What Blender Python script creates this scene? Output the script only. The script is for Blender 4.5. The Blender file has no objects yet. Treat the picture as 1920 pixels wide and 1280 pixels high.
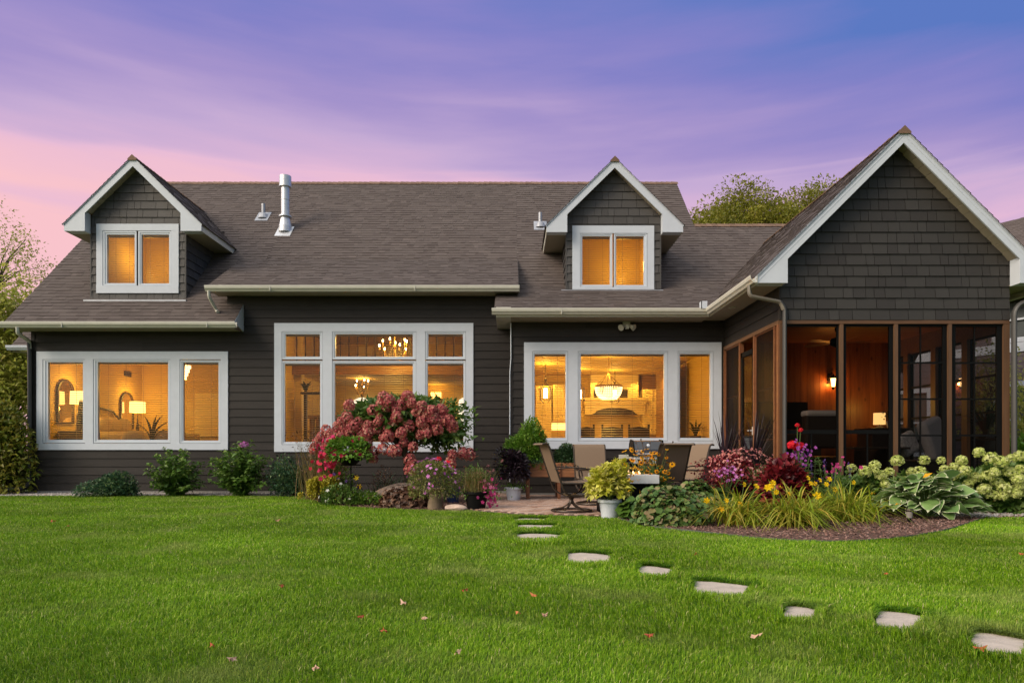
import bpy, math, random
import numpy as np
from mathutils import Vector, Matrix
R = math.radians
random.seed(7)
rng = np.random.default_rng(11)
scene = bpy.context.scene
C = scene.collection
# ------------------------------------------------------------------ camera, sky, sun, exposure
F = 1250.0; CX = 960.0; HY = 845.0; EYE = 0.95          # focal length and horizon in photo pixels, eye height in m
cd = bpy.data.cameras.new('camera'); cam = bpy.data.objects.new('camera', cd); C.objects.link(cam)
cam.location = (0, 0, EYE); cam.rotation_euler = (R(90), 0, 0)
cd.sensor_width = 36; cd.lens = F*36/1920; cd.shift_y = (HY-640)/1920; cd.clip_end = 500; cd.clip_start = .05
scene.camera = cam
SUN_EL, SUN_AZ = 34, 238                                  # sun high behind the camera, veiled
world = bpy.data.worlds.new('World'); scene.world = world; world.use_nodes = True
nt = world.node_tree; nt.nodes.clear()
def wn(t, **k):
    n = nt.nodes.new(t)
    for a, b in k.items(): setattr(n, a, b)
    return n
def wl(a, b): nt.links.new(a, b)
def wmath(op, a, b=None, clamp=False):
    n = wn('ShaderNodeMath', operation=op); n.use_clamp = clamp
    for i, v in enumerate((a, b)):
        if v is None: continue
        if isinstance(v, (int, float)): n.inputs[i].default_value = v
        else: wl(v, n.inputs[i])
    return n.outputs[0]
sky = wn('ShaderNodeTexSky', sky_type='NISHITA'); sky.sun_disc = False
sky.sun_elevation = R(SUN_EL); sky.sun_rotation = R(SUN_AZ); sky.dust_density = 3.0; sky.air_density = 1.0
tc = wn('ShaderNodeTexCoord'); sp = wn('ShaderNodeSeparateXYZ'); wl(tc.outputs['Generated'], sp.inputs[0])
X_, Y_, Z_ = sp.outputs
# streaky evening cloud bands
mp = wn('ShaderNodeMapping'); wl(tc.outputs['Generated'], mp.inputs[0]); mp.inputs['Scale'].default_value = (1.1, 1.1, 6.5); mp.inputs['Rotation'].default_value = (0, R(7), 0)
nz = wn('ShaderNodeTexNoise'); wl(mp.outputs[0], nz.inputs['Vector']); nz.inputs['Scale'].default_value = 1.55; nz.inputs['Detail'].default_value = 5; nz.inputs['Roughness'].default_value = .5
mp2 = wn('ShaderNodeMapping'); wl(tc.outputs['Generated'], mp2.inputs[0]); mp2.inputs['Scale'].default_value = (1.5, 1.5, 13); mp2.inputs['Rotation'].default_value = (0, R(6), 0)
nz2 = wn('ShaderNodeTexNoise'); wl(mp2.outputs[0], nz2.inputs['Vector']); nz2.inputs['Scale'].default_value = 2.3; nz2.inputs['Detail'].default_value = 6; nz2.inputs['Roughness'].default_value = .55
yq = wmath('MAXIMUM', Y_, .3)
a = wmath('ADD', wmath('MULTIPLY', wmath('DIVIDE', Z_, yq), 1.80), -.335)
a = wmath('ADD', a, wmath('MULTIPLY', wmath('DIVIDE', X_, yq), .275))
a = wmath('ADD', a, wmath('MULTIPLY', wmath('SUBTRACT', nz.outputs[0], .5), .50))
a = wmath('ADD', a, wmath('MULTIPLY', wmath('SUBTRACT', nz2.outputs[0], .5), .20))
mp3 = wn('ShaderNodeMapping'); wl(tc.outputs['Generated'], mp3.inputs[0]); mp3.inputs['Scale'].default_value = (1.0, 1.0, 9); mp3.inputs['Rotation'].default_value = (0, R(-6), 0); mp3.inputs['Location'].default_value = (.35, .2, .4)
nz3 = wn('ShaderNodeTexNoise'); wl(mp3.outputs[0], nz3.inputs['Vector']); nz3.inputs['Scale'].default_value = 1.5; nz3.inputs['Detail'].default_value = 7; nz3.inputs['Roughness'].default_value = .5; nz3.inputs['Distortion'].default_value = .4
ms = wn('ShaderNodeMapRange'); ms.interpolation_type = 'SMOOTHSTEP'; wl(nz3.outputs[0], ms.inputs[0]); ms.inputs[1].default_value = .50; ms.inputs[2].default_value = .72; ms.inputs[3].default_value = 0; ms.inputs[4].default_value = -.23
mb_ = wn('ShaderNodeMapRange'); mb_.interpolation_type = 'SMOOTHSTEP'; wl(Z_, mb_.inputs[0]); mb_.inputs[1].default_value = .54; mb_.inputs[2].default_value = .40      # the streaks lie low over the roof
a = wmath('ADD', a, wmath('MULTIPLY', ms.outputs[0], mb_.outputs[0]))
cr = wn('ShaderNodeValToRGB'); wl(a, cr.inputs[0])
e = cr.color_ramp.elements
e[0].position = 0.0; e[0].color = (.66, .385, .42, 1)
e[1].position = 1.0; e[1].color = (.075, .135, .38, 1)
for p, c in ((.22, (.56, .35, .47, 1)), (.45, (.39, .285, .46, 1)), (.62, (.26, .205, .42, 1)), (.8, (.163, .158, .40, 1))):
    k = e.new(p); k.color = c
bgN = wn('ShaderNodeBackground'); wl(sky.outputs[0], bgN.inputs[0]); bgN.inputs[1].default_value = .11
bgE = wn('ShaderNodeBackground'); wl(cr.outputs[0], bgE.inputs[0]); bgE.inputs[1].default_value = 1.15
mr = wn('ShaderNodeMapRange'); mr.interpolation_type = 'SMOOTHSTEP'; wl(Y_, mr.inputs[0]); mr.inputs[1].default_value = -.25; mr.inputs[2].default_value = .35
mx = wn('ShaderNodeMixShader'); wl(mr.outputs[0], mx.inputs[0]); wl(bgN.outputs[0], mx.inputs[1]); wl(bgE.outputs[0], mx.inputs[2])
# brighter pale sky added overhead, out of view, to light the lawn
bgZ = wn('ShaderNodeBackground'); bgZ.inputs[0].default_value = (.95, .97, 1.0, 1); bgZ.inputs[1].default_value = 1.1
mz = wn('ShaderNodeMapRange'); mz.interpolation_type = 'SMOOTHSTEP'; wl(Z_, mz.inputs[0]); mz.inputs[1].default_value = .60; mz.inputs[2].default_value = .90
mxz = wn('ShaderNodeMixShader'); wl(mz.outputs[0], mxz.inputs[0]); wl(mx.outputs[0], mxz.inputs[1]); wl(bgZ.outputs[0], mxz.inputs[2]); mx = mxz
wo = wn('ShaderNodeOutputWorld'); wl(mx.outputs[0], wo.inputs[0])
sd = bpy.data.lights.new('sun', 'SUN'); sun = bpy.data.objects.new('sun', sd); C.objects.link(sun)
sd.energy = 2.0; sd.angle = R(30); sd.color = (1.0, .87, .68)
# sun_rotation is clockwise from +Y seen from above
_d = Vector((math.sin(R(SUN_AZ))*math.cos(R(SUN_EL)), math.cos(R(SUN_AZ))*math.cos(R(SUN_EL)), math.sin(R(SUN_EL))))
sun.rotation_euler = _d.to_track_quat('Z', 'Y').to_euler(); sun.location = (0, 0, 30)
scene.view_settings.view_transform = 'Standard'; scene.view_settings.look = 'None'
scene.view_settings.exposure = 0.32; scene.view_settings.gamma = 1.0
scene.cycles.use_denoising = True
scene.cycles.max_bounces = 8; scene.cycles.transparent_max_bounces = 24; scene.cycles.diffuse_bounces = 4; scene.cycles.sample_clamp_indirect = 4.0
# ------------------------------------------------------------------ helpers
def P(px, py, Y): return ((px-CX)*Y/F, Y, EYE+(HY-py)*Y/F)
def PX(px, Y): return (px-CX)*Y/F
def PZ(py, Y): return EYE+(HY-py)*Y/F
def G(px, py):                                            # a ground point from a photo pixel
    Y = EYE*F/(py-HY); return ((px-CX)*Y/F, Y)
W = {}                                                    # object -> world origin of its mesh data
def tag(o, label=None, cat=None, group=None, kind=None):
    if label: o['label'] = label
    if cat: o['category'] = cat
    if group: o['group'] = group
    if kind: o['kind'] = kind
    return o
def thing(name, label, cat, loc=(0, 0, 0), group=None):
    o = bpy.data.objects.new(name, None); C.objects.link(o); o.location = loc; o.empty_display_size = .2
    W[o] = Vector(loc); return tag(o, label, cat, group)
def link(name, me, mats, parent, origin):
    o = bpy.data.objects.new(name, me); C.objects.link(o)
    for m in (mats if isinstance(mats, (list, tuple)) else [mats]): me.materials.append(m)
    if parent is not None: o.parent = parent; W[o] = W[parent]
    else: o.location = origin; W[o] = Vector(origin)
    return o
class MB:
    def __init__(s): s.v = []; s.f = []; s.r = []; s.m = []; s.cm = 0
    def face(s, pts, r=None):
        i = len(s.v); s.v += [tuple(p) for p in pts]; s.f.append(tuple(range(i, i+len(pts)))); s.r.append(random.random() if r is None else r); s.m.append(s.cm)
    def solid(s, vs, fs, r=None):
        i = len(s.v); s.v += [tuple(p) for p in vs]; r = random.random() if r is None else r
        for f in fs: s.f.append(tuple(i+k for k in f)); s.r.append(r); s.m.append(s.cm)
    def box(s, x0, x1, y0, y1, z0, z1, r=None):
        v = [(x, y, z) for z in (z0, z1) for y in (y0, y1) for x in (x0, x1)]
        s.solid(v, [(0, 2, 3, 1), (4, 5, 7, 6), (0, 1, 5, 4), (2, 6, 7, 3), (0, 4, 6, 2), (1, 3, 7, 5)], r)
    def bev(s, x0, x1, y0, y1, z0, z1, b, r=None, n=2):    # a box with rounded edges
        import bmesh
        bm = bmesh.new(); bmesh.ops.create_cube(bm, size=1)
        for v in bm.verts: v.co = ((x0+x1)/2+v.co.x*(x1-x0), (y0+y1)/2+v.co.y*(y1-y0), (z0+z1)/2+v.co.z*(z1-z0))
        bmesh.ops.bevel(bm, geom=bm.edges[:], offset=b, segments=n, affect='EDGES', profile=.5)
        bm.verts.index_update(); s.solid([v.co[:] for v in bm.verts], [[v.index for v in f.verts] for f in bm.faces], r); bm.free()
    def xform(s, i0, mat):
        for i in range(i0, len(s.v)): s.v[i] = tuple(mat @ Vector(s.v[i]))
    def prism(s, poly, a0, a1, axis='y', r=None):          # poly in the two other axes (x,z)/(y,z)/(x,y)
        n = len(poly)
        def q(p, a): return (p[0], a, p[1]) if axis == 'y' else (a, p[0], p[1]) if axis == 'x' else (p[0], p[1], a)
        v = [q(p, a0) for p in poly]+[q(p, a1) for p in poly]
        s.solid(v, [tuple(range(n)), tuple(range(2*n-1, n-1, -1))]+[(i, (i+1) % n, n+(i+1) % n, n+i) for i in range(n)], r)
    def tube(s, pts, rad, n=8, cap=True, r=None, flat=1.0):
        pts = [Vector(p) for p in pts]; k = len(pts)
        rad = [rad]*k if isinstance(rad, (int, float)) else rad
        vs = []; up = Vector((0, 0, 1))
        t0 = (pts[1]-pts[0]).normalized(); a = t0.cross(up)
        if a.length < .1: a = t0.cross(Vector((1, 0, 0)))
        a.normalize()
        for i in range(k):
            t = (pts[min(i+1, k-1)]-pts[max(i-1, 0)]).normalized()
            a = (a-t*a.dot(t)).normalized(); b = t.cross(a)
            for j in range(n):
                th = 2*math.pi*j/n; vs.append(pts[i]+a*(math.cos(th)*rad[i])+b*(math.sin(th)*rad[i]*flat))
        fs = [(i*n+j, i*n+(j+1) % n, (i+1)*n+(j+1) % n, (i+1)*n+j) for i in range(k-1) for j in range(n)]
        if cap: fs += [tuple(range(n-1, -1, -1)), tuple((k-1)*n+j for j in range(n))]
        s.solid(vs, fs, r)
    def lathe(s, prof, c=(0, 0, 0), n=20, r=None):
        k = len(prof); vs = [(c[0]+p[0]*math.cos(2*math.pi*j/n), c[1]+p[0]*math.sin(2*math.pi*j/n), c[2]+p[1]) for p in prof for j in range(n)]
        fs = [(i*n+j, i*n+(j+1) % n, (i+1)*n+(j+1) % n, (i+1)*n+j) for i in range(k-1) for j in range(n)]
        if prof[0][0] > 1e-4: fs.append(tuple(range(n-1, -1, -1)))
        if prof[-1][0] > 1e-4: fs.append(tuple((k-1)*n+j for j in range(n)))
        s.solid(vs, fs, r)
    def ball(s, c, rx, ry, rz, n=10, m=7, r=None):
        prof = [(math.sin(math.pi*i/m), -math.cos(math.pi*i/m)) for i in range(m+1)]
        i0 = len(s.v); s.lathe([(max(p[0], 1e-5), p[1]) for p in prof], (0, 0, 0), n, r)
        for i in range(i0, len(s.v)):
            x, y, z = s.v[i]; s.v[i] = (c[0]+x*rx, c[1]+y*ry, c[2]+z*rz)
    def build(s, name, mats, parent=None, origin=(0, 0, 0), smooth=False):
        o = W[parent] if parent is not None else Vector(origin)
        me = bpy.data.meshes.new(name); me.from_pydata([(v[0]-o.x, v[1]-o.y, v[2]-o.z) for v in s.v], [], s.f)
        at = me.attributes.new('rnd', 'FLOAT', 'FACE'); at.data.foreach_set('value', s.r)
        me.polygons.foreach_set('material_index', s.m)
        if smooth: me.polygons.foreach_set('use_smooth', [True]*len(s.f))
        me.update()
        if smooth: me.set_sharp_from_angle(angle=R(42))
        return link(name, me, mats, parent, o)
def np_mesh(name, V, Fc, rnd, mats, parent=None, origin=(0, 0, 0), smooth=False):   # big meshes: Fc is (m,k), rnd one value per face
    o = W[parent] if parent is not None else Vector(origin)
    V = np.asarray(V, dtype=np.float32)-np.array(o, dtype=np.float32); Fc = np.asarray(Fc, dtype=np.int32); m, k = Fc.shape
    me = bpy.data.meshes.new(name)
    me.vertices.add(len(V)); me.vertices.foreach_set('co', V.ravel())
    me.loops.add(m*k); me.loops.foreach_set('vertex_index', Fc.ravel())
    me.polygons.add(m); me.polygons.foreach_set('loop_start', np.arange(0, m*k, k, dtype=np.int32)); me.polygons.foreach_set('loop_total', np.full(m, k, dtype=np.int32))
    at = me.attributes.new('rnd', 'FLOAT', 'FACE'); at.data.foreach_set('value', np.asarray(rnd, dtype=np.float32))
    if smooth: me.polygons.foreach_set('use_smooth', np.ones(m, dtype=bool))
    me.update(calc_edges=True); return link(name, me, mats, parent, o)
def children(o): return [c for c in bpy.data.objects if c.parent == o]
def copy_tree(o, parent=None):
    ch = children(o); c = o.copy(); C.objects.link(c); W[c] = W[o]
    if parent is not None: c.parent = parent
    for k in ch: copy_tree(k, c)
    return c
# ------------------------------------------------------------------ materials
def new_mat(name):
    m = bpy.data.materials.new(name); m.use_nodes = True; t = m.node_tree; b = t.nodes['Principled BSDF']; return m, t, b
def mat(name, col, rough=.6, var=.12, scale=18, bump=0, bscale=60, metal=0, spec=.4, ramp=None, stretch=(1, 1, 1), emis=None):
    m, t, b = new_mat(name); N = t.nodes.new; L = t.links.new
    b.inputs['Roughness'].default_value = rough; b.inputs['Metallic'].default_value = metal; b.inputs['Specular IOR Level'].default_value = spec
    tcn = N('ShaderNodeTexCoord'); mpn = N('ShaderNodeMapping'); L(tcn.outputs['Object'], mpn.inputs[0]); mpn.inputs['Scale'].default_value = stretch
    nzn = N('ShaderNodeTexNoise'); L(mpn.outputs[0], nzn.inputs['Vector']); nzn.inputs['Scale'].default_value = scale; nzn.inputs['Detail'].default_value = 6; nzn.inputs['Roughness'].default_value = .65
    if ramp:
        at = N('ShaderNodeAttribute'); at.attribute_name = 'rnd'; r = N('ShaderNodeValToRGB'); L(at.outputs['Fac'], r.inputs[0])
        el = r.color_ramp.elements
        while len(el) < len(ramp): el.new(.5)
        for i, c in enumerate(ramp): el[i].position = i/(len(ramp)-1); el[i].color = (*c, 1)
        src = r.outputs[0]
    else:
        rg = N('ShaderNodeRGB'); rg.outputs[0].default_value = (*col, 1); src = rg.outputs[0]
    if var:
        mrn = N('ShaderNodeMapRange'); L(nzn.outputs[0], mrn.inputs[0]); mrn.inputs[1].default_value = .3; mrn.inputs[2].default_value = .7; mrn.inputs[3].default_value = 1-var; mrn.inputs[4].default_value = 1+var
        vm = N('ShaderNodeVectorMath'); vm.operation = 'SCALE'; L(src, vm.inputs[0]); L(mrn.outputs[0], vm.inputs['Scale']); src = vm.outputs[0]
    L(src, b.inputs['Base Color'])
    if bump:
        nb = N('ShaderNodeTexNoise'); L(mpn.outputs[0], nb.inputs['Vector']); nb.inputs['Scale'].default_value = bscale; nb.inputs['Detail'].default_value = 5
        bp = N('ShaderNodeBump'); bp.inputs['Strength'].default_value = bump; bp.inputs['Distance'].default_value = .01; L(nb.outputs[0], bp.inputs['Height']); L(bp.outputs[0], b.inputs['Normal'])
    if emis: b.inputs['Emission Color'].default_value = (*emis[0], 1); b.inputs['Emission Strength'].default_value = emis[1]
    return m
def leaf(name, ramp, trans=.28, rough=.45, spec=.35, pos=0.0):
    m, t, b = new_mat(name); N = t.nodes.new; L = t.links.new
    at = N('ShaderNodeAttribute'); at.attribute_name = 'rnd'; r = N('ShaderNodeValToRGB'); L(at.outputs['Fac'], r.inputs[0]); el = r.color_ramp.elements
    while len(el) < len(ramp): el.new(.5)
    for i, c in enumerate(ramp): el[i].position = i/(len(ramp)-1); el[i].color = (*c, 1)
    src = r.outputs[0]
    if pos:                                              # drifts of paler and deeper colour across the plant
        tcn = N('ShaderNodeTexCoord'); nzn = N('ShaderNodeTexNoise'); L(tcn.outputs['Object'], nzn.inputs['Vector']); nzn.inputs['Scale'].default_value = pos; nzn.inputs['Detail'].default_value = 4
        mrn = N('ShaderNodeMapRange'); L(nzn.outputs[0], mrn.inputs[0]); mrn.inputs[1].default_value = .3; mrn.inputs[2].default_value = .7; mrn.inputs[3].default_value = .7; mrn.inputs[4].default_value = 1.3
        vm = N('ShaderNodeVectorMath'); vm.operation = 'SCALE'; L(src, vm.inputs[0]); L(mrn.outputs[0], vm.inputs['Scale']); src = vm.outputs[0]
    L(src, b.inputs['Base Color']); b.inputs['Roughness'].default_value = rough; b.inputs['Specular IOR Level'].default_value = spec
    tr = N('ShaderNodeBsdfTranslucent'); L(src, tr.inputs[0]); mxn = N('ShaderNodeMixShader'); mxn.inputs[0].default_value = trans
    L(b.outputs[0], mxn.inputs[1]); L(tr.outputs[0], mxn.inputs[2]); L(mxn.outputs[0], t.nodes['Material Output'].inputs[0]); return m
def glow(name, col, s):
    m, t, b = new_mat(name); b.inputs['Base Color'].default_value = (*[min(1, c) for c in col], 1); b.inputs['Emission Color'].default_value = (*col, 1); b.inputs['Emission Strength'].default_value = s; return m
def glass(name, tint=(1, 1, 1), refl=1.0, veil=0.0, veilcol=(.2, .2, .2), rough=0.0):
    m, t, b = new_mat(name); N = t.nodes.new; L = t.links.new; t.nodes.remove(b)
    tr = N('ShaderNodeBsdfTransparent'); tr.inputs[0].default_value = (*tint, 1)
    gl = N('ShaderNodeBsdfGlossy'); gl.inputs['Roughness'].default_value = rough; fr = N('ShaderNodeFresnel'); fr.inputs[0].default_value = 1.5
    mu = N('ShaderNodeMath'); mu.operation = 'MULTIPLY'; mu.inputs[1].default_value = refl; L(fr.outputs[0], mu.inputs[0])
    m1 = N('ShaderNodeMixShader'); L(mu.outputs[0], m1.inputs[0]); L(tr.outputs[0], m1.inputs[1]); L(gl.outputs[0], m1.inputs[2]); out = m1.outputs[0]
    if veil:
        df = N('ShaderNodeBsdfDiffuse'); df.inputs[0].default_value = (*veilcol, 1); m2 = N('ShaderNodeMixShader'); m2.inputs[0].default_value = veil; L(out, m2.inputs[1]); L(df.outputs[0], m2.inputs[2]); out = m2.outputs[0]
    L(out, t.nodes['Material Output'].inputs[0]); return m
def wood(name, c0, c1, rough=.5, axis='z', scale=1.0, knots=True, plank=0.0):
    m, t, b = new_mat(name); N = t.nodes.new; L = t.links.new
    tcn = N('ShaderNodeTexCoord'); mpn = N('ShaderNodeMapping'); L(tcn.outputs['Object'], mpn.inputs[0])
    s = {'x': (1.2, 14, 14), 'y': (14, 1.2, 14), 'z': (14, 14, 1.2)}[axis]; mpn.inputs['Scale'].default_value = tuple(k*scale for k in s)
    nzn = N('ShaderNodeTexNoise'); L(mpn.outputs[0], nzn.inputs['Vector']); nzn.inputs['Scale'].default_value = 1.3; nzn.inputs['Detail'].default_value = 7; nzn.inputs['Distortion'].default_value = .8
    at = N('ShaderNodeAttribute'); at.attribute_name = 'rnd'
    ad = N('ShaderNodeMath'); ad.operation = 'MULTIPLY_ADD'; L(at.outputs['Fac'], ad.inputs[0]); ad.inputs[1].default_value = .4; L(nzn.outputs[0], ad.inputs[2])
    r = N('ShaderNodeValToRGB'); L(ad.outputs[0], r.inputs[0]); r.color_ramp.elements[0].position = .35; r.color_ramp.elements[1].position = .95; r.color_ramp.elements[0].color = (*c0, 1); r.color_ramp.elements[1].color = (*c1, 1); src = r.outputs[0]
    if knots:
        m2 = N('ShaderNodeMapping'); L(tcn.outputs['Object'], m2.inputs[0]); k = {'x': (1.3, 5, 5), 'y': (5, 1.3, 5), 'z': (5, 5, 2.6)}[axis]; m2.inputs['Scale'].default_value = k
        vo = N('ShaderNodeTexVoronoi'); L(m2.outputs[0], vo.inputs['Vector']); vo.inputs['Scale'].default_value = 1.0
        mr2 = N('ShaderNodeMapRange'); L(vo.outputs['Distance'], mr2.inputs[0]); mr2.inputs[1].default_value = .05; mr2.inputs[2].default_value = .16; mr2.inputs[3].default_value = .3; mr2.inputs[4].default_value = 1
        vm = N('ShaderNodeVectorMath'); vm.operation = 'SCALE'; L(src, vm.inputs[0]); L(mr2.outputs[0], vm.inputs['Scale']); src = vm.outputs[0]
    L(src, b.inputs['Base Color']); b.inputs['Roughness'].default_value = rough; return m
M = {}
M['siding'] = mat('siding_paint', 0, .6, .16, 2.5, .15, 40, stretch=(1, 5, 5), spec=.22, ramp=[(.0245, .0205, .0185), (.028, .0235, .0212), (.032, .027, .0245)])
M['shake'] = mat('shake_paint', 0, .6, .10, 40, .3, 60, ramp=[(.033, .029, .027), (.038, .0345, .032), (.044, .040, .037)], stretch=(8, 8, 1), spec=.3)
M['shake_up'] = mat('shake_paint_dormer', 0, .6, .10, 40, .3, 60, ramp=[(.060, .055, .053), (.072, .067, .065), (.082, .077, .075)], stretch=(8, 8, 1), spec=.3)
M['roof'] = mat('roof_shingle', 0, .85, .12, 70, .3, 160, ramp=[(.078, .061, .056), (.092, .073, .067), (.102, .082, .075), (.120, .096, .088)], spec=.2)
M['ridge'] = mat('ridge_shingle', 0, .85, .16, 55, .4, 160, ramp=[(.16, .10, .07), (.22, .14, .10)], spec=.2)
M['white'] = mat('white_trim', (.55, .585, .65), .45, .04, 5, .05, 30)
M['sash'] = mat('sash_vinyl', (.56, .60, .66), .35, .03, 5)
M['cream'] = mat('cream_metal', (.56, .54, .47), .35, .07, 6, spec=.5)
M['soffit'] = mat('soffit_panel', (.34, .29, .22), .6, .05, 6)
M['darkmetal'] = mat('dark_downspout', (.058, .056, .054), .45, .1, 6)
M['cream_shaded'] = mat('cream_downspout_shaded', (.17, .15, .125), .45, .1, 6)  # cream downspout, its shade put into the darker colour
M['steel'] = mat('galvanised_steel', (.66, .66, .67), .42, .12, 12, metal=.6)
M['lead'] = mat('vent_lead', (.36, .37, .40), .5, .15, 12, metal=.5)
M['gap'] = mat('gasket', (.05, .055, .06), .5, 0)
M['glass'] = glass('window_glass', (.97, .96, .94), .3)
M['blind'] = mat('blind_slat', (.30, .19, .09), .5, .05, 8)
M['cord'] = mat('blind_cord', (.6, .52, .4), .7, 0)
M['black'] = mat('black_frame', (.005, .005, .005), .6, .1, 8, spec=.12)
M['bronze'] = mat('bronze_metal', (.055, .042, .034), .4, .2, 20, metal=.5)
M['beam'] = wood('cedar_beam', (.08, .036, .016), (.15, .072, .032), .55, 'x', 1, False)
M['post'] = wood('cedar_post', (.075, .036, .017), (.14, .07, .033), .55, 'z', 1, False)
M['bpost'] = wood('cedar_orange', (.13, .042, .016), (.21, .08, .03), .55, 'y', 1, False)
M['pine'] = wood('knotty_pine', (.11, .030, .007), (.25, .080, .017), .45, 'z')
M['pinec'] = wood('pine_ceiling', (.11, .036, .010), (.21, .078, .022), .45, 'x')
M['iwall'] = mat('plaster_wall', (.62, .44, .15), .7, .04, 3)
M['iceil'] = mat('plaster_ceiling', (.66, .48, .18), .7, .03, 3)
M['ifloor'] = mat('oak_floor', (.22, .12, .06), .45, .2, 4, stretch=(1, 8, 1))
M['cab'] = mat('cream_cabinet', (.80, .65, .33), .45, .04, 4)
M['idark'] = mat('dark_furniture', (.035, .022, .014), .45, .2, 10)
M['iwood'] = wood('honey_wood', (.20, .10, .045), (.36, .20, .09), .4, 'x', 1, False)
M['linen'] = mat('linen_fabric', (.62, .52, .38), .9, .08, 40, .3, 150)
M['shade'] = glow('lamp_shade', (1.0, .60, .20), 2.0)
M['bulb'] = glow('light_bulb', (1.0, .68, .30), 18)
M['crystal'] = glow('lit_crystal', (1.0, .70, .34), 2.2)
M['brass'] = mat('brass', (.42, .26, .09), .35, .15, 10, metal=.7)
M['dayglow'] = glow('daylit_window', (1.0, .93, .74), 1.1)
WARM = (1.0, .56, .085)
LAMP = .58
def lamp(name, loc, e, r=.08, col=WARM, parent=None):
    d = bpy.data.lights.new(name, 'POINT'); d.energy = e*LAMP; d.color = col; d.shadow_soft_size = r
    o = bpy.data.objects.new(name, d); C.objects.link(o); o.location = loc
    if parent is not None: o.parent = parent; o.location = Vector(loc)-W[parent]
    return o
# ------------------------------------------------------------------ cladding helpers
def free(a, b, cuts):                                     # [a,b] minus the cut intervals
    out = [(a, b)]
    for c, d in cuts:
        nx = []
        for p, q in out:
            if d <= p or c >= q: nx.append((p, q)); continue
            if c > p: nx.append((p, c))
            if d < q: nx.append((d, q))
        out = nx
    return [(p, q) for p, q in out if q-p > 1e-4]
EXPO = .184
def lap(mb, u0, u1, z0, z1, pt, holes=(), e=EXPO, lim=None):
    """horizontal boards, each with its drip edge; holes are (u0,u1,z0,z1); lim(z) gives the (u0,u1) limits on a gable"""
    z = z0
    while z < z1-1e-4:
        t = min(z+e, z1); cuts = sorted({z, t}|{h[2] for h in holes if z < h[2] < t}|{h[3] for h in holes if z < h[3] < t}); joints = []; j = u0+random.uniform(1.0, 3.6)
        while j < u1: joints.append(j); j += random.uniform(2.6, 3.66)
        for a, b in zip(cuts, cuts[1:]):
            mid = (a+b)/2; fa, fb = .016*(1-(a-z)/e), .016*(1-(b-z)/e)
            jn = [(j, j+.003) for j in joints]
            for p, q in free(u0, u1, [(h[0], h[1]) for h in holes if h[2] < mid < h[3]]+jn):
                rr = (math.sin(q*7.3+z*31)+1)/2; mb.face([pt(p, a, fa), pt(q, a, fa), pt(q, b, fb), pt(p, b, fb)], rr)
                if a == z: mb.face([pt(p, a, 0), pt(q, a, 0), pt(q, a, fa), pt(p, a, fa)], rr)
        z = t
    backing(mb, u0, u1, z0, z1, pt, holes)
def shakes(mb, u0, u1, z0, z1, pt, holes=(), e=EXPO, lim=None, wmin=.12, wmax=.34):
    z = z0
    while z < z1-1e-4:
        t = min(z+e, z1); u = u0-random.random()*.2
        while u < u1:
            w = random.uniform(wmin, wmax); a, b = u+.004, u+w-.004; u += w; rr = random.random(); th = random.uniform(.014, .021)
            lo = lim(z) if lim else (u0, u1); hi = lim(t) if lim else (u0, u1)
            a0, b0 = max(a, lo[0], u0), min(b, lo[1], u1); a1, b1 = max(a, hi[0], u0), min(b, hi[1], u1)
            if b0-a0 < .01: continue
            if b1-a1 < .002: a1 = b1 = min(max((a0+b0)/2, hi[0]), hi[1])
            segs = [(z, t)]; zc = sorted({z, t}|{h[k] for h in holes for k in (2, 3) if z < h[k] < t and h[0] < b and h[1] > a})
            for s0, s1 in zip(zc, zc[1:]):
                f0, f1 = th*(1-(s0-z)/e)+.004, th*(1-(s1-z)/e)+.002
                hs = [(h[0], h[1]) for h in holes if h[2] < (s0+s1)/2 < h[3]]
                if hs or len(zc) > 2:
                    for p, q in free(a0, b0, hs):
                        mb.face([pt(p, s0, f0), pt(q, s0, f0), pt(q, s1, f1), pt(p, s1, f1)], rr)
                else: mb.face([pt(a0, s0, f0), pt(b0, s0, f0), pt(b1, s1, f1), pt(a1, s1, f1)], rr)
            for p, q in free(a0, b0, [(h[0], h[1]) for h in holes if h[2] < z+.001 < h[3]]): mb.face([pt(p, z, 0), pt(q, z, 0), pt(q, z, th), pt(p, z, th)], rr)
            if not any(h[0] < b and h[1] > a and h[2] < t and h[3] > z for h in holes): mb.face([pt(a0, z, 0), pt(a0, z, th), pt(a1, t, 0)], rr); mb.face([pt(b0, z, 0), pt(b1, t, 0), pt(b0, z, th)], rr)
        z = t
def backing(mb, u0, u1, z0, z1, pt, holes=(), lim=None):   # dark sheathing behind the shakes
    zs_ = sorted({z0, z1}|{h[k] for h in holes for k in (2, 3) if z0 < h[k] < z1}|{z0+(z1-z0)*k/12 for k in range(12)})
    for a, b in zip(zs_, zs_[1:]):
        for p, q in free(u0, u1, [(h[0], h[1]) for h in holes if h[2] < (a+b)/2 < h[3]]):
            la, lb = (lim(a), lim(b)) if lim else ((p, q), (p, q)); mb.face([pt(max(p, min(la[0], q)), a, -.003), pt(min(q, max(la[1], p)), a, -.003), pt(min(q, max(lb[1], p)), b, -.003), pt(max(p, min(lb[0], q)), b, -.003)], 0)
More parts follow.
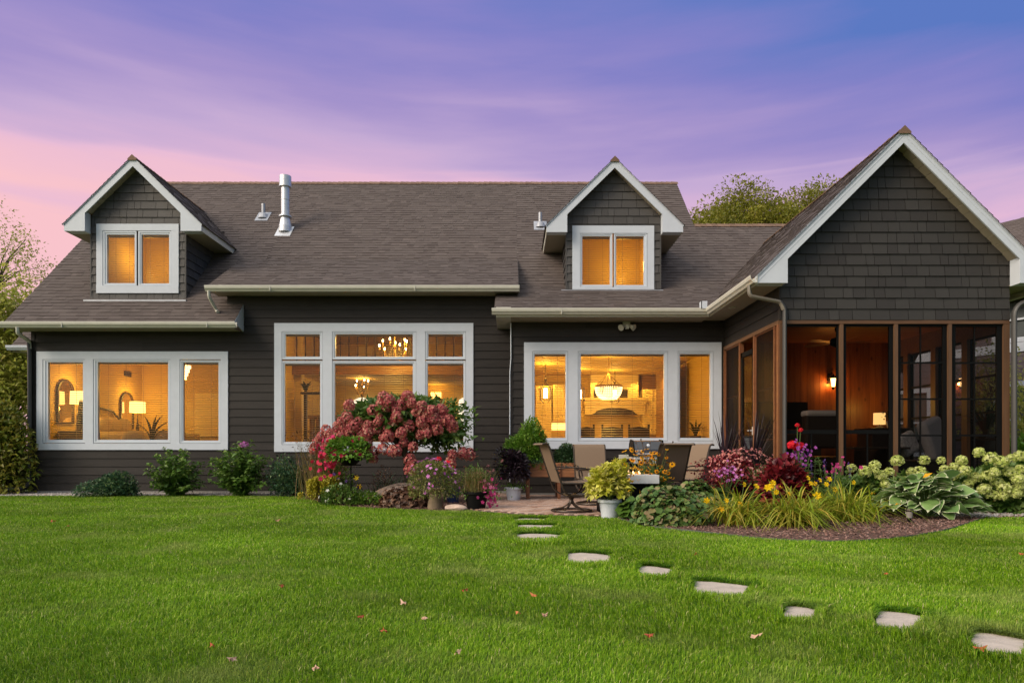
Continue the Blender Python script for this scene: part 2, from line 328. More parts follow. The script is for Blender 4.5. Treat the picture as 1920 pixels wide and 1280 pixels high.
def shingles(mb, O, U, V, ul, vl, holes=(), e=.128):
    O, U, V = Vector(O), Vector(U), Vector(V); N = U.cross(V).normalized(); v = -.02; i = 0
    def q(u, w, h): return O+U*u+V*w+N*h
    cuts = sorted({0, vl}|{h[2] for h in holes}|{h[3] for h in holes})
    for a, b in zip(cuts, cuts[1:]):                      # deck under the shingles
        for p, s in free(0, ul, [(h[0], h[1]) for h in holes if h[2] < (a+b)/2 < h[3]]): mb.face([q(p, a, -.012), q(s, a, -.012), q(s, b, -.012), q(p, b, -.012)], .3)
    while v < vl:
        t = min(v+e, vl); u = -random.random()*.3; m = (v+t)/2
        fr = free(0, ul, [(h[0], h[1]) for h in holes if h[2] < m < h[3]])
        while u < ul:
            w = random.choice((.10, .13, .17, .21, .27))*random.uniform(.85, 1.15); rr = min(1, max(0, random.gauss(.5, .2))); th = .010+(.006 if random.random() < .5 else 0); dip = random.uniform(-.006, .006)
            for p, s in fr:
                a, b = max(u, p), min(u+w, s)
                if b-a < .005: continue
                mb.face([q(a, v+dip, th), q(b, v+dip, th), q(b, t+.01, .004), q(a, t+.01, .004)], rr)
                mb.face([q(a, v+dip, -.006), q(b, v+dip, -.006), q(b, v+dip, th), q(a, v+dip, th)], rr*.85)
            u += w
        v = t; i += 1
def ridge_caps(mb, p0, p1, s0, s1, w=.15, step=.15):       # folded caps; s0,s1 are the downslope directions
    p0, p1 = Vector(p0), Vector(p1); d = p1-p0; n = max(1, int(d.length/step)); s0, s1 = Vector(s0)*w, Vector(s1)*w; up = Vector((0, 0, 1))
    for i in range(n):
        a = p0+d*(i/n); b = p0+d*((i+1.25)/n); h = .035+random.uniform(0, .008); rr = random.random()
        A = a+up*h; B = b+up*(h-.014)
        mb.face([A, B, B+s0, A+s0], rr); mb.face([A, A+s1, B+s1, B], rr); mb.face([A, A+s0, A+s0-up*.03, A+s1-up*.03, A+s1], rr)
def gutter(mb, p0, p1, out, h=.12, w=.125):                # K-style gutter along p0-p1, lip towards out; p at the back top edge
    p0, p1, out = Vector(p0), Vector(p1), Vector(out); up = Vector((0, 0, 1))
    prof = [(0, 0), (0, -h), (w*.55, -h), (w*.72, -h*.72), (w*.92, -h*.55), (w, -h*.2), (w, 0), (w*.9, 0), (w*.9, -h*.18), (w*.82, -h*.5), (.012, -h*.9), (.012, 0)]
    n = len(prof); vs = [p+out*a+up*b for p in (p0, p1) for a, b in prof]
    mb.solid(vs, [tuple(range(n)), tuple(range(2*n-1, n-1, -1))]+[(i, (i+1) % n, n+(i+1) % n, n+i) for i in range(n)], .5)
def elbow(pts, k=5):                                       # rounds the corners of a polyline
    pts = [Vector(p) for p in pts]; out = [pts[0]]
    for a, b, c in zip(pts, pts[1:], pts[2:]):
        l = min((b-a).length, (c-b).length)*.42; p, q = b+(a-b).normalized()*l, b+(c-b).normalized()*l
        for i in range(k+1):
            t = i/k; out.append(p*(1-t)**2+b*2*t*(1-t)+q*t*t)
    return out+[pts[-1]]
# ------------------------------------------------------------------ windows
def px_rect(r, Y): return (PX(r[0], Y), PX(r[2], Y), PZ(r[3], Y), PZ(r[1], Y))      # (x0,y0,x1,y1) px -> x0,x1,z0,z1
def ring(mb, o, i, y0, y1):                                # a frame between two rectangles (x0,x1,z0,z1)
    mb.box(o[0], i[0], y0, y1, o[2], o[3]); mb.box(i[1], o[1], y0, y1, o[2], o[3])
    mb.box(i[0], i[1], y0, y1, o[2], i[2]); mb.box(i[0], i[1], y0, y1, i[3], o[3])
def window(parent, Y, trim, units, blinds=True, flat=False, tilt=.55, raise_to=None):
    """trim and units in photo pixels; units: columns, each a list of (frame, glass) rectangles"""
    T = px_rect(trim, Y); tb = MB(); d = .032
    cols = sorted(units, key=lambda c: c[0][0][0]); fr = [[px_rect(f, Y) for f, g in c] for c in cols]
    top = max(f[3] for c in fr for f in c); bot = min(f[2] for c in fr for f in c)
    tb.box(T[0], T[1], Y-d, Y+.02, top, T[3]); tb.box(T[0], T[1], Y-d-.004, Y+.02, T[2], bot)
    xs = [T[0]]+[x for c in fr for x in (min(f[0] for f in c), max(f[1] for f in c))]+[T[1]]
    for a, b in zip(xs[0::2], xs[1::2]):
        if b-a > .03: tb.box(a, b, Y-d+.002, Y+.02, bot, top)
    for a, b in zip(fr, fr): pass
    w = tb.build('window_trim' if flat else 'window', M['white'], parent)
    sub = parent if flat else w
    for c in cols:
        for f, g in c:
            fo, gi = px_rect(f, Y), px_rect(g, Y); gp = .007
            s = MB(); s.cm = 1; ring(s, fo, (fo[0]+gp, fo[1]-gp, fo[2]+gp, fo[3]-gp), Y-.006, Y+.06)
            s.cm = 0; fi = (fo[0]+gp, fo[1]-gp, fo[2]+gp, fo[3]-gp); md = tuple((p*.5+q*.5) for p, q in zip(fi, gi))
            ring(s, fi, md, Y-.022, Y+.06); ring(s, md, gi, Y-.010, Y+.06)
            so = s.build('sash', [M['sash'], M['gap']], sub)
            p = MB(); p.box(gi[0], gi[1], Y+.022, Y+.028, gi[2], gi[3]); p.build('pane', M['glass'], sub)
            if blinds:
                b = MB(); z = gi[3]-.03; b.box(gi[0], gi[1], Y+.07, Y+.12, gi[3]-.035, gi[3]); zb = gi[2]+.01
                while z > zb:
                    z -= .050; k = .024; dz = tilt*.011
                    b.face([(gi[0]+.004, Y+.095-k, z-dz), (gi[1]-.004, Y+.095-k, z-dz), (gi[1]-.004, Y+.095+k, z+dz), (gi[0]+.004, Y+.095+k, z+dz)])
                n = 2 if gi[1]-gi[0] < 1 else 4
                for i in range(n):
                    x = gi[0]+(gi[1]-gi[0])*(i+.5)/n
                    b.box(x-.0025, x+.0025, Y+.068, Y+.071, zb, gi[3])
                b.build('blind', M['blind'], sub)
    return w, T
def opening(units, Y, T, g=0.0):                           # wall opening for a set of units
    fr = [px_rect(f, Y) for c in units for f, _ in c]
    return (min(f[0] for f in fr)-g, max(f[1] for f in fr)+g, min(f[2] for f in fr)-g, max(f[3] for f in fr)+g)
# ------------------------------------------------------------------ the house
YW, YK, YP = 14.85, 14.10, 11.19                           # planes of the main wall, kitchen wall, porch front
house = thing('house', 'long single storey dark brown house with two dormers, white trim and lit windows', 'house', (-3, YW, 0))
S2 = math.sqrt(.5); LV = (0, S2, S2)
def roofz(Y): return Y-10.633
def front(Y): return lambda u, z, o: (u, Y-o, z)
# -- walls
U_L = [[((81.5, 673.7, 161, 830.6), (90.5, 678.7, 156, 824))], [((176, 673.7, 321, 830.6), (183.6, 678.7, 315.5, 824))], [((338, 674.7, 415, 831), (344, 679.5, 410, 825.5))]]
U_M = [[((529, 621.6, 605.5, 674.4), (535.5, 626.5, 600, 668.5)), ((529, 676, 605.5, 833.3), (534, 681.5, 600.5, 828))],
       [((623.3, 621.6, 780.7, 674.4), (629, 626.5, 774, 668.5)), ((623.3, 676, 780.7, 833.3), (628, 681.5, 774, 828))],
       [((797.6, 621.6, 873.6, 674.4), (803, 626.5, 868, 668.5)), ((797.6, 676, 873.6, 833.3), (802, 681.5, 869, 828))]]
U_K = [[((998, 658.6, 1064.8, 826.4), (1002.5, 663.6, 1060.3, 820.4))], [((1083.5, 658.6, 1251.8, 826.4), (1089, 663.6, 1245, 820.4))], [((1270.3, 658.6, 1337.4, 826.4), (1274.7, 663.6, 1331.4, 820.4))]]
_, T_L = window(house, YW, (70, 659, 428.3, 843), U_L)
_, T_M = window(house, YW, (515, 606, 887.5, 846.6), U_M)
_, T_K = window(house, YK, (982.5, 642, 1352, 841), U_K)
XL = -10.69; XMK = PX(958, YW)
w = MB()
zs = PZ(621.7, YW)                                         # soffit of the left eave at the wall
zsm = PZ(555, YW)
zsk = PZ(604, YK)
hL, hM, hK = opening(U_L, YW, T_L), opening(U_M, YW, T_M), opening(U_K, YK, T_K)
n_m = int((zsm-.05)/EXPO)+1
lap(w, XL, PX(457, YW), .05, zs, front(YW), [hL])
lap(w, PX(457, YW), XMK, .05, 4.19, front(YW), [hM])
lap(w, PX(426, YW), XMK, 4.19, zsm+.02, front(YW))
w.box(XL-.012, XL+.07, YW-.022, YW+.05, .05, zs)           # corner board
w.face([(XL, YW, .05), (XL, 19, .05), (XL, 19, 4.2), (XL, YW, 4.2)])
w.build('wall', M['siding'], house)
w = MB(); lap(w, XMK, 4.52, .05, zsk, front(YK), [hK])
w.face([(XMK, YK, .05), (XMK, YW, .05), (XMK, YW, zsk), (XMK, YK, zsk)]); w.box(XMK-.01, XMK+.035, YK-.022, YK+.02, .05, zsk)
w.build('wall', M['siding'], house)
w = MB(); w.box(XL-.03, XMK, YW-.03, YW+.1, -.1, .06); w.box(XMK, 4.5, YK-.03, YK+.1, -.1, .06); w.build('foundation', mat('concrete', (.22, .21, .20), .85, .15, 12), house)
# -- main roof, left eave, two low-slope skirts
XR0, XR1, XRE = -10.93, 4.77, 12.5
YE, YR = 14.35, 19.357
dorm = [(-8.402, 15.0), (2.29, 15.08)]
def dh(u0, Ye): return [(cx-1.0-u0, cx+1.0-u0, (Yw+.06-Ye)/S2, 99) if Yw+.06 > Ye else (cx-1.0-u0, cx+1.0-u0, -9, (17.3-Ye)/S2) for cx, Yw in dorm]
def dholes(x0, Ye): return [(cx-1.0-x0, cx+1.0-x0, (Yw+.10-Ye)/S2, (17.2-Ye)/S2) for cx, Yw in dorm]
r = MB()
shingles(r, (XR0, YE, roofz(YE)), (1, 0, 0), LV, PX(457, YW)-XR0, (YR-YE)/S2, dholes(XR0, YE))
x0 = PX(457, YW); shingles(r, (x0, 16.2, roofz(16.2)), (1, 0, 0), LV, .12-x0, (YR-16.2)/S2)
shingles(r, (.12, 15.36, roofz(15.36)), (1, 0, 0), LV, XR1-.12, (YR-15.36)/S2, dholes(.12, 15.36))
shingles(r, (XR1, 15.36, roofz(15.36)), (1, 0, 0), LV, XRE-XR1, (17.51-15.36)/S2)
for x, a, b in ((XR0, YE, YR), (XR1, 17.5, YR)):          # gable ends (metal drip edge and end wall)
    r.prism([(a, roofz(a)-.012), (b, roofz(b)-.012), (b, roofz(b)-.2), (a, roofz(a)-.2)], x-.012 if x < 0 else x, x if x < 0 else x+.012, 'x', .2)
r.face([(XR1, 17.4, 6.6), (XR1, YR, roofz(YR)), (XR1, 21.3, 6.6)])
r.face([(XR0, YR, roofz(YR)), (XR1, YR, roofz(YR)), (XR1, 26, 2.1), (XR0, 26, 2.1)]); r.face([(XR1, 17.51, 6.87), (XRE, 17.51, 6.87), (XRE, 21, 3.4), (XR1, 21, 3.4)])
main_roof = r.build('roof', M['roof'], house)
r = MB()
ridge_caps(r, (XR0, YR, roofz(YR)), (XR1, YR, roofz(YR)), (0, -S2, -S2), (0, S2, -S2))
r.build('ridge_cap', M['ridge'], main_roof); r = MB()
ridge_caps(r, (XR1+.02, 17.51, roofz(17.51)), (XRE, 17.51, roofz(17.51)), (0, -S2, -S2), (0, S2, -S2))
r.build('ridge_cap', M['ridge'], main_roof)
def skirt(x0, x1, Y0, z0, Y1, z1, cuts=()):
    L = math.hypot(Y1-Y0, z1-z0); r = MB(); shingles(r, (x0, Y0, z0), (1, 0, 0), (0, (Y1-Y0)/L, (z1-z0)/L), x1-x0, L)
    for x, s in ((x0, -.015), (x1, 0)): r.prism([(Y0, z0-.01), (Y1, z1-.01), (Y1, z1-.06), (Y0, z0-.16)], x+s, x+s+.015, 'x', .2)
    return r.build('roof', M['roof'], house)
YS, ZS = 14.37, PZ(536.5, 14.37)
skirt(PX(388, YS), PX(972, YS), YS, ZS, 16.24, 5.607)
YKE, ZKE = 13.52, PZ(579, 13.52)
skirt(PX(928, YKE), 6.4, YKE, ZKE, 15.37, 4.737)
# -- eaves: fascia, soffit, gutter
def eave(x0, x1, Ye, ze, Yw, zsof, gx0=None, gx1=None, ret=None, fz=None):
    fb = zsof if fz is None else fz
    s = MB(); s.box(x0, x1, Ye+.02, Yw+.02, zsof, zsof+.012)
    x = x0+.15
    while x < x1: s.box(x, x+.006, Ye+.03, Yw, zsof-.003, zsof); x += .3        # panel joints
    s.build('soffit', M['soffit'], house)
    f = MB(); f.box(x0, x1, Ye, Ye+.02, fb, ze-.012); fo = f.build('fascia', M['cream'], house)
    g = MB(); a, b = (x0 if gx0 is None else gx0), (x1 if gx1 is None else gx1); gutter(g, (a, Ye, ze-.005), (b, Ye, ze-.005), (0, -1, 0))
    x = a+1.4
    while x < b: g.box(x, x+.012, Ye-.128, Ye, ze-.128, ze-.003); x += 3.1                        # joints
    g.build('gutter', M['cream'], house)
eave(XR0, PX(450, YW), YE, roofz(YE), YW, zs, -11.02, PX(441, YE-.1))
r = MB(); xr = PX(457, YW)                                  # closed white end of the left eave
r.prism([(YE-.02, roofz(YE)-.01), (YW, roofz(YW)-.01), (YW, zs-.005), (YE-.02, zs+.12)], xr-.02, xr+.005, 'x'); r.build('eave_return', M['white'], house)
eave(PX(388, YS)+.03, PX(972, YS), YS, ZS, YW, zsm, PX(383.5, YS-.1), PX(974, YS-.1))
eave(PX(930, YKE), 4.0, YKE, ZKE, YK, zsk, PX(922, YKE-.1), 3.93)
r = MB(); r.box(PX(930, YKE), XMK+.0, YKE+.02, YW, zsk-.006, zsk+.2); r.build('eave_return', M['cream'], house)
# -- dormers
def dormer(cx, Yw, zb, trim, units):
    zr, et = 7.468, 5.965; sl = (zr-et)/1.535; hw = 1.06; Yb = Yw-.235; zbt = 5.818; sg = S2
    w = MB(); zw = lambda x: zr-.19-abs(x-cx)*sl
    T = px_rect(trim, Yw); hole = opening(units, Yw, T)
    lim = lambda z: (cx-min(hw, max(0, (zr-.15-z)/sl)), cx+min(hw, max(0, (zr-.15-z)/sl)))
    shakes(w, cx-hw, cx+hw, zb, zr-.2, front(Yw), [hole], lim=lim); backing(w, cx-hw, cx+hw, zb, zr-.2, front(Yw), [hole], lim)
    for s in (-1, 1):
        x = cx+s*hw; pt = (lambda u, z, o, x=x, s=s: (x+s*o, u, z)); shakes(w, Yw, 16.4, zb, zbt, pt)
        w.box(x-.012 if s > 0 else x-.02, x+.02 if s > 0 else x+.012, Yw-.02, Yw+.012, zb, zbt)
    w.face([(cx-hw+.05, Yw+.01, zb), (cx-hw+.05, 17.3, zb), (cx-hw+.05, 17.3, 6), (cx-hw+.05, Yw+.01, 6)]); w.face([(cx+hw-.05, Yw+.01, zb), (cx+hw-.05, 17.3, zb), (cx+hw-.05, 17.3, 6), (cx+hw-.05, Yw+.01, 6)])
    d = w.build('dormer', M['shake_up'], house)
    L = 1.535*math.hypot(1, sl); c, sn = 1/math.hypot(1, sl), sl/math.hypot(1, sl); Yend = 18.2
    r = MB()
    shingles(r, (cx-1.535, Yend, et), (0, -1, 0), (c, 0, sn), Yend-Yb+.02, L); shingles(r, (cx+1.535, Yb-.02, et), (0, 1, 0), (-c, 0, sn), Yend-Yb+.02, L)
    r.build('roof', M['roof'], d)
    r = MB(); ridge_caps(r, (cx, Yb-.03, zr), (cx, 18.05, zr), (-c, 0, -sn), (c, 0, -sn), .14); r.build('ridge_cap', M['ridge'], d)
    b = MB()
    for s in (-1, 1):
        f = lambda x, z: (cx+s*x, z)
        o = .215; q = [f(0, zr-.012), f(1.52, zr-.012-1.52*sl), f(1.52, zbt), f(hw, zbt), f(hw, zr-o-hw*sl), f(0, zr-o)]
        b.prism(q, Yb, Yb+.03, 'y')
        b.prism([f(1.5, zr-.06-1.5*sl), f(1.5, zbt+.003), f(hw+.012, zbt+.003), f(hw+.012, zr-.168-hw*sl)], Yb+.03, Yw-.01, 'y')
        b.prism([f(0, zr+.002), f(1.535, et+.002), f(1.535, et-.03), f(0, zr-.03)], Yb-.012, Yb, 'y')       # raised shingle mould
    b.build('barge_board', M['white'], d)
    b = MB()
    for s in (-1, 1):
        f = lambda x, z: (cx+s*x, z); o = .16
        for k in range(10):                                # rake soffit, one panel after another
            a, e = hw*k/10, hw*(k+1)/10-.006; b.prism([f(a, zr-o-a*sl), f(e, zr-o-e*sl), f(e, zr-o-e*sl-.01), f(a, zr-o-a*sl-.01)], Yb+.03, Yw+.02, 'y')
        b.box(min(cx+s*hw, cx+s*1.5), max(cx+s*hw, cx+s*1.5), Yw-.01, 16.7, zbt+.004, zbt+.016)
    b.build('soffit', M['soffit'], d)
    for s in (-1, 1): b = MB(); b.box(min(cx+s*1.5, cx+s*1.52), max(cx+s*1.5, cx+s*1.52), Yb+.03, 16.75, zbt, et-.005); b.build('fascia', M['cream'], d)
    b = MB(); b.box(cx-hw-.12, cx+hw+.05, Yw-.1, Yw-.02, zb-.07, zb-.03); b.build('flashing', M['lead'], d)
    window(d, Yw, trim, units, flat=True, tilt=.9)
    rm = MB(); x0, x1, y0, y1, z0, z1 = cx-.98, cx+.98, Yw+.16, 17.1, zb-.1, 6.35
    rm.face([(x0, y1, z0), (x1, y1, z0), (x1, y1, z1), (x0, y1, z1)]); rm.face([(x0, y0, z0), (x0, y1, z0), (x0, y1, z1), (x0, y0, z1)]); rm.face([(x1, y0, z0), (x1, y1, z0), (x1, y1, z1), (x1, y0, z1)])
    rm.face([(x0, y0, z1), (x1, y0, z1), (x1, y1, z1), (x0, y1, z1)]); rm.face([(x0, y0, z0), (x1, y0, z0), (x1, y1, z0), (x0, y1, z0)])
    rm.build('interior_wall', M['iwall'], d)
    return d
d1 = dormer(-8.402, 15.0, 4.36, (182, 420.5, 336, 550), [[((193.7, 433, 257.5, 536), (201, 440, 253, 531))], [((259.5, 433, 322.5, 536), (265.7, 440, 317.5, 531.5))]])
d2 = dormer(2.29, 15.08, 4.60, (1073, 423.7, 1226, 543), [[((1087.5, 438, 1148.5, 538.7), (1091.7, 443, 1143.7, 534))], [((1150.5, 438, 1213.7, 538.7), (1155, 443, 1207, 534.5))]])
lamp('dormer_lamp', (-8.9, 16.3, 5.6), 26, parent=house); lamp('dormer_lamp', (2.7, 16.4, 5.5), 30, parent=house)
# -- screened porch wing with its big gable
XP0, XP1, XC = 4.50, 8.345, 6.42
zh = 3.145                                                 # underside of the shingled header
zpr, Ypb, pe = 6.23, 10.92, 3.825
w = MB(); psl = 1.0
lim = lambda z: (max(XP0, XC-max(0, zpr-.16-z)), min(XP1, XC+max(0, zpr-.16-z)))
shakes(w, XP0, XP1, zh, zpr-.2, front(YP), lim=lim); backing(w, XP0, XP1, zh, zpr-.2, front(YP), (), lim)
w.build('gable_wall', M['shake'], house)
w = MB(); pt = lambda u, z, o: (XP0-o, u, z); lap(w, YP, YK, zh, 3.72, pt); w.box(XP0-.02, XP0+.012, YP-.022, YP+.03, zh, 3.72)
w.face([(XP1, YP, zh), (XP1, 15, zh), (XP1, 15, 4.4), (XP1, YP, 4.4)]); w.face([(XP0+.02, YP+.02, zh), (XP0+.02, YK+.4, zh), (XP0+.02, YK+.4, 4.3), (XP0+.02, YP+.02, 4.3)])
w.face([(XP0, YP+.02, 3.4), (XP1, YP+.02, 3.4), (XP1, YP+.02, 4.3), (XC, YP+.02, zpr-.2), (XP0, YP+.02, 4.3)])
w.build('wall', M['siding'], house)
hwp = zpr-pe; r = MB(); Yend = 17.1
shingles(r, (XC-hwp, Yend, pe), (0, -1, 0), (S2, 0, S2), Yend-Ypb+.02, hwp/S2); shingles(r, (XC+hwp+.2, Ypb-.02, pe-.2), (0, 1, 0), (-S2, 0, S2), Yend-Ypb+.02, (hwp+.2)/S2)
pr = r.build('roof', M['roof'], house)
r = MB(); ridge_caps(r, (XC, Ypb-.03, zpr), (XC, 16.9, zpr), (-S2, 0, -S2), (S2, 0, -S2), .15); r.build('ridge_cap', M['ridge'], pr)
b = MB(); zbt = 3.70
for s in (-1, 1):
    f = lambda x, z: (XC+s*x, z); o = .235; hw = (XP1-XP0)/2; tipx = hwp+.02
    b.prism([f(0, zpr-.012), f(tipx, zpr-.012-tipx), f(tipx, zbt), f(hw-.02, zbt), f(hw-.02, zpr-o-hw+.02), f(0, zpr-o)], Ypb, Ypb+.03, 'y')
    b.prism([f(tipx-.03, zpr-.06-tipx), f(tipx-.03, zbt+.003), f(hw-.004, zbt+.003), f(hw-.004, zpr-.178-hw)], Ypb+.03, YP-.024, 'y')
    b.prism([f(0, zpr+.004), f(hwp+.03, pe-.026), f(hwp+.03, pe-.066), f(0, zpr-.036)], Ypb-.012, Ypb, 'y')
    b.prism([f(0, zpr-.105), f(hwp, zpr-.105-hwp), f(hwp, zpr-.113-hwp), f(0, zpr-.113)], Ypb-.005, Ypb, 'y')
b.build('barge_board', M['white'], house)
b = MB()
for s in (-1, 1):
    f = lambda x, z: (XC+s*x, z); o = .17; n = 15
    for k in range(n):
        a, e = hw*k/n, hw*(k+1)/n-.007; b.prism([f(a, zpr-o-a), f(e, zpr-o-e), f(e, zpr-o-e-.012), f(a, zpr-o-a-.012)], Ypb+.03, YP+.02, 'y')
b.box(XC-hwp+.0, XP0+.02, YP-.03, YK-.0, zbt+.006, zbt+.018); b.box(XP1-.02, XC+hwp, YP-.03, 16, zbt+.006, zbt+.018)
b.build('soffit', M['soffit'], house)
b = MB(); b.box(XC-hwp-.002, XC-hwp+.02, Ypb+.03, YK-.55, zbt-.02, pe-.014); b.build('fascia', M['cream'], house); b = MB(); b.box(XC+hwp-.02, XC+hwp+.002, Ypb+.03, 16, zbt-.02, pe-.014); b.build('fascia', M['cream'], house)
b = MB(); gutter(b, (XC-hwp, Ypb-.02, pe-.005), (XC-hwp, YKE-.03, pe-.005), (-1, 0, 0)); b.build('gutter', M['cream'], house)
b = MB(); gutter(b, (XC+hwp, Ypb+.05, pe-.09), (XC+hwp, 16, pe-.09), (1, 0, 0)); b.build('gutter', M['cream'], house)
b = MB(); b.box(3.80, 3.92, YKE-.14, YKE-.125, ZKE-.02, ZKE+.13); b.box(3.80, 3.815, YKE-.14, YKE, ZKE-.02, ZKE+.13); b.build('splash_guard', M['white'], house)
# recessed soffit lamp trim
b = MB(); b.lathe([(.075, 0), (.07, -.012), (.05, -.014), (.05, -.002)], (4.22, 12.8, zbt+.004)); b.build('soffit_light', M['cream'], house)
# -- downspouts
def spout(pts, mats, split=None, r=.042):
    q = elbow(pts); b = MB()
    b.tube(q, r, 10, flat=.8); return b.build('downspout', mats, house, smooth=True)
spout([(XC-hwp-.07, 11.1, pe-.13), (XC-hwp-.06, 11.1, pe-.3), (XP0-.02, YP-.07, 3.43), (XP0+.03, YP-.075, 3.3)], M['cream_shaded'])
spout([(XP0-.03, YP-.072, 3.432), (XP0+.045, YP-.075, 3.33), (XP0+.045, YP-.075, .1), (XP0+.045, YP-.3, .03)], M['darkmetal'])
spout([(XC+hwp+.07, 11.05, pe-.22), (XC+hwp+.05, 11.05, pe-.34), (XP1+.03, YP-.07, 3.4), (XP1+.03, YP-.07, .05)], M['darkmetal'], r=.05)
zg = roofz(YE)-.12
spout([(PX(37, YE), YE-.06, zg), (PX(37, YE), YE-.06, zg-.12), (XL-.02, YW-.06, PZ(640, YW)), (XL-.0, YW-.07, PZ(655, YW))], M['cream'])
spout([(XL-.035, YW-.066, PZ(638, YW)), (XL+.0, YW-.07, PZ(660, YW)), (XL, YW-.07, .22), (XL-.05, YW-.2, .12), (-11.6, YW-1.0, .06)], M['darkmetal'], r=.05)
spout([(PX(394, YS), YS-.06, ZS-.12), (PX(394, YS), YS-.05, ZS-.24), (PX(406, 14.6), 14.6, roofz(14.6)+.06), (PX(412, 14.65), 14.55, roofz(14.55)+.06)], M['cream'])
# -- roof vents
vx, vy = PX(535, 17.3), 17.3; vz = roofz(vy); fl = MB()
fl.lathe([(.17, -.05), (.16, .1), (.115, .32), (.11, .34)], (vx, vy, vz)); fl.prism([(vx-.2, vy-.24), (vx+.2, vy-.24), (vx+.2, vy+.1), (vx-.2, vy+.1)], 0, .01, 'z')
k = len(fl.v)
for i in range(k-8, k): x, y, z = fl.v[i]; fl.v[i] = (x, y, z+roofz(y)+.02)
fl.lathe([(.13, .34), (.165, .34), (.165, .37), (.13, .38)], (vx, vy, vz)); fl.lathe([(.105, .36), (.105, 1.16)], (vx, vy, vz)); fl.lathe([(.112, .78), (.112, .80)], (vx, vy, vz))
fl.lathe([(.12, 1.14), (.15, 1.15), (.15, 1.4), (.14, 1.4), (.05, 1.42)], (vx, vy, vz)); fl.lathe([(.125, 1.12), (.158, 1.12), (.158, 1.15), (.125, 1.15)], (vx, vy, vz))
fl.build('flue_pipe', M['steel'], house, smooth=False)
for px, py in ((494, 406), (1013, 423)):
    Y = 11.583/(1-(HY-py)/F); x = PX(px, Y); z = roofz(Y); b = MB()
    b.lathe([(.15, -.06), (.10, .06), (.06, .09), (.05, .10), (.05, .34), (.042, .34), (.042, .2)], (x, Y, z), 14)
    b.solid([(x-.17, Y-.2, z-.2+.025), (x+.17, Y-.2, z-.2+.025), (x+.17, Y+.14, z+.14+.025), (x-.17, Y+.14, z+.14+.025)], [(0, 1, 2, 3)]); b.build('vent_pipe', M['lead'], house)
# -- small wall fittings
b = MB(); fx, fy, fz = PX(1174, YK), YK-.03, PZ(608, YK)
b.box(fx-.075, fx+.075, fy-.03, YK, fz-.06, fz+.06); b.tube([(fx, fy-.03, fz-.03), (fx, fy-.08, fz-.06)], .025); b.box(fx-.035, fx+.035, fy-.12, fy-.06, fz-.12, fz-.03)
fll = b.build('floodlight', M['cream'], house)
for s in (-1, 1):
    b = MB(); b.tube([(fx+s*.03, fy-.04, fz-.02), (fx+s*.08, fy-.08, fz-.06), (fx+s*.14, fy-.13, fz-.10)], [.022, .04, .07], 12); b.build('lamp_head', M['cream'], fll, smooth=True)
b = MB(); b.bev(PX(1160, YK), PX(1184, YK), YK-.035, YK-.005, PZ(860, YK), PZ(852, YK), .006); b.build('wall_vent', M['cream'], house)
b = MB(); xx = PX(957, YK); b.tube([(xx+.01, YK-.035, zsk-.02), (xx+.012, YK-.035, 2.9), (xx-.01, YK-.035, 2.6), (xx-.012, YK-.035, .3)], .011, 6); b.build('cable', M['white'], house)
# -- rear wing seen past the left corner
r = MB(); Yq = 17.7; zq = PZ(648, Yq); shingles(r, (-13.3, Yq, zq), (1, 0, 0), LV, 2.58, 3.2)
r.prism([(Yq, zq-.01), (Yq+2.2, zq+2.19), (Yq+2.2, zq+2.0), (Yq, zq-.18)], -13.31, -13.3, 'x'); r.build('roof', M['roof'], house)
s = MB(); s.box(-13.3, -10.7, Yq+.02, Yq+.55, zq-.16, zq-.145); s.build('soffit', M['soffit'], house)
s = MB(); gutter(s, (-13.36, Yq, zq-.005), (-10.7, Yq, zq-.005), (0, -1, 0)); s.build('gutter', M['white'], house)
s = MB(); s.face([(-13.02, Yq+.5, 0), (-10.7, Yq+.5, 0), (-10.7, Yq+.5, zq-.1), (-13.02, Yq+.5, zq-.1)]); s.face([(-13.02, Yq+.5, 0), (-13.02, 24, 0), (-13.02, 24, zq+.5), (-13.02, Yq+.5, zq)]); s.build('wall', M['siding'], house)
b = MB(); b.tube(elbow([(-12.96+.2, Yq-.06, zq-.12), (-12.96+.2, Yq-.06, zq-.3), (-12.3, Yq+.3, zq-.62)]), .045, 8); b.build('downspout', M['white'], house, smooth=True)
# ------------------------------------------------------------------ rooms behind the windows
def room(x0, x1, y0, y1, z0, z1, wall='iwall', gap=0):
    b = MB(); b.face([(x0, y1, z0), (x1, y1, z0), (x1, y1, z1), (x0, y1, z1)]); b.face([(x0, y0, z0), (x0, y1, z0), (x0, y1, z1), (x0, y0, z1)]); b.face([(x1, y0, z0), (x1, y1, z0), (x1, y1, z1), (x1, y0, z1)])
    b.build('interior_wall', M[wall], house)
    b = MB(); b.face([(x0, y0, z1), (x1, y0, z1), (x1, y1, z1), (x0, y1, z1)]); b.build('interior_ceiling', M['iceil'], house)
    b = MB(); b.face([(x0, y0, z0), (x1, y0, z0), (x1, y1, z0), (x0, y1, z0)]); b.build('interior_floor', M['ifloor'], house)
FZ = .45
room(-10.6, -6.0, YW+.13, 19.09, FZ, 3.4)
room(-5.9, -.08, YW+.13, 21.5, FZ, 4.38)
room(.03, 4.42, YK+.13, 20.0, FZ, 3.2)
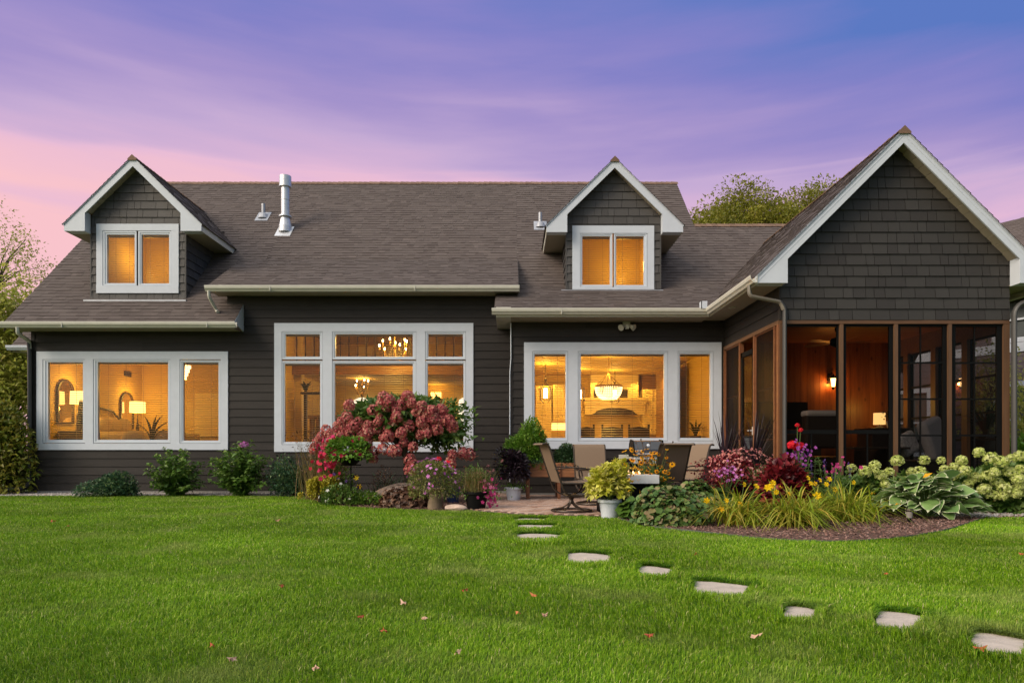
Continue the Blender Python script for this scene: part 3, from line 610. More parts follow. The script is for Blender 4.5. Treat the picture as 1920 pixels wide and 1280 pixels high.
# jambs around the openings stop light between wall skin and room
for h, Y in ((hL, YW), (hM, YW), (hK, YK)):
    b = MB()
    for a, c in (((h[0], h[2]), (h[0], h[3])), ((h[0], h[3]), (h[1], h[3])), ((h[1], h[3]), (h[1], h[2])), ((h[1], h[2]), (h[0], h[2]))): b.face([(a[0], Y, a[1]), (c[0], Y, c[1]), (c[0], Y+.15, c[1]), (a[0], Y+.15, a[1])])
    x0, x1 = (-10.6, -6.0) if h is hL else (-5.9, -.08) if h is hM else (.03, 4.42); zt = 3.4 if h is hL else 4.38 if h is hM else 3.2
    for q in ((x0, h[0], FZ, zt), (h[1], x1, FZ, zt), (h[0], h[1], FZ, h[2]), (h[0], h[1], h[3], zt)): b.face([(q[0], Y+.145, q[2]), (q[1], Y+.145, q[2]), (q[1], Y+.145, q[3]), (q[0], Y+.145, q[3])])
    b.build('window_jamb', M['iwall'], house)
def table_lamp(loc, label, e=30, sr=.23, sh=.34, hh=.75):
    t = thing('table_lamp', label, 'lamp', loc); b = MB()
    b.lathe([(.09, 0), (.09, .02), (.03, .05), (.045, hh*.3), (.02, hh*.55), (.012, hh*.8), (.012, hh)], loc, 16); b.build('lamp_base', M['idark'], t, smooth=True)
    b = MB(); b.lathe([(sr, hh-.02), (sr*.96, hh-.02+sh)], loc, 24); s = b.build('lamp_shade', M['shade'], t, smooth=True)
    lamp('lamp_light', (loc[0], loc[1], loc[2]+hh+sh+.12), e*.5, .1, parent=t); lamp('lamp_light', (loc[0], loc[1], loc[2]+hh-.12), e*.5, .1, parent=t); return t
def arch_mirror(x, y0, y1, z0, z1, label):
    t = thing('arched_mirror', label, 'mirror', (x, (y0+y1)/2, z0)); c = (y0+y1)/2; r = (y1-y0)/2
    pts = [(y0, z0), (y1, z0)]+[(c+r*math.cos(k*math.pi/12), z1-r+r*math.sin(k*math.pi/12)) for k in range(13)]
    b = MB(); n = len(pts); inn = [(c+(p[0]-c)*.86, (z0+z1)/2+(p[1]-(z0+z1)/2)*.93) for p in pts]
    for i in range(n):
        j = (i+1) % n; b.prism([pts[i], pts[j], inn[j], inn[i]], x, x+.04, 'x')
    b.build('mirror_frame', M['idark'], t)
    b = MB(); b.prism(inn, x+.005, x+.015, 'x'); b.build('mirror_glass', mat('mirror_silver', (.8, .7, .55), .05, 0, metal=1), t)
def frond_plant(loc, label, n, h, lean, cat='plant', name='potted_plant', pot=None, col=None, r0=.1, w=.05):
    t = thing(name, label, cat, loc); b = MB()
    if pot: b.lathe([(pot*.7, 0), (pot, pot*1.5), (pot*.9, pot*1.5), (pot*.85, pot*1.3), (0.001, pot*1.25)], loc, 18); b.build('pot', M['idark'] if col is None else col, t, smooth=True)
    z0 = loc[2]+(pot*1.3 if pot else 0); b = MB()
    for i in range(n):
        a = 2*math.pi*i/n+random.random(); L = h*random.uniform(.7, 1.1); k = random.uniform(.3, 1)*lean; pr = []
        for s in range(7):
            q = s/6; pr.append(Vector((loc[0]+math.cos(a)*(r0*.3+k*L*q*q), loc[1]+math.sin(a)*(r0*.3+k*L*q*q), z0+L*q*(1-.35*k*q))))
        sd = Vector((-math.sin(a), math.cos(a), 0))
        for s in range(6):
            w0, w1 = w*math.sin(math.pi*(s/6*.85+.15)), w*math.sin(math.pi*min(1, (s+1)/6*.85+.15)); b.face([pr[s]-sd*w0, pr[s]+sd*w0, pr[s+1]+sd*w1, pr[s+1]-sd*w1])
    b.build('foliage', M['houseplant'], t); return t
M['houseplant'] = leaf('houseplant_leaf', [(.015, .03, .012), (.035, .06, .02)], .1)
# bedroom
table_lamp((-10.28, 15.85, 1.42), 'white drum shade lamp lit in the narrow left bedroom window', 46, .2, .3, .66)
table_lamp((-10.28, 18.3, 1.40), 'white drum shade lamp lit beside the bed behind the wide bedroom pane', 46, .2, .3, .62)
for y0, y1, l in ((15.5, 16.2, 'low dark nightstand under the lit lamp in the narrow left bedroom window'), (17.9, 18.7, 'dark nightstand beyond the bed under the second lamp')):
    b = MB(); b.bev(-10.58, -10.0, y0, y1, FZ, 1.41, .02); t = thing('nightstand', l, 'nightstand', (-10.3, y0, FZ)); b.build('case', M['idark'], t)
    b = MB(); [b.box(-10.0, -9.985, y0+.05, y1-.05, z, z+.26) for z in (.7, 1.0)]; b.build('drawer', M['idark'], t)
arch_mirror(-10.59, 15.5, 16.08, 1.6, 2.64, 'arched dark framed mirror behind the lamp in the narrow left bedroom window')
arch_mirror(-10.59, 18.0, 18.62, 1.55, 2.56, 'arched dark framed mirror beside the lamp in the wide bedroom pane')
t = thing('bed', 'bed with pale linen and pillows against the left bedroom wall', 'bed', (-9.4, 17.1, FZ)); b = MB(); b.bev(-10.45, -8.3, 16.3, 17.8, .95, 1.42, .08); b.build('mattress', M['linen'], t)
for y in (16.6, 17.05, 17.5):
    b = MB(); b.ball((-10.2, y, 1.58), .16, .3, .22, 12, 8); b.build('pillow', M['linen'], t, smooth=True)
b = MB(); b.tube([(-10.55, 16.2, .5), (-10.55, 16.2, 1.8), (-10.55, 16.5, 2.0), (-10.55, 17.05, 2.05), (-10.55, 17.6, 2.0), (-10.55, 17.9, 1.8), (-10.55, 17.9, .5)], .03); b.build('headboard', M['idark'], t)
b = MB(); b.bev(-10.4, -8.35, 16.3, 17.8, .5, .94, .02); b.build('bed_frame', M['idark'], t)
frond_plant((-10.1, 15.62, 1.42), 'snake plant in a dark pot before the mirror', 9, .62, .28, pot=.1)
frond_plant((PX(285, 15.6), 15.6, 1.0), 'arching dark leaved plant inside the wide bedroom pane', 9, .85, 1.3, pot=.13, w=.03)
for px in (253, 307):
    t = thing('armchair', 'round tan armchair back '+('left' if px < 280 else 'right')+' of the arching bedroom plant', 'armchair', (PX(px, 15.9), 15.9, FZ)); b = MB(); b.ball((PX(px, 15.9), 15.9, 1.15), .33, .3, .3, 14, 9); b.build('backrest', M['linen'], t, smooth=True)
    b = MB(); b.bev(PX(px, 15.9)-.33, PX(px, 15.9)+.33, 15.6, 16.2, FZ+.1, .95, .08); b.build('seat', M['linen'], t)
b = MB(); b.box(-9.05, -8.3, 19.03, 19.08, 1.35, 2.6); [b.box(-9.05, -8.3, 19.02, 19.03, 1.36+k*.1, 1.39+k*.1) for k in range(12)]; tag(b.build('shutter_panel', M['cab']), 'pale louvred shutter on the far bedroom wall', 'shutter')
b = MB(); b.box(-10.595, -10.585, 18.2, 18.55, 3.0, 3.14); [b.box(-10.59, -10.58, 18.22, 18.53, 3.02+k*.03, 3.03+k*.03) for k in range(4)]; tag(b.build('wall_grille', M['idark']), 'small dark air grille high on the bedroom wall', 'grille')
def tier_chandelier(loc, label, r=.14):
    t = thing('chandelier', label, 'chandelier', loc); b = MB(); b.tube([(loc[0], loc[1], loc[2]), (loc[0], loc[1], loc[2]+.28)], .008, 6); b.build('rod', M['brass'], t)
    for k in range(4):
        b = MB(); rr = r*(1-k*.22); z = loc[2]-.09*k
        for j in range(16):
            a = j*math.pi/8; b.box(loc[0]+rr*math.cos(a)-.012, loc[0]+rr*math.cos(a)+.012, loc[1]+rr*math.sin(a)-.012, loc[1]+rr*math.sin(a)+.012, z-.08, z)
        b.build('crystal_tier', M['crystal'], t)
    lamp('chandelier_light', (loc[0], loc[1], loc[2]-.45), 40, .12, parent=t)
tier_chandelier((-8.27, 16.8, 3.1), 'small tiered crystal chandelier in the right bedroom pane', .15)
# great room: gallery, beam, chandeliers, far arched windows
gy = 17.9; b = MB(); b.box(-5.9, -.08, gy, 21.5, 3.05, 3.32); b.build('gallery_floor', M['iceil'], house)
b = MB(); b.box(-5.9, -.08, gy-.02, gy, 3.0, 3.36); b.build('gallery_beam', M['iwood'], house)
t = thing('gallery_railing', 'dark railing with turned balusters along the upper gallery', 'railing', (-3, gy+.05, 3.32)); b = MB(); b.box(-5.9, -.08, gy+.03, gy+.09, 4.16, 4.21); b.build('handrail', M['idark'], t)
x = -5.8
while x < -.1:
    b = MB(); b.lathe([(.012, 0), (.02, .2), (.014, .3), (.02, .55), (.012, .84)], (x, gy+.06, 3.32), 6); b.build('baluster', M['idark'], t, smooth=True); x += .235
for x, w_ in ((-5.0, .5), (-2.95, .16), (-1.05, .42)):
    b = MB(); b.box(x, x+w_, 21.44, 21.49, 3.34, 4.3); tag(b.build('lit_doorway', M['dayglow'] if w_ < .2 else M['cab']), ('bright sliver of a doorway behind the gallery railing' if w_ < .2 else 'pale door at the %s end of the upper gallery' % ('left' if x < -3 else 'right')), 'doorway')
def candle_chandelier(loc, label, arms, r, h, e):
    t = thing('chandelier', label, 'chandelier', loc); b = MB(); b.tube([(loc[0], loc[1], loc[2]-h*.5), (loc[0], loc[1], loc[2]+h)], .012, 6); b.ball((loc[0], loc[1], loc[2]-h*.45), .05, .05, .07); b.ball((loc[0], loc[1], loc[2]+.1), .035, .035, .06); b.build('stem', M['brass'], t)
    for k in range(arms):
        a = 2*math.pi*k/arms+.3; rr = r*(1 if k % 2 else .72); zz = loc[2]+(0 if k % 2 else .16)
        b = MB(); c, s = math.cos(a), math.sin(a); b.tube([(loc[0], loc[1], loc[2]-h*.35), (loc[0]+c*rr*.5, loc[1]+s*rr*.5, loc[2]-h*.5), (loc[0]+c*rr, loc[1]+s*rr, zz-.08), (loc[0]+c*rr, loc[1]+s*rr, zz)], .009, 5); b.lathe([(.03, 0), (.01, .02), (.01, .07)], (loc[0]+c*rr, loc[1]+s*rr, zz), 8); ar = b.build('arm', M['brass'], t)
        b = MB(); b.ball((loc[0]+c*rr, loc[1]+s*rr, zz+.10), .02, .02, .038, 8, 6); b.build('bulb', M['bulb'], ar)
    lamp('chandelier_light', (loc[0], loc[1], loc[2]+.32), e, .2, parent=t); return t
candle_chandelier((PX(740, 16.8), 16.8, PZ(658, 16.8)), 'large candle chandelier glowing in the transom of the tall window', 9, .42, .5, 190)
candle_chandelier((PX(679, 19.4), 19.4, PZ(730, 19.4)), 'small candle chandelier seen above the pink hydrangea', 5, .24, .34, 80)
def arch_window(px0, px1, py0, py1, Y, label):
    x0, x1, z0, z1 = px_rect((px0, py0, px1, py1), Y); t = thing('arched_window', label, 'window', (x0, Y, z0)); c, r = (x0+x1)/2, (x1-x0)/2
    pts = [(x0, z0), (x1, z0)]+[(c+r*math.cos(k*math.pi/10), z1-r*.6+r*.6*math.sin(k*math.pi/10)) for k in range(11)]
    b = MB(); b.prism(pts, Y, Y+.02, 'y'); b.build('pane', M['dayglow'], t)
    b = MB(); b.box(c-.02, c+.02, Y-.02, Y-.001, z0, z1); b.box(x0, x1, Y-.018, Y-.001, (z0+z1)/2-.015, (z0+z1)/2+.015); b.build('frame', M['idark'], t)
arch_window(661, 697, 745, 800, 21.3, 'bright arched window under the small chandelier')
arch_window(727, 752, 742, 800, 21.3, 'bright arched window behind the top of the hydrangea tree')
arch_window(860, 886, 745, 790, 21.3, 'bright arched window at the right edge of the tall window')
b = MB(); sx, sy, sz = PX(818, 21.4), 21.4, PZ(741, 21.4); t = thing('wall_sconce', 'small ribbed glass sconce on the far great room wall', 'sconce', (sx, sy, sz))
for k in range(5): b.lathe([(.03, -.12), (.03, .1)], (sx-.14+.07*k, sy-.08, sz), 8)
b.build('glass_tube', M['shade'], t); b = MB(); b.box(sx-.19, sx+.19, sy-.1, sy+.08, sz-.15, sz-.125); b.build('bracket', M['brass'], t); lamp('sconce_light', (sx, sy-.3, sz+.05), 14, .1, parent=t)
t = thing('writing_desk', 'honey wood desk with shelf near the left great room pane', 'desk', (-4.9, 16.6, FZ)); b = MB(); b.bev(-5.0, -4.1, 16.3, 17.0, 1.75, 1.82, .01); b.box(-4.95, -4.85, 16.3, 16.4, FZ, 1.75); b.box(-4.3, -4.2, 16.3, 16.4, FZ, 1.75); b.build('desk_frame', M['iwood'], t); b = MB(); b.prism([(16.3, 1.3), (16.3, 1.75), (17, 1.75), (17, 1.45)], -4.8, -4.3, 'x'); b.build('drawer', M['iwood'], t)
t = thing('mantel_shelf', 'dark mantel shelf with greenery near the left great room pane', 'shelf', (-5.2, 18.5, 2.4)); b = MB(); b.bev(-5.55, -4.75, 17.45, 17.8, 2.44, 2.50, .02); b.build('shelf_board', M['idark'], t)
for x in (-5.5, -4.85): b = MB(); b.box(x, x+.07, 17.6, 17.7, FZ, 2.44); b.build('leg', M['idark'], t)
frond_plant((PX(573, 17.6), 17.6, 2.52), 'trailing green plant on the great room mantel', 14, .3, 1.2, w=.04)
b = MB(); x0 = PX(549, 18.2); b.box(x0, x0+.27, 18.1, 18.35, FZ, 4.36); tag(b.build('column', M['cab']), 'pale square column behind the left great room pane', 'column')
t = thing('dining_table', 'dark dining table under the small chandelier', 'table', (-4.3, 19.3, FZ)); b = MB(); b.bev(-5.2, -3.4, 18.9, 19.9, 1.22, 1.28, .01); b.build('tabletop', M['idark'], t); b = MB(); b.box(-4.4, -4.2, 19.3, 19.5, FZ, 1.22); b.build('pedestal', M['idark'], t)
b = MB(); b.box(-5.88, -.1, 21.38, 21.48, FZ, 1.9); b.build('wainscot', M['idark'], house)
# kitchen
Yk = 19.98; t = thing('range_hood', 'cream mantel style range hood on the far kitchen wall', 'range hood', (PX(1145, Yk), Yk, 1.9))
def kx(px, Y=Yk): return PX(px, Y)
def kz(py, Y=Yk): return PZ(py, Y)
b = MB(); b.box(kx(1092), kx(1206), Yk-.5, Yk-.4, kz(760), kz(752)); b.box(kx(1088), kx(1210), Yk-.55, Yk-.38, kz(752), kz(748)); b.build('mantel', M['cab'], t)
b = MB(); pts = [(kx(1094), kz(778)), (kx(1094), kz(760)), (kx(1204), kz(760)), (kx(1204), kz(778)), (kx(1192), kz(778))]+[(kx(1149)+(kx(1186)-kx(1149))*math.cos(a), kz(776)+(kz(766)-kz(776))*math.sin(a)) for a in [k*math.pi/10 for k in range(11)]]+[(kx(1106), kz(778))]
b.prism(pts, Yk-.46, Yk-.42, 'y'); b.build('arch_front', M['cab'], t); b = MB(); b.box(kx(1106), kx(1190), Yk-.41, Yk-.38, kz(779), kz(767)); b.build('hood_shade_strip', M['idark'], t)  # dark strip stands in for the shade under the hood arch
b = MB(); b.box(kx(1104), kx(1192), Yk-.42, Yk-.01, kz(748), 3.19); b.build('chimney_breast', M['cab'], t)
b = MB(); b.box(kx(1110), kx(1172), Yk-.45, Yk-.425, kz(753), kz(733)); b.box(kx(1112), kx(1170), Yk-.456, Yk-.45, kz(751), kz(735)); tag(b.build('framed_picture', M['idark']), 'long dark framed picture above the kitchen mantel', 'picture')
def cabinet(p0, p1, y0, y1, label, d=.4, rows=((0, 1),)):
    x0, x1, z0, z1 = px_rect((p0, y0, p1, y1), Yk); t = thing('kitchen_cabinet', label, 'cabinet', (x0, Yk, z0)); b = MB(); b.box(x0, x1, Yk-d, Yk-.005, z0, z1); b.build('case', M['cab'], t); n = 2
    for k in range(n):
        for a, c in rows:
            b = MB(); u0, u1 = x0+(x1-x0)*k/n+.02, x0+(x1-x0)*(k+1)/n-.02; v0, v1 = z0+(z1-z0)*a+.02, z0+(z1-z0)*c-.02
            ring(b, (u0, u1, v0, v1), (u0+.07, u1-.07, v0+.07, v1-.07), Yk-d-.025, Yk-d); dd = b.build('door', M['cab'], t)
            b = MB(); b.ball((u1-.04 if k == 0 else u0+.04, Yk-d-.035, v0+.12), .014, .014, .014, 8, 6); b.build('knob', M['idark'], dd)
cabinet(1200, 1240, 732, 815, 'tall cream cabinet right of the kitchen hood', .4, ((0, .32), (.32, 1)))
cabinet(1035, 1064, 722, 790, 'cream wall cabinet behind the narrow left kitchen pane', .4)
cabinet(1003, 1032, 726, 830, 'cream tall cupboard behind the lit lantern', .5, ((0, .4), (.4, 1)))
cabinet(1238, 1262, 712, 815, 'cream cupboard at the far right kitchen wall', .7, ((0, .5), (.5, 1)))
b = MB(); b.box(kx(1200), kx(1240), Yk-.3, Yk-.01, kz(731), kz(706)); b.build('bulkhead', M['iwood'], house)
b = MB(); b.box(kx(1034), kx(1066), Yk-.02, Yk-.01, kz(806), kz(793)); tag(b.build('backsplash', M['shade']), 'brightly lit tiled backsplash under the left kitchen cabinet', 'backsplash'); lamp('counter_light', (kx(1050), Yk-.3, 1.9), 14, .1, parent=house)  # backsplash emits on its own, standing in for light on the tiles
for i, (px, py) in enumerate(((1030, 699), (1114, 699), (1200, 699), (1220, 685))):
    Yc = 2.25*F/(HY-py); x = PX(px, Yc); t = thing('recessed_light', ['round recessed ceiling light above the lantern', 'round recessed ceiling light left of the beaded chandelier', 'round recessed ceiling light right of the beaded chandelier', 'nearest round recessed kitchen ceiling light'][i], 'ceiling light', (x, Yc, 3.2), 'recessed kitchen ceiling lights')
    b = MB(); b.lathe([(.1, -.004), (.1, -.006), (.075, -.008)], (x, Yc, 3.2), 20); b.build('trim', M['cab'], t); b = MB(); b.lathe([(.074, -.005), (.0001, -.004)], (x, Yc, 3.2), 20); b.build('lens', M['bulb'], t)
    d = bpy.data.lights.new('downlight', 'SPOT'); d.energy = 46; d.spot_size = R(110); d.color = WARM; d.shadow_soft_size = .08; o = bpy.data.objects.new('downlight', d); C.objects.link(o); o.parent = t; o.location = (0, 0, -.03)
def lantern(px, py, Y, label, e):
    x, z = PX(px, Y), PZ(py, Y); t = thing('pendant_lantern', label, 'pendant lantern', (x, Y, z)); b = MB(); w, h = .12, .3
    for sx in (-1, 1):
        for s2 in (-1, 1): b.tube([(x+sx*w, Y+s2*w, z-h*.55), (x+sx*w, Y+s2*w, z+h*.5), (x, Y, z+h)], .008, 5); b.tube([(x+sx*w, Y+s2*w, z-h*.55), (x+sx*w*.5, Y+s2*w*.5, z-h*.8)], .007, 5)
        b.box(x-w, x+w, Y+sx*w-.007, Y+sx*w+.007, z+h*.48, z+h*.5); b.box(x+sx*w-.007, x+sx*w+.007, Y-w, Y+w, z+h*.48, z+h*.5); b.box(x-w, x+w, Y+sx*w-.007, Y+sx*w+.007, z-h*.56, z-h*.54); b.box(x+sx*w-.007, x+sx*w+.007, Y-w, Y+w, z-h*.56, z-h*.54)
    b.build('cage', M['bronze'], t); b = MB(); b.tube([(x, Y, z+h), (x, Y, 3.19)], .008, 6); b.ball((x, Y, z+h+.05), .03, .03, .04); b.build('rod', M['bronze'], t)
    b = MB(); b.lathe([(.05, -.12), (.05, .12)], (x, Y, z), 12); b.build('glass_chimney', M['bulb'], t); lamp('lantern_light', (x, Y, z+h+.2), e, .1, parent=t); lamp('lantern_light', (x, Y-.2, z-.35), e*.6, .1, parent=t)
lantern(1023, 737, 17.2, 'lit lantern pendant in the narrow left kitchen pane', 34)
lantern(1087, 739, 18.3, 'lit lantern pendant half hidden by the left kitchen mullion', 20)
lantern(1153, 740, 18.6, 'lit lantern pendant seen through the beaded chandelier', 16)
bx, by, bz = PX(1141, 15.7), 15.7, PZ(724, 15.7); t = thing('beaded_chandelier', 'large basket chandelier of lit glass beads in the wide kitchen pane', 'chandelier', (bx, by, bz)); r_ = .315
b = MB(); b.lathe([(r_, -.02), (r_+.012, 0), (r_, .02), (r_-.012, 0), (r_, -.02)], (bx, by, bz), 28)
for k in range(8): a = k*math.pi/4; b.tube([(bx+r_*math.cos(a), by+r_*math.sin(a), bz), (bx, by, bz+.3)], .007, 5)
b.tube([(bx, by, bz+.29), (bx, by, 3.19)], .008, 6); b.build('frame', M['brass'], t)
b = MB()
for k in range(44):
    a = 2*math.pi*k/44; pr = []
    for j in range(7):
        q = j/6; rr = r_*math.cos(q*1.15)**.7; pr.append((bx+rr*math.cos(a), by+rr*math.sin(a), bz-.03-.29*math.sin(q*1.15)))
    for j in range(6): b.tube([pr[j], pr[j+1]], .006, 4, cap=False)
    for j in range(14):
        q = j/13*6; i = min(5, int(q)); p = Vector(pr[i]).lerp(Vector(pr[i+1]), q-i); b.ball(p, .011, .011, .011, 5, 4)
b.build('bead_strand', M['crystal'], t)
b = MB(); b.lathe([(.12, -.2), (.1, .02)], (bx, by, bz-.03), 14); b.build('inner_glow', M['shade'], t); lamp('chandelier_light', (bx, by, bz-.5), 60, .15, parent=t); lamp('chandelier_light', (bx, by, bz+.35), 42, .15, parent=t)
for i, (p0, p1) in enumerate(((1086, 1115), (1128, 1168), (1178, 1218))):
    Y = 15.2; x0, x1 = PX(p0, Y), PX(p1, Y); t = thing('dining_chair', ['dark slat back kitchen chair at the left mullion', 'dark slat back kitchen chair under the beaded chandelier', 'dark slat back kitchen chair behind the grill'][i], 'chair', ((x0+x1)/2, Y, FZ), 'kitchen dining chairs'); b = MB()
    b.prism([(x0+.02, 1.02), (x1-.02, 1.02), (x1, 1.3), (x1-.02, 1.47), ((x0+x1)/2, 1.50), (x0+.02, 1.47), (x0, 1.3)], Y, Y+.04, 'y'); b.build('backrest', M['idark'], t); b = MB(); b.box(x0, x0+.04, Y-.01, Y+.04, FZ, 1.56); b.box(x1-.04, x1, Y-.01, Y+.04, FZ, 1.56); b.build('frame', M['idark'], t); b = MB(); b.bev(x0, x1, Y+.03, Y+.45, .88, .94, .02); b.build('seat', M['linen'], t)
frond_plant((PX(1304, 15.4), 15.4, 1.1), 'bushy potted plant in the narrow right kitchen pane', 16, .45, .9, pot=.14, w=.025)
b = MB(); b.box(4.0, 4.1, 16.5, 18.5, FZ, 3.1); b.box(3.99, 4.0, 16.8, 17.6, FZ, 2.6); tag(b.build('door_casing', M['iwood']), 'honey wood door casing behind the narrow right kitchen pane', 'door frame')
# ------------------------------------------------------------------ screened porch
porch_parts = house
YB = 14.5; zc = 3.30
b = MB(); x = XP0+.03
while x < 8.27:
    rr = random.random(); b.face([(x+.004, YB, .3), (min(x+.131, 8.28), YB, .3), (min(x+.131, 8.28), YB, zc), (x+.004, YB, zc)], rr); b.face([(x-.01, YB+.008, .3), (x+.02, YB+.008, .3), (x+.02, YB+.008, zc), (x-.01, YB+.008, zc)], .0); x += .135
pw = b.build('pine_wall', M['pine'], house)
b = MB(); y = YP+.05
while y < YB:
    b.face([(XP0, y, zc), (8.3, y, zc), (8.3, y+.128, zc), (XP0, y+.128, zc)]); b.face([(XP0, y+.12, zc+.006), (8.3, y+.12, zc+.006), (8.3, y+.14, zc+.006), (XP0, y+.14, zc+.006)], 0); y += .132
b.build('pine_ceiling', M['pinec'], house)
b = MB(); b.face([(XP0, YP, .32), (8.34, YP, .32), (8.34, YB, .32), (XP0, YB, .32)]); b.box(XP0-.03, 8.36, YP-.03, YP, -.05, .33); b.box(XP0-.03, XP0, YP-.03, YK, -.05, .33); b.build('porch_floor', M['idark'], house)
b = MB(); b.box(XP0-.0, XP1, YP-.012, YP+.1, zh-.065, zh-.001); b.box(XP0-.03, XP0+.06, YP+.01, YK, zh-.07, zh-.002); b.box(8.27, 8.345, YP+.1, YB, 2.93, zc); b.build('header_beam', M['beam'], house)
def zpx(py, Y=YP): return PZ(py, Y)
posts = [1467, 1577.6, 1680, 1781, 1887]; hwid = .03
for i, px in enumerate(posts):
    x = PX(px, YP); k = .05 if i in (0, 4) else hwid
    b = MB(); b.box(x-k, x+k, YP-.008, YP+.09, .3, zh-.066); b.build('porch_post', M['post'], house)
M['screen'] = glass('insect_screen', (.44, .41, .39), .05, .015, (.03, .027, .024), .3)
M['screenL'] = glass('insect_screen_side', (.34, .31, .28), .04, .10, (.05, .034, .026), .35)
M['vinyl'] = glass('vinyl_glazing', (.54, .53, .53), .18, .012, (.1, .1, .1))
for i in range(4):
    x0, x1 = PX(posts[i], YP)+(.05 if i == 0 else hwid), PX(posts[i+1], YP)-(.05 if i == 3 else hwid); z0, z1 = .33, zh-.066
    b = MB(); fw = .065 if i else .03; ring(b, (x0, x1, z0, z1), (x0+fw+(.02 if i == 3 else 0), x1-fw-(.02 if i == 3 else 0), z0+fw, z1-.04), YP+.03, YP+.07)
    if i == 0 or i == 1:
        b.box(x0, x1, YP+.035, YP+.065, zpx(813), zpx(805.5)); xm = x0+(x1-x0)*.5; b.box(xm-.012, xm+.012, YP+.037, YP+.063, z0, zpx(813))
    else:
        for py in (679.5, 747.5, 816): b.box(x0, x1, YP+.035, YP+.065, zpx(py+1.6), zpx(py-1.6))
        xm = PX(1729, YP) if i == 2 else PX(1830.5, YP); b.box(xm-.009, xm+.009, YP+.037, YP+.063, z0, z1)
    fr = b.build('screen_frame', M['black'], house)
    b = MB(); b.face([(x0, YP+.05, z0), (x1, YP+.05, z0), (x1, YP+.05, z1), (x0, YP+.05, z1)]); b.build('screen', M['screen'] if i < 2 else M['vinyl'], fr)
# left side wall of the porch: two screens and a door between
ys = [YK-.02, 13.12, 12.34, 11.38, YP+.03]
for y in ys[1:4]: b = MB(); b.box(XP0-.03, XP0+.05, y-.028, y+.028, .3, zh-.07); b.build('porch_post', M['bpost'], house)
b = MB(); b.box(XP0-.035, XP0+.03, YP-.005, YP+.07, .3, zh-.07); b.box(XP0-.03, XP0+.03, YK-.06, YK, .3, zh-.07); b.build('porch_post', M['bpost'], house)
for a, c in ((13.14, YK-.06), (11.40, 12.31)):
    b = MB(); z0, z1 = .33, zh-.07
    for y in (a, c-.025): b.box(XP0-.005, XP0+.02, y, y+.025, z0, z1)
    b.box(XP0-.005, XP0+.02, a, c, z1-.025, z1)
    for z in (1.15, 2.05): b.box(XP0+.02, XP0+.035, a, c, z-.012, z+.012)
    fr = b.build('screen_frame', M['bpost'], house); b = MB(); b.face([(XP0+.008, a, z0), (XP0+.008, c, z0), (XP0+.008, c, z1), (XP0+.008, a, z1)]); b.build('screen', M['screenL'], fr)
b = MB(); a, c = 12.37, 13.09; zt = 2.86
for y in (a, c-.09): b.box(XP0-.01, XP0+.03, y, y+.09, .33, zt)
b.box(XP0-.01, XP0+.03, a, c, zt-.09, zt); b.box(XP0-.01, XP0+.03, a, c, .33, .5); b.box(XP0-.01, XP0+.03, a, c, 1.2, 1.24); dr = b.build('porch_door', M['black'], house)
b = MB(); b.face([(XP0+.01, a, .4), (XP0+.01, c, .4), (XP0+.01, c, zt), (XP0+.01, a, zt)]); b.build('pane', M['vinyl'], dr)
b = MB(); b.tube([(XP0-.01, a+.05, 1.33), (XP0-.07, a+.05, 1.33), (XP0-.07, a+.16, 1.33)], .012, 8); b.box(XP0-.02, XP0-.01, a+.02, a+.08, 1.25, 1.4); b.build('handle', M['steel'], dr)
# right side wall: posts and black framed windows
for px in (1702, 1754, 1813): y = 8.25*F/(px-CX); b = MB(); b.box(8.2, 8.33, y-.075, y+.075, .3, 2.95); b.build('porch_post', M['post'], house)
b = MB()
for y0, y1 in ((14.0, 14.45), (13.07, 13.82), (12.17, 12.91), (11.25, 12.01)):
    for z in (.36, 1.15, 1.62, 2.25, 2.93): b.box(8.26, 8.30, y0, y1, z-.02, z+.02)
    for y in (y0, y1, ): b.box(8.26, 8.30, y-.02, y+.02, .33, 2.95)
fr = b.build('screen_frame', M['black'], house)
for y0, y1 in ((14.0, 14.45), (13.07, 13.82), (12.17, 12.91), (11.25, 12.01)): b = MB(); b.face([(8.28, y0, .33), (8.28, y1, .33), (8.28, y1, 2.95), (8.28, y0, 2.95)]); b.build('pane', M['vinyl'], fr)
# porch furnishings
sx, sy, sz = 6.90, YB-.02, PZ(716, 14.3); t = thing('wall_lantern', 'glowing glass wall lantern on the knotty pine porch wall', 'wall lantern', (sx, sy, sz)); b = MB()
b.tube([(sx, sy, sz+.12), (sx, sy-.1, sz+.22), (sx, sy-.16, sz+.16)], .012, 6); b.box(sx-.04, sx+.04, sy-.015, sy+.01, sz-.02, sz+.2); b.lathe([(.11, .085), (.075, .10), (.05, .13), (.01, .16)], (sx, sy-.16, sz), 8); b.lathe([(.03, -.13), (.04, -.10), (.015, -.16)], (sx, sy-.16, sz), 6); b.build('bracket', M['black'], t)
b = MB(); b.lathe([(.036, -.10), (.058, .08)], (sx, sy-.16, sz), 6); b.build('glass_body', glow('lantern_glass', (1.0, .62, .24), 9), t); lamp('lantern_light', (sx, sy-.075, sz-.03), 17, .03, (1, .36, .05), t); lamp('lantern_light', (sx, sy-.30, sz-.03), 16, .05, (1, .36, .05), t)
lz = PZ(801, 13.9); t = table_lamp((7.66, 13.9, lz-.02), 'small square shade lamp glowing on the porch side table', 44, .115, .24, .1)
b = MB(); t2 = thing('side_table', 'dark side table holding the small porch lamp', 'table', (7.7, 13.9, .32)); b.bev(7.3, 8.15, 13.55, 14.25, lz-.07, lz-.02, .01); b.build('tabletop', M['idark'], t2); b = MB(); b.bev(7.35, 8.1, 13.6, 14.2, .35, lz-.07, .02); b.build('cabinet', M['idark'], t2)
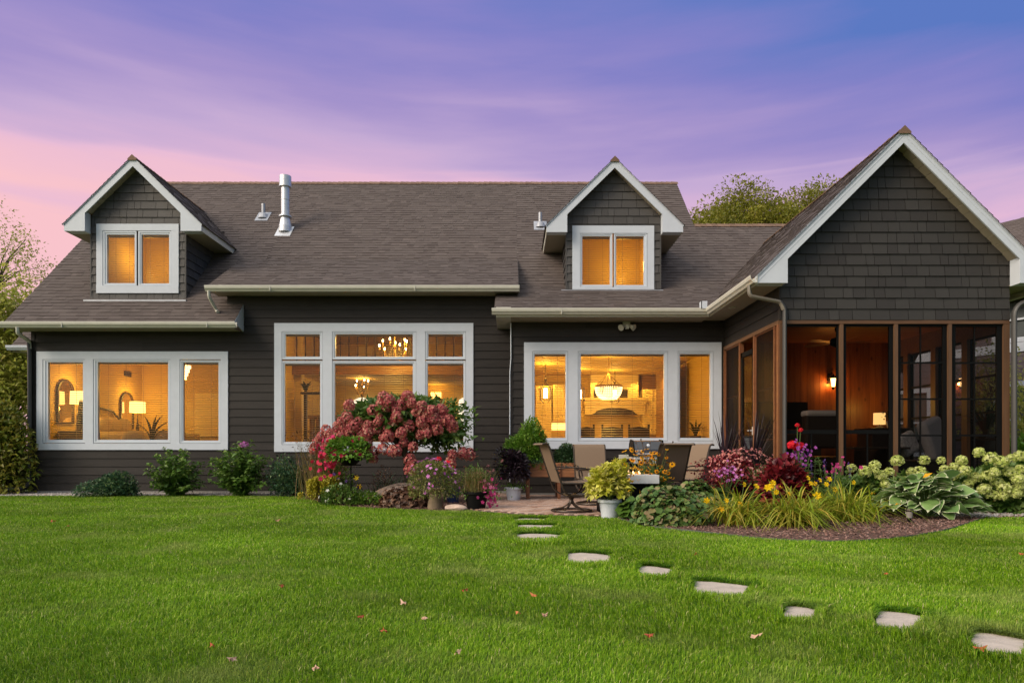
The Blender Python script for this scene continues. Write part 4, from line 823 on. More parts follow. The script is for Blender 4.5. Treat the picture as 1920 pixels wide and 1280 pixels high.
pz = lz-.02; t = thing('potted_plant', 'small leafy plant in a white pot beside the porch lamp', 'plant', (7.72, 13.62, pz)); b = MB(); b.lathe([(.05, 0), (.07, .14), (.06, .14), (.055, .1), (.001, .1)], (7.72, 13.62, pz), 16); b.build('pot', M['white'], t, smooth=True)
pp = np.array([(7.72, 13.62, pz+.12)])+rng.normal(size=(70, 3))*np.array([.07, .07, .06])+np.array([0, 0, .12]); porch_leaf = (pp, t)
fx, fy, fz = 6.22, 12.75, 3.02; t = thing('ceiling_fan', 'dark ceiling fan with wooden blades under the porch ceiling', 'ceiling fan', (fx, fy, fz)); b = MB(); b.lathe([(.05, .28), (.03, .2), (.015, .19), (.015, .1), (.1, .08), (.13, .02), (.12, -.05), (.05, -.09), (.001, -.1)], (fx, fy, fz), 18); b.build('motor', M['black'], t, smooth=True)
for k in range(5):
    a = R(200+72*k); c, s = math.cos(a), math.sin(a); b = MB(); q = lambda u, v: (fx+c*u-s*v, fy+s*u+c*v, fz+v*.25)
    b.solid([q(.14, -.04), q(.62, -.07), q(.66, 0), q(.62, .07), q(.14, .04)], [(0, 1, 2, 3, 4)]); b.build('blade', M['iwood'], t)
t = thing('armchair', 'dark framed porch armchair with a pale grey back cushion', 'armchair', (6.0, 12.9, .32)); x0, x1 = PX(1508, 12.7), PX(1572, 12.7); b = MB(); b.bev(x0, x1+.12, 12.62, 12.85, 1.0, 1.63, .04); b.build('backrest', M['idark'], t); b = MB(); b.bev(x0-.0, x1+.12, 12.60, 12.9, 1.6, 1.72, .05); b.build('cushion', mat('grey_cushion', (.62, .58, .56), .9, .08, 30), t)
b = MB(); b.bev(x0, x1+.1, 12.8, 13.5, .6, .85, .05); b.build('seat', M['idark'], t); b = MB(); [b.box(x, x+.05, y, y+.05, .32, .6) for x in (x0, x1+.05) for y in (12.65, 13.4)]; b.build('leg', M['idark'], t)
t = thing('sofa', 'dark grey porch sofa with tall cushions along the window wall', 'sofa', (7.5, 12.6, .32)); b = MB(); b.bev(6.95, 8.1, 12.2, 13.3, .4, .78, .06); b.build('seat', M['idark'], t)
gc = mat('charcoal_cushion', (.24, .225, .23), .9, .1, 30)
b = MB(); i0 = len(b.v); b.bev(-.30, .30, -.10, .10, -.36, .36, .08, n=3); b.xform(i0, Matrix.Translation((7.62, 12.05, 1.18)) @ Matrix.Rotation(R(-18), 4, 'Y') @ Matrix.Rotation(R(30), 4, 'Z')); b.build('back_cushion', gc, t)
b = MB(); i0 = len(b.v); b.bev(-.2, .2, -.07, .07, -.2, .2, .06, n=3); b.xform(i0, Matrix.Translation((7.12, 12.0, 1.08)) @ Matrix.Rotation(R(-25), 4, 'Y') @ Matrix.Rotation(R(20), 4, 'Z')); b.build('throw_pillow', mat('patterned_pillow', (.3, .28, .27), .9, .5, 22), t)
b = MB(); b.bev(6.8, 6.95, 12.1, 13.3, .4, 1.0, .05); b.build('armrest', M['idark'], t)
t = thing('television', 'black flat screen standing against the porch back wall', 'television', (5.4, 14.2, 1.2)); b = MB(); b.bev(5.0, 6.35, 14.3, 14.36, 1.42, 2.0, .01); b.build('screen', M['black'], t); b = MB(); b.bev(4.9, 6.5, 14.0, 14.45, .35, 1.3, .02); b.box(5.6, 5.75, 14.3, 14.34, 1.3, 1.45); b.build('console', M['idark'], t)
frond_plant((PX(1848, 11.9), 11.9, .95), 'spiky dark plant in a pot on a stand inside the porch corner', 44, .75, 1.1, pot=.2, w=.022)
b = MB(); [b.tube([(PX(1848, 11.9)+.16*c, 11.9+.16*s, .32), (PX(1848, 11.9)+.12*c, 11.9+.12*s, .95)], .012, 6) for c, s in ((1, 0), (-.5, .87), (-.5, -.87))]; b.lathe([(.15, 0), (.15, .015)], (PX(1848, 11.9), 11.9, .94)); tag(b.build('plant_stand', M['black']), 'thin legged stand under the spiky porch plant', 'plant stand')
t = thing('dining_table', 'dark porch table behind the second screen panel', 'table', (6.7, 12.0, .32)); b = MB(); b.bev(6.0, 7.0, 11.7, 12.4, .98, 1.02, .01); b.build('tabletop', M['idark'], t); b = MB(); b.box(6.75, 6.9, 12.0, 12.15, .32, .98); b.build('pedestal', M['idark'], t)
# ------------------------------------------------------------------ ground, beds, patio, lawn
def inside(poly, x, y):
    poly = np.asarray(poly); x = np.asarray(x); y = np.asarray(y); c = np.zeros(x.shape, bool); n = len(poly); j = n-1
    for i in range(n):
        xi, yi = poly[i]; xj, yj = poly[j]; k = ((yi > y) != (yj > y)); c ^= k & (x < (xj-xi)*(y-yi)/((yj-yi) if yj != yi else 1e-9)+xi); j = i
    return c
def smooth_line(pts, n=8):                                 # Catmull-Rom through ground points
    p = [np.array(q, float) for q in pts]; p = [2*p[0]-p[1]]+p+[2*p[-1]-p[-2]]; out = []
    for i in range(1, len(p)-2):
        for k in range(n):
            t = k/n; out.append(tuple(.5*((2*p[i])+(-p[i-1]+p[i+1])*t+(2*p[i-1]-5*p[i]+4*p[i+1]-p[i+2])*t*t+(-p[i-1]+3*p[i]-3*p[i+1]+p[i+2])*t**3)))
    return out+[tuple(p[-2])]
bedR_edge = smooth_line([G(*q) for q in ((1150, 970), (1178, 979), (1230, 990), (1330, 1001), (1420, 1011), (1500, 1016), (1580, 1017.5), (1660, 1013), (1720, 1006), (1780, 994), (1815, 983), (1850, 971))])
gravR_edge = [G(1850, 971), G(1885, 970), G(1925, 970), (8.6, 9.6)]
bedL_edge = smooth_line([G(*q) for q in ((586, 936), (600, 942), (640, 949), (700, 953), (770, 956), (830, 958), (868, 958))])
patio_edge = smooth_line([G(*q) for q in ((868, 956), (905, 960.5), (960, 965), (1030, 968), (1100, 969), (1160, 971))])
bedR = bedR_edge+[(8.6, 9.3), (8.6, 11.2), (4.5, 11.2), (3.2, 11.6), (2.2, 10.2), (1.5, 9.6)]
bedL = bedL_edge+[(-.55, 14.0), (-.6, 14.85), (-4.2, 14.85)]
patio = patio_edge+[(2.4, 10.2), (3.4, 11.4), (4.45, 11.2), (4.45, 14.1), (-.1, 14.1), (-.1, 14.8), (-1.0, 14.8)]
gravL = [(-12.5, 13.75), (-9.5, 13.95), (-7.0, 14.05), (-4.0, 13.85), (-4.0, 14.9), (-12.5, 14.9)]
def sheet(name, poly, z, m, kind='structure'):
    b = MB(); b.face([(x, y, z) for x, y in poly]); return tag(b.build(name, m), kind=kind)
def ground_mat():
    m, t, b = new_mat('lawn_soil'); N = t.nodes.new; L = t.links.new; tcn = N('ShaderNodeTexCoord'); nzn = N('ShaderNodeTexNoise'); L(tcn.outputs['Object'], nzn.inputs['Vector']); nzn.inputs['Scale'].default_value = 3; nzn.inputs['Detail'].default_value = 8
    r = N('ShaderNodeValToRGB'); L(nzn.outputs[0], r.inputs[0]); r.color_ramp.elements[0].position = .3; r.color_ramp.elements[1].position = .7; r.color_ramp.elements[0].color = (.05, .075, .012, 1); r.color_ramp.elements[1].color = (.085, .13, .02, 1); L(r.outputs[0], b.inputs['Base Color']); b.inputs['Roughness'].default_value = .95; return m
gb = MB(); gb.face([(-300, -100, 0), (300, -100, 0), (300, 400, 0), (-300, 400, 0)]); tag(gb.build('ground', ground_mat()), kind='structure')
M['mulch'] = mat('mulch_soil', (.095, .050, .036), .95, .5, 30, .8, 60)
M['chip'] = mat('bark_chip', 0, .9, .2, 40, ramp=[(.06, .028, .02), (.14, .066, .046), (.22, .115, .085), (.34, .21, .165)])
M['gravel'] = mat('gravel_bed', (.30, .27, .24), .9, .4, 60, .8, 80)
M['pebble'] = mat('pebble', 0, .8, .12, 30, ramp=[(.22, .19, .16), (.36, .33, .29), (.48, .45, .42), (.30, .24, .2)])
sheet('mulch_bed', bedR, .006, M['mulch']); sheet('mulch_bed', bedL, .006, M['mulch'])
gravR = gravR_edge+[(8.6, 10.6), (6.3, 10.6), (5.9, 9.6)]
sheet('gravel_bed', gravL, .005, M['gravel']); sheet('gravel_bed', gravR, .010, M['gravel'])
def scatter_in(poly, n, r=None):
    r = rng if r is None else r; p = np.asarray(poly); lo, hi = p.min(0), p.max(0); out = np.zeros((0, 2))
    while len(out) < n:
        q = lo+(hi-lo)*r.random((n*2, 2)); out = np.vstack([out, q[inside(poly, q[:, 0], q[:, 1])]])
    return out[:n]
def chips(name, poly, n, lmin, lmax, m, z=.012, thick=.25, aspect=.35):
    xy = scatter_in(poly, n); a = rng.random(n)*6.283; L = rng.uniform(lmin, lmax, n); Wd = L*rng.uniform(aspect*.6, aspect*1.5, n); tl = rng.normal(0, .3, n)
    d = np.stack([np.cos(a), np.sin(a), tl], 1); s = np.stack([-np.sin(a), np.cos(a), rng.normal(0, .3, n)], 1); up = np.array([0, 0, 1.0])
    c = np.stack([xy[:, 0], xy[:, 1], z+rng.random(n)*.014+L*.12], 1); h = (L*thick)[:, None]*up
    V = np.stack([c-d*L[:, None]/2-h*.3, c-s*Wd[:, None]/2, c+d*L[:, None]/2-h*.3, c+s*Wd[:, None]/2, c+h*.5], 1).reshape(-1, 3)
    k = np.arange(n)*5; Fc = np.stack([np.stack([k, k+1, k+4], 1), np.stack([k+1, k+2, k+4], 1), np.stack([k+2, k+3, k+4], 1), np.stack([k+3, k, k+4], 1)], 1).reshape(-1, 3)
    return tag(np_mesh(name, V, Fc, np.repeat(rng.random(n), 4), m), kind='stuff')
chips('mulch_chips', bedR, 15000, .015, .055, M['chip']); chips('mulch_chips', bedL, 5000, .015, .05, M['chip'])
chips('gravel_pebbles', gravL, 9000, .02, .05, M['pebble'], .008, .5, .8); chips('gravel_pebbles', gravR, 4000, .02, .05, M['pebble'], .012, .5, .8)
# edging strip along the bed
b = MB(); 
for (x0, y0), (x1, y1) in zip(bedR_edge, bedR_edge[1:]): b.solid([(x0, y0, 0), (x1, y1, 0), (x1, y1, .028), (x0, y0, .028), (x0, y0+.012, 0), (x1, y1+.012, 0), (x1, y1+.012, .028), (x0, y0+.012, .028)], [(0, 1, 2, 3), (3, 2, 6, 7), (5, 4, 7, 6)])
tag(b.build('bed_edging', mat('green_edging', (.085, .095, .075), .6, .2, 12)), 'thin dark edging strip along the curved mulch bed', 'edging')
# brick paver patio
M['paver'] = mat('paver', 0, .8, .18, 22, .4, 70, ramp=[(.30, .17, .12), (.40, .25, .185), (.47, .33, .26), (.36, .26, .22)])
M['sand'] = mat('joint_sand', (.13, .09, .07), .95, .2, 30)
sheet('patio', patio, .016, M['sand'])
b = MB(); pw_, pl_ = .105, .21; ang = R(32); ca, sa = math.cos(ang), math.sin(ang); pp_ = np.asarray(patio)
for i in range(-90, 90):
    for j in range(-50, 50):
        u0 = j*pl_+(i % 2)*pl_/2; v0 = i*pw_; cx_, cy_ = u0+pl_/2, v0+pw_/2; X = 1.6+cx_*ca-cy_*sa; Y = 11.8+cx_*sa+cy_*ca
        if not (-1.2 < X < 4.5 and 9.4 < Y < 14.8): continue
        q = [(1.6+(cx_+sx*(pl_/2-.005))*ca-(cy_+sy*(pw_/2-.005))*sa, 11.8+(cx_+sx*(pl_/2-.005))*sa+(cy_+sy*(pw_/2-.005))*ca) for sx, sy in ((-1, -1), (1, -1), (1, 1), (-1, 1))]
        if not inside(patio, np.array([p[0] for p in q]), np.array([p[1] for p in q])).all(): continue
        h = .028+random.uniform(-.002, .002); rr = random.random()
        b.solid([(x, y, .012) for x, y in q]+[(x, y, h) for x, y in q], [(4, 5, 6, 7), (0, 1, 5, 4), (1, 2, 6, 5), (2, 3, 7, 6), (3, 0, 4, 7)], rr)
tag(b.build('paver_field', M['paver']), kind='structure')
# stepping stones
M['stone'] = mat('limestone', (.44, .375, .315), .85, .16, 9, .5, 40)
stones = []
sp = [(1670, 1160, .27, .62), (1860, 1203, .29, .55), (1488, 1145, .21, .50), (1350, 1102, .42, .66), (1224, 1070, .26, .66), (1105, 1046, .38, .8), (1010, 1008, .5, .95), (1004, 988, .5, .7), (990, 974, .5, .6)]
for i, (px, py, w_, l_) in enumerate(sp):
    x, y = G(px, py); y -= .13; pts = []
    for k, (u, v) in enumerate(((-1, -.9), (-.3, -1.02), (.35, -.95), (1, -.85), (1.05, -.1), (.92, .7), (.85, 1), (.2, .93), (-.45, 1.03), (-.96, .9), (-1.04, .2))): 
        a_, b_ = w_/2*(u*(1+.12*v)+random.uniform(-.10, .10)), l_/2*(v+random.uniform(-.08, .08)); r0_ = math.hypot(x, y); ex, ey = x/r0_, y/r0_; pts.append((x+ey*a_+ex*b_, y-ex*a_+ey*b_))
    stones.append(pts)
    b = MB(); b.prism(pts, -.02, .004, 'z'); L_ = ['large pale stepping stone right of centre front, angular', 'pale stepping stone nearest the right photo edge', 'small pale stepping stone between two larger ones on the lawn', 'broad pale stepping stone halfway along the lawn path', 'small half buried stepping stone behind the broad one', 'stepping stone sliver sunk behind a grass ridge', 'stepping stone third from the patio edge', 'stepping stone second from the patio edge', 'stepping stone at the patio edge'][i]
    t = tag(b.build('stepping_stone', M['stone']), L_, 'stepping stone', 'stepping stones across the lawn')
b = MB()                                                   # cut turf edge round each sunken stone, shade put into its dark colour
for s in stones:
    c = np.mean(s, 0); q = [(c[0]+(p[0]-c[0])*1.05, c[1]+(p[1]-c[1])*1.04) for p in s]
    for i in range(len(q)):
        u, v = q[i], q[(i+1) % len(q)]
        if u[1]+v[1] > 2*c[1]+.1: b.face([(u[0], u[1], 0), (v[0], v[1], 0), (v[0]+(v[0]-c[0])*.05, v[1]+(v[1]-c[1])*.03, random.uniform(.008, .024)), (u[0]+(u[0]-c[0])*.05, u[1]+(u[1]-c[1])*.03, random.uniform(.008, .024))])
tag(b.build('turf_edge', mat('turf_soil_shaded', (.030, .036, .010), .95, .5, 45)), kind='structure')
# ---- grass blades
def grass_mat():
    m, t, b = new_mat('grass_blade'); N = t.nodes.new; L = t.links.new
    at = N('ShaderNodeAttribute'); at.attribute_name = 'rnd'; r = N('ShaderNodeValToRGB'); L(at.outputs['Fac'], r.inputs[0]); el = r.color_ramp.elements
    cols = [(.045, .125, .004), (.110, .235, .005), (.175, .325, .009), (.25, .395, .016), (.40, .46, .08), (.58, .52, .26)]; ps = [0, .3, .6, .85, .96, 1]
    while len(el) < len(cols): el.new(.5)
    for i, c in enumerate(cols): el[i].position = ps[i]; el[i].color = (*c, 1)
    tcn = N('ShaderNodeTexCoord'); nzn = N('ShaderNodeTexNoise'); L(tcn.outputs['Object'], nzn.inputs['Vector']); nzn.inputs['Scale'].default_value = .55; nzn.inputs['Detail'].default_value = 6; nzn.inputs['Roughness'].default_value = .6
    mrn = N('ShaderNodeMapRange'); L(nzn.outputs[0], mrn.inputs[0]); mrn.inputs[1].default_value = .32; mrn.inputs[2].default_value = .68; mrn.inputs[3].default_value = .74; mrn.inputs[4].default_value = 1.44
    vm = N('ShaderNodeVectorMath'); vm.operation = 'SCALE'; L(r.outputs[0], vm.inputs[0]); L(mrn.outputs[0], vm.inputs['Scale'])
    n2 = N('ShaderNodeTexNoise'); L(tcn.outputs['Object'], n2.inputs['Vector']); n2.inputs['Scale'].default_value = 1.3; n2.inputs['Detail'].default_value = 5
    m2 = N('ShaderNodeMapRange'); L(n2.outputs[0], m2.inputs[0]); m2.inputs[1].default_value = .52; m2.inputs[2].default_value = .72; m2.inputs[3].default_value = 0; m2.inputs[4].default_value = .62
    mxc = N('ShaderNodeMix'); mxc.data_type = 'RGBA'; L(m2.outputs[0], mxc.inputs['Factor']); L(vm.outputs[0], mxc.inputs['A']); mxc.inputs['B'].default_value = (.31, .35, .10, 1)
    L(mxc.outputs['Result'], b.inputs['Base Color']); b.inputs['Roughness'].default_value = .55; b.inputs['Specular IOR Level'].default_value = .2
    tr = N('ShaderNodeBsdfTranslucent'); L(mxc.outputs['Result'], tr.inputs[0]); mxn = N('ShaderNodeMixShader'); mxn.inputs[0].default_value = .3; L(b.outputs[0], mxn.inputs[1]); L(tr.outputs[0], mxn.inputs[2]); L(mxn.outputs[0], t.nodes['Material Output'].inputs[0]); return m
def blades(x, y, h, w, lean=.55, z=0.0):
    n = len(x); st_ = np.sin((x*.42+y)*2.6+np.sin(x*.7)*.5) > 0; a = np.where(rng.random(n) < .42, np.where(st_, .4, 3.5)+rng.normal(0, .5, n), rng.random(n)*6.283); b_ = a+rng.normal(1.57, .4, n); d = np.stack([np.cos(a), np.sin(a)], 1); s = np.stack([np.cos(b_), np.sin(b_)], 1); k = np.abs(rng.normal(.1, lean, n)).clip(0, 1.6)
    V = np.zeros((n, 5, 3)); base = np.stack([x, y], 1); hx = h*k
    V[:, 0, :2] = base-s*w[:, None]*.5; V[:, 1, :2] = base+s*w[:, None]*.5; V[:, :2, 2] = z
    m = base+d*(hx*.35)[:, None]; V[:, 2, :2] = m-s*w[:, None]*.42; V[:, 3, :2] = m+s*w[:, None]*.42; V[:, 2, 2] = V[:, 3, 2] = z+h*.62
    V[:, 4, :2] = base+d*hx[:, None]; V[:, 4, 2] = z+h*(1-.28*k.clip(0, 1.2))
    q = np.arange(n)*5; F3 = np.stack([np.stack([q, q+1, q+3], 1), np.stack([q, q+3, q+2], 1), np.stack([q+2, q+3, q+4], 1)], 1).reshape(-1, 3)
    return V.reshape(-1, 3), F3
def lawn_points(dens, y0, y1, e0=0, e1=.9):
    xm = (960/F)*y1+e1+.3; n = int(dens*2*xm*(y1-y0)); x = rng.uniform(-xm, xm, n); y = rng.uniform(y0, y1, n); k = (np.abs(x) < (960/F)*y+e1) & ((np.abs(x) > (960/F)*y+.9) | (e0 == 0))
    x, y = x[k], y[k]
    for poly in (bedR, bedL, patio, gravL, gravR): k = ~inside(poly, x, y); x, y = x[k], y[k]
    for s in stones:
        c = np.mean(s, 0); hl = max(p[1] for p in s)-c[1]; ky = .74 if c[1] < 6 else .5; ss = [(c[0]+(p[0]-c[0])*.92, c[1]+hl*(1.10-ky)+(p[1]-c[1])*ky) for p in s]; k = ~inside(ss, x, y); x, y = x[k], y[k]
    k = ~((y > 14.8) & (x > XL) & (x < 9)); x, y = x[k], y[k]
    k = ~((y > 11.1) & (x > 4.4) & (x < 8.4)); return x[k], y[k]
Vs, Fs, Rs, off = [], [], [], 0
for dens, y0, y1, h0, w0, *ee in ((2600, .6, 2.35, .045, .008), (1300, .6, 8, .045, .011, 1, 7.5), (900, 8, 15.2, .045, .013, 1, 6),
        (24000, 2.35, 3.6, .042, .0027), (16000, 3.6, 5.2, .042, .0033), (9500, 5.2, 7.6, .042, .0042), (5200, 7.6, 10.8, .038, .0056), (3200, 10.8, 15.2, .038, .0072)):
    x, y = lawn_points(dens, y0, y1, *ee); n = len(x)
    tuft = .82+.3*np.sin(x*9+np.sin(y*7)*2)*np.sin(y*8.3+np.sin(x*5)*2)*.5
    V, F3 = blades(x, y, h0*rng.uniform(.55, 1.25, n)*tuft, w0*rng.uniform(.7, 1.3, n)); Vs.append(V); Fs.append(F3+off); off += len(V); Rs.append(np.repeat(np.clip(rng.random(n)**1.05, 0, 1), 3))
# longer fringe round the stepping stones
for s in stones:
    c = np.mean(s, 0); n = 1900; a = rng.random(n)*6.283; idx = (a/6.283*len(s)).astype(int) % len(s); nxt = (idx+1) % len(s); t_ = rng.random(n); S = np.asarray(s); p = S[idx]*(1-t_)[:, None]+S[nxt]*t_[:, None]; k = rng.uniform(.95, 1.3, n); bk_ = p[:, 1] > c[1]; k[bk_] = rng.uniform(1.10, 1.35, bk_.sum()); p = c+(p-c)*k[:, None]; hl = S[:, 1].max()-c[1]; fr_ = p[:, 1] < c[1]; p[fr_, 1] += (rng.random(fr_.sum())*.35)*hl
    V, F3 = blades(p[:, 0], p[:, 1], .052*rng.uniform(.7, 1.35, n), .0042*rng.uniform(.7, 1.3, n)*(1 if c[1] < 6 else 1.6)); Vs.append(V); Fs.append(F3+off); off += len(V); Rs.append(np.repeat(np.clip(rng.random(n)*1.0, 0, 1), 3))
    n = 2000; b2 = S[S[:, 1] > c[1]-.02]; o_ = np.argsort(b2[:, 0]); b2 = b2[o_]; t_ = rng.random(n)*(len(b2)-1); i_ = t_.astype(int); f_ = (t_-i_)[:, None]; p = b2[i_]*(1-f_)+b2[i_+1]*f_; p = c+(p-c)*rng.uniform(.99, 1.13, n)[:, None]   # short thatch over the cut edge, darkened in colour to read as shade
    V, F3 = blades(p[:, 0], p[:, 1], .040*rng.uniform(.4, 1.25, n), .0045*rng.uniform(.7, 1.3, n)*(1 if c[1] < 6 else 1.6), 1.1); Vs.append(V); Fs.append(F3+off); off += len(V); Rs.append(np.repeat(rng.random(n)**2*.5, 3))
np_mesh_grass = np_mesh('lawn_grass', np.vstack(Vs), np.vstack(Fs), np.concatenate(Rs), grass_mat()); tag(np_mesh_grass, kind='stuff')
# fallen leaves
M['fallen'] = mat('fallen_leaf', 0, .7, .2, 30, ramp=[(.30, .05, .02), (.42, .12, .03), (.36, .17, .09), (.55, .36, .26)])
fl_px = [(528, 1109, 0, 'red brown'), (677, 1170, 0, 'rust red'), (720, 1198, 0, 'red brown'), (797, 1172, 1, 'pale tan'), (757, 1144, 1, 'curled tan'), (858, 1240, 1, 'pale tan'), (593, 1270, 1, 'pale pink tan'), (436, 1253, 1, 'small tan'), (398, 1226, 0, 'rusty'), (872, 1118, 0, 'small rust'), (971, 1162, .4, 'bright orange'), (1022, 1167, 1, 'pale orange'), (1217, 1207, 0, 'long rust'), (1416, 1209, 1, 'beige'), (1662, 1085, .1, 'red brown'), (1838, 1233, .1, 'dark red'), (127, 992, .3, 'orange'), (100, 983, .1, 'small red'), (1305, 1047, .1, 'small dark red'), (520, 982, .8, 'orange tan'), (1001, 1128, .3, 'tiny orange'), (1915, 1047, .1, 'red edge')]
near = ['left lawn', 'centre lawn', 'right lawn']
for i, (px, py, c, nm) in enumerate(fl_px):
    x, y = G(px, py); t = random.uniform(0, 6.28); s = random.uniform(.020, .038)*(1.4 if py < 1000 else 1); pts = []
    for k in range(15):                                    # lobed leaf outline, curled up off the grass
        a = 2*math.pi*k/15; r_ = s*(1.0 if k % 3 == 0 else .62)*random.uniform(.85, 1.1); u, v = r_*math.cos(a), r_*math.sin(a)*.7
        pts.append((x+u*math.cos(t)-v*math.sin(t), y+u*math.sin(t)+v*math.cos(t), .034+abs(u)*random.uniform(.3, 1.0)+random.uniform(-.006, .006)))
    b = MB(); ce = (x, y, .05)
    for k in range(15): b.face([ce, pts[k], pts[(k+1) % 15]], min(1, max(0, c*.8+random.uniform(0, .2))))
    where = 'left of the big pink hydrangea' if px < 560 else 'below the brown heuchera' if px < 900 else 'left of the stepping stones' if px < 1300 else 'near the right stepping stones'
    tag(b.build('fallen_leaf', M['fallen']), f'{nm} fallen leaf on the lawn at {"front" if py > 1180 else "middle" if py > 1100 else "back"}, {where}', 'leaf', 'fallen leaves on the lawn')
# ------------------------------------------------------------------ neighbour's house past the right corner
nh = thing('neighbour_house', "neighbour's purplish brown house with white window trim past the porch corner", 'house', (15.2, 20, 0))
d = Vector((-.5145, .8575, 0)); nrm = Vector((-.8575, -.5145, 0)); O = Vector((15.2, 20, 0))
def npt(u, z, o): p = O+d*u+nrm*o; return (p.x, p.y, z)
M['nsid'] = mat('mauve_siding', (.13, .10, .105), .6, .1, 3, stretch=(1, 8, 8))
wl_ = [(-.52, .55, 4.35, 5.45), (2.2, 3.4, 4.35, 5.45), (-.45, .5, .9, 2.9), (2.6, 3.8, .9, 2.9)]
b = MB(); lap(b, -9, 6.5, 0, 5.6, npt, wl_, .2); b.face([npt(6.5, 0, 0), npt(6.5, 5.6, 0), (npt(6.5, 0, -6)[0], npt(6.5, 0, -6)[1], 5.6), npt(6.5, 0, -6)]); b.build('wall', M['nsid'], nh)
b = MB()
def nbox(b, u0, u1, z0, z1, o0, o1):
    v = [npt(u, z, o) for z in (z0, z1) for o in (o0, o1) for u in (u0, u1)]; b.solid(v, [(0, 2, 3, 1), (4, 5, 7, 6), (0, 1, 5, 4), (2, 6, 7, 3), (0, 4, 6, 2), (1, 3, 7, 5)])
nbox(b, -9, 6.5, 3.92, 4.2, .0, .05); b.build('trim_band', M['white'], nh)
for u0, u1, z0, z1 in wl_:
    b = MB(); k = .14
    nbox(b, u0-k, u0, z0-k, z1+k, .0, .06); nbox(b, u1, u1+k, z0-k, z1+k, .0, .06); nbox(b, u0, u1, z1, z1+k, 0, .06); nbox(b, u0, u1, z0-k, z0, 0, .06); nbox(b, u0, u1, (z0+z1)/2-.03, (z0+z1)/2+.03, -.02, .02); wv = b.build('window', M['white'], nh)
    b = MB(); nbox(b, u0, u1, z0, z1, -.06, -.05); b.build('pane', mat('dim_pane', (.10, .11, .11), .08, .1, 3, spec=.8), wv)
b = MB(); ev = O+nrm*.45; nv = (-nrm+Vector((0, 0, .75))).normalized(); L_ = 6.0
a0 = ev-d*9; shingles(b, (a0+d*15.9+Vector((0, 0, 5.6))), -d, nv, 15.9, L_); b.build('roof', M['roof'], nh)
b = MB(); nbox(b, -9, 6.9, 5.47, 5.5, 0, .45); b.build('soffit', M['cream'], nh); b = MB(); nbox(b, -9, 6.9, 5.46, 5.6, .45, .56); b.build('gutter', M['cream'], nh)
# ------------------------------------------------------------------ foliage generators
def unit(a): return a/np.maximum(np.linalg.norm(a, axis=-1, keepdims=True), 1e-9)
def leaves(Pt, D, L, Wd, fold=.22, droop=.15, r=None, wide=.42):
    """folded leaves, five points each, from base points Pt along D"""
    n = len(Pt); D = unit(D); L = np.broadcast_to(L, (n,)); Wd = np.broadcast_to(Wd, (n,)); up = np.tile([0, 0, 1.0], (n, 1))+rng.normal(0, .45, (n, 3)); S = unit(np.cross(D, up)); Nn = np.cross(S, D)
    l, w = L[:, None], Wd[:, None]; V = np.stack([Pt, Pt+D*l*wide-S*w*.5+Nn*w*fold, Pt+D*l*wide, Pt+D*l*wide+S*w*.5+Nn*w*fold, Pt+D*l-Nn*l*droop], 1).reshape(-1, 3)
    q = np.arange(n)*5; F3 = np.stack([np.stack([q, q+2, q+1], 1), np.stack([q, q+3, q+2], 1), np.stack([q+1, q+2, q+4], 1), np.stack([q+2, q+3, q+4], 1)], 1).reshape(-1, 3)
    return V, F3, np.repeat(rng.random(n) if r is None else r, 4)
def join(parts):
    Vs, Fs, Rs, o = [], [], [], 0
    for V, F3, r in parts: Vs.append(V); Fs.append(F3+o); Rs.append(r); o += len(V)
    return np.vstack(Vs), np.vstack(Fs), np.concatenate(Rs)
def dome(c, r, n, shell=.55, zmin=-.2, lump=.25, nl=14):
    """points and outward directions through a lumpy half ellipsoid"""
    c, r = np.array(c, float), np.array(r, float); d = unit(rng.normal(size=(n, 3))); k = d[:, 2] < zmin; d[k, 2] *= -1
    rad = shell+(1-shell)*rng.random(n)**.6
    lc = unit(rng.normal(size=(nl, 3))); lc[:, 2] = np.abs(lc[:, 2]); amp = rng.uniform(-1, 1, nl); f = np.zeros(n)
    for q, a in zip(lc, amp): f += a*np.exp(-((d-q)**2).sum(1)/.22)
    rad = rad*(1+lump*f); return c+d*r*rad[:, None], d
def stems_to(b, base, pts, r0=.008, r1=.004, sag=.0):
    for p in pts:
        p = Vector(p); q = Vector(base); m = q.lerp(p, .5)+Vector((0, 0, .1*(p-q).length)); b.tube([q, m, p], [r0, (r0+r1)/2, r1], 5, cap=False)
def bush(name, label, cat, base, r, n, L, Wd, m, group=None, stems=8, droop=.2, outward=.8, up=.35, jit=.6, z0=.0, shell=.45, lump=.3, stem_m=None, zmin=-.1, origin_z=0):
    t = thing(name, label, cat, (base[0], base[1], origin_z), group)
    Pt, d = dome((base[0], base[1], origin_z+z0+r[2]*.12), r, n, shell, zmin, lump); Pt[:, 2] = np.maximum(Pt[:, 2], origin_z+.02)
    D = d*outward+np.array([0, 0, up])+rng.normal(0, jit, (n, 3)); V, F3, rr = leaves(Pt, D, L*rng.uniform(.65, 1.25, n), Wd*rng.uniform(.7, 1.25, n), droop=droop)
    np_mesh('foliage', V, F3, rr, m, t)
    b = MB(); ii = rng.integers(0, n, stems); stems_to(b, (base[0], base[1], origin_z+.0), [tuple(Pt[i]) for i in ii]); b.build('stem', stem_m or M['twig'], t); return t
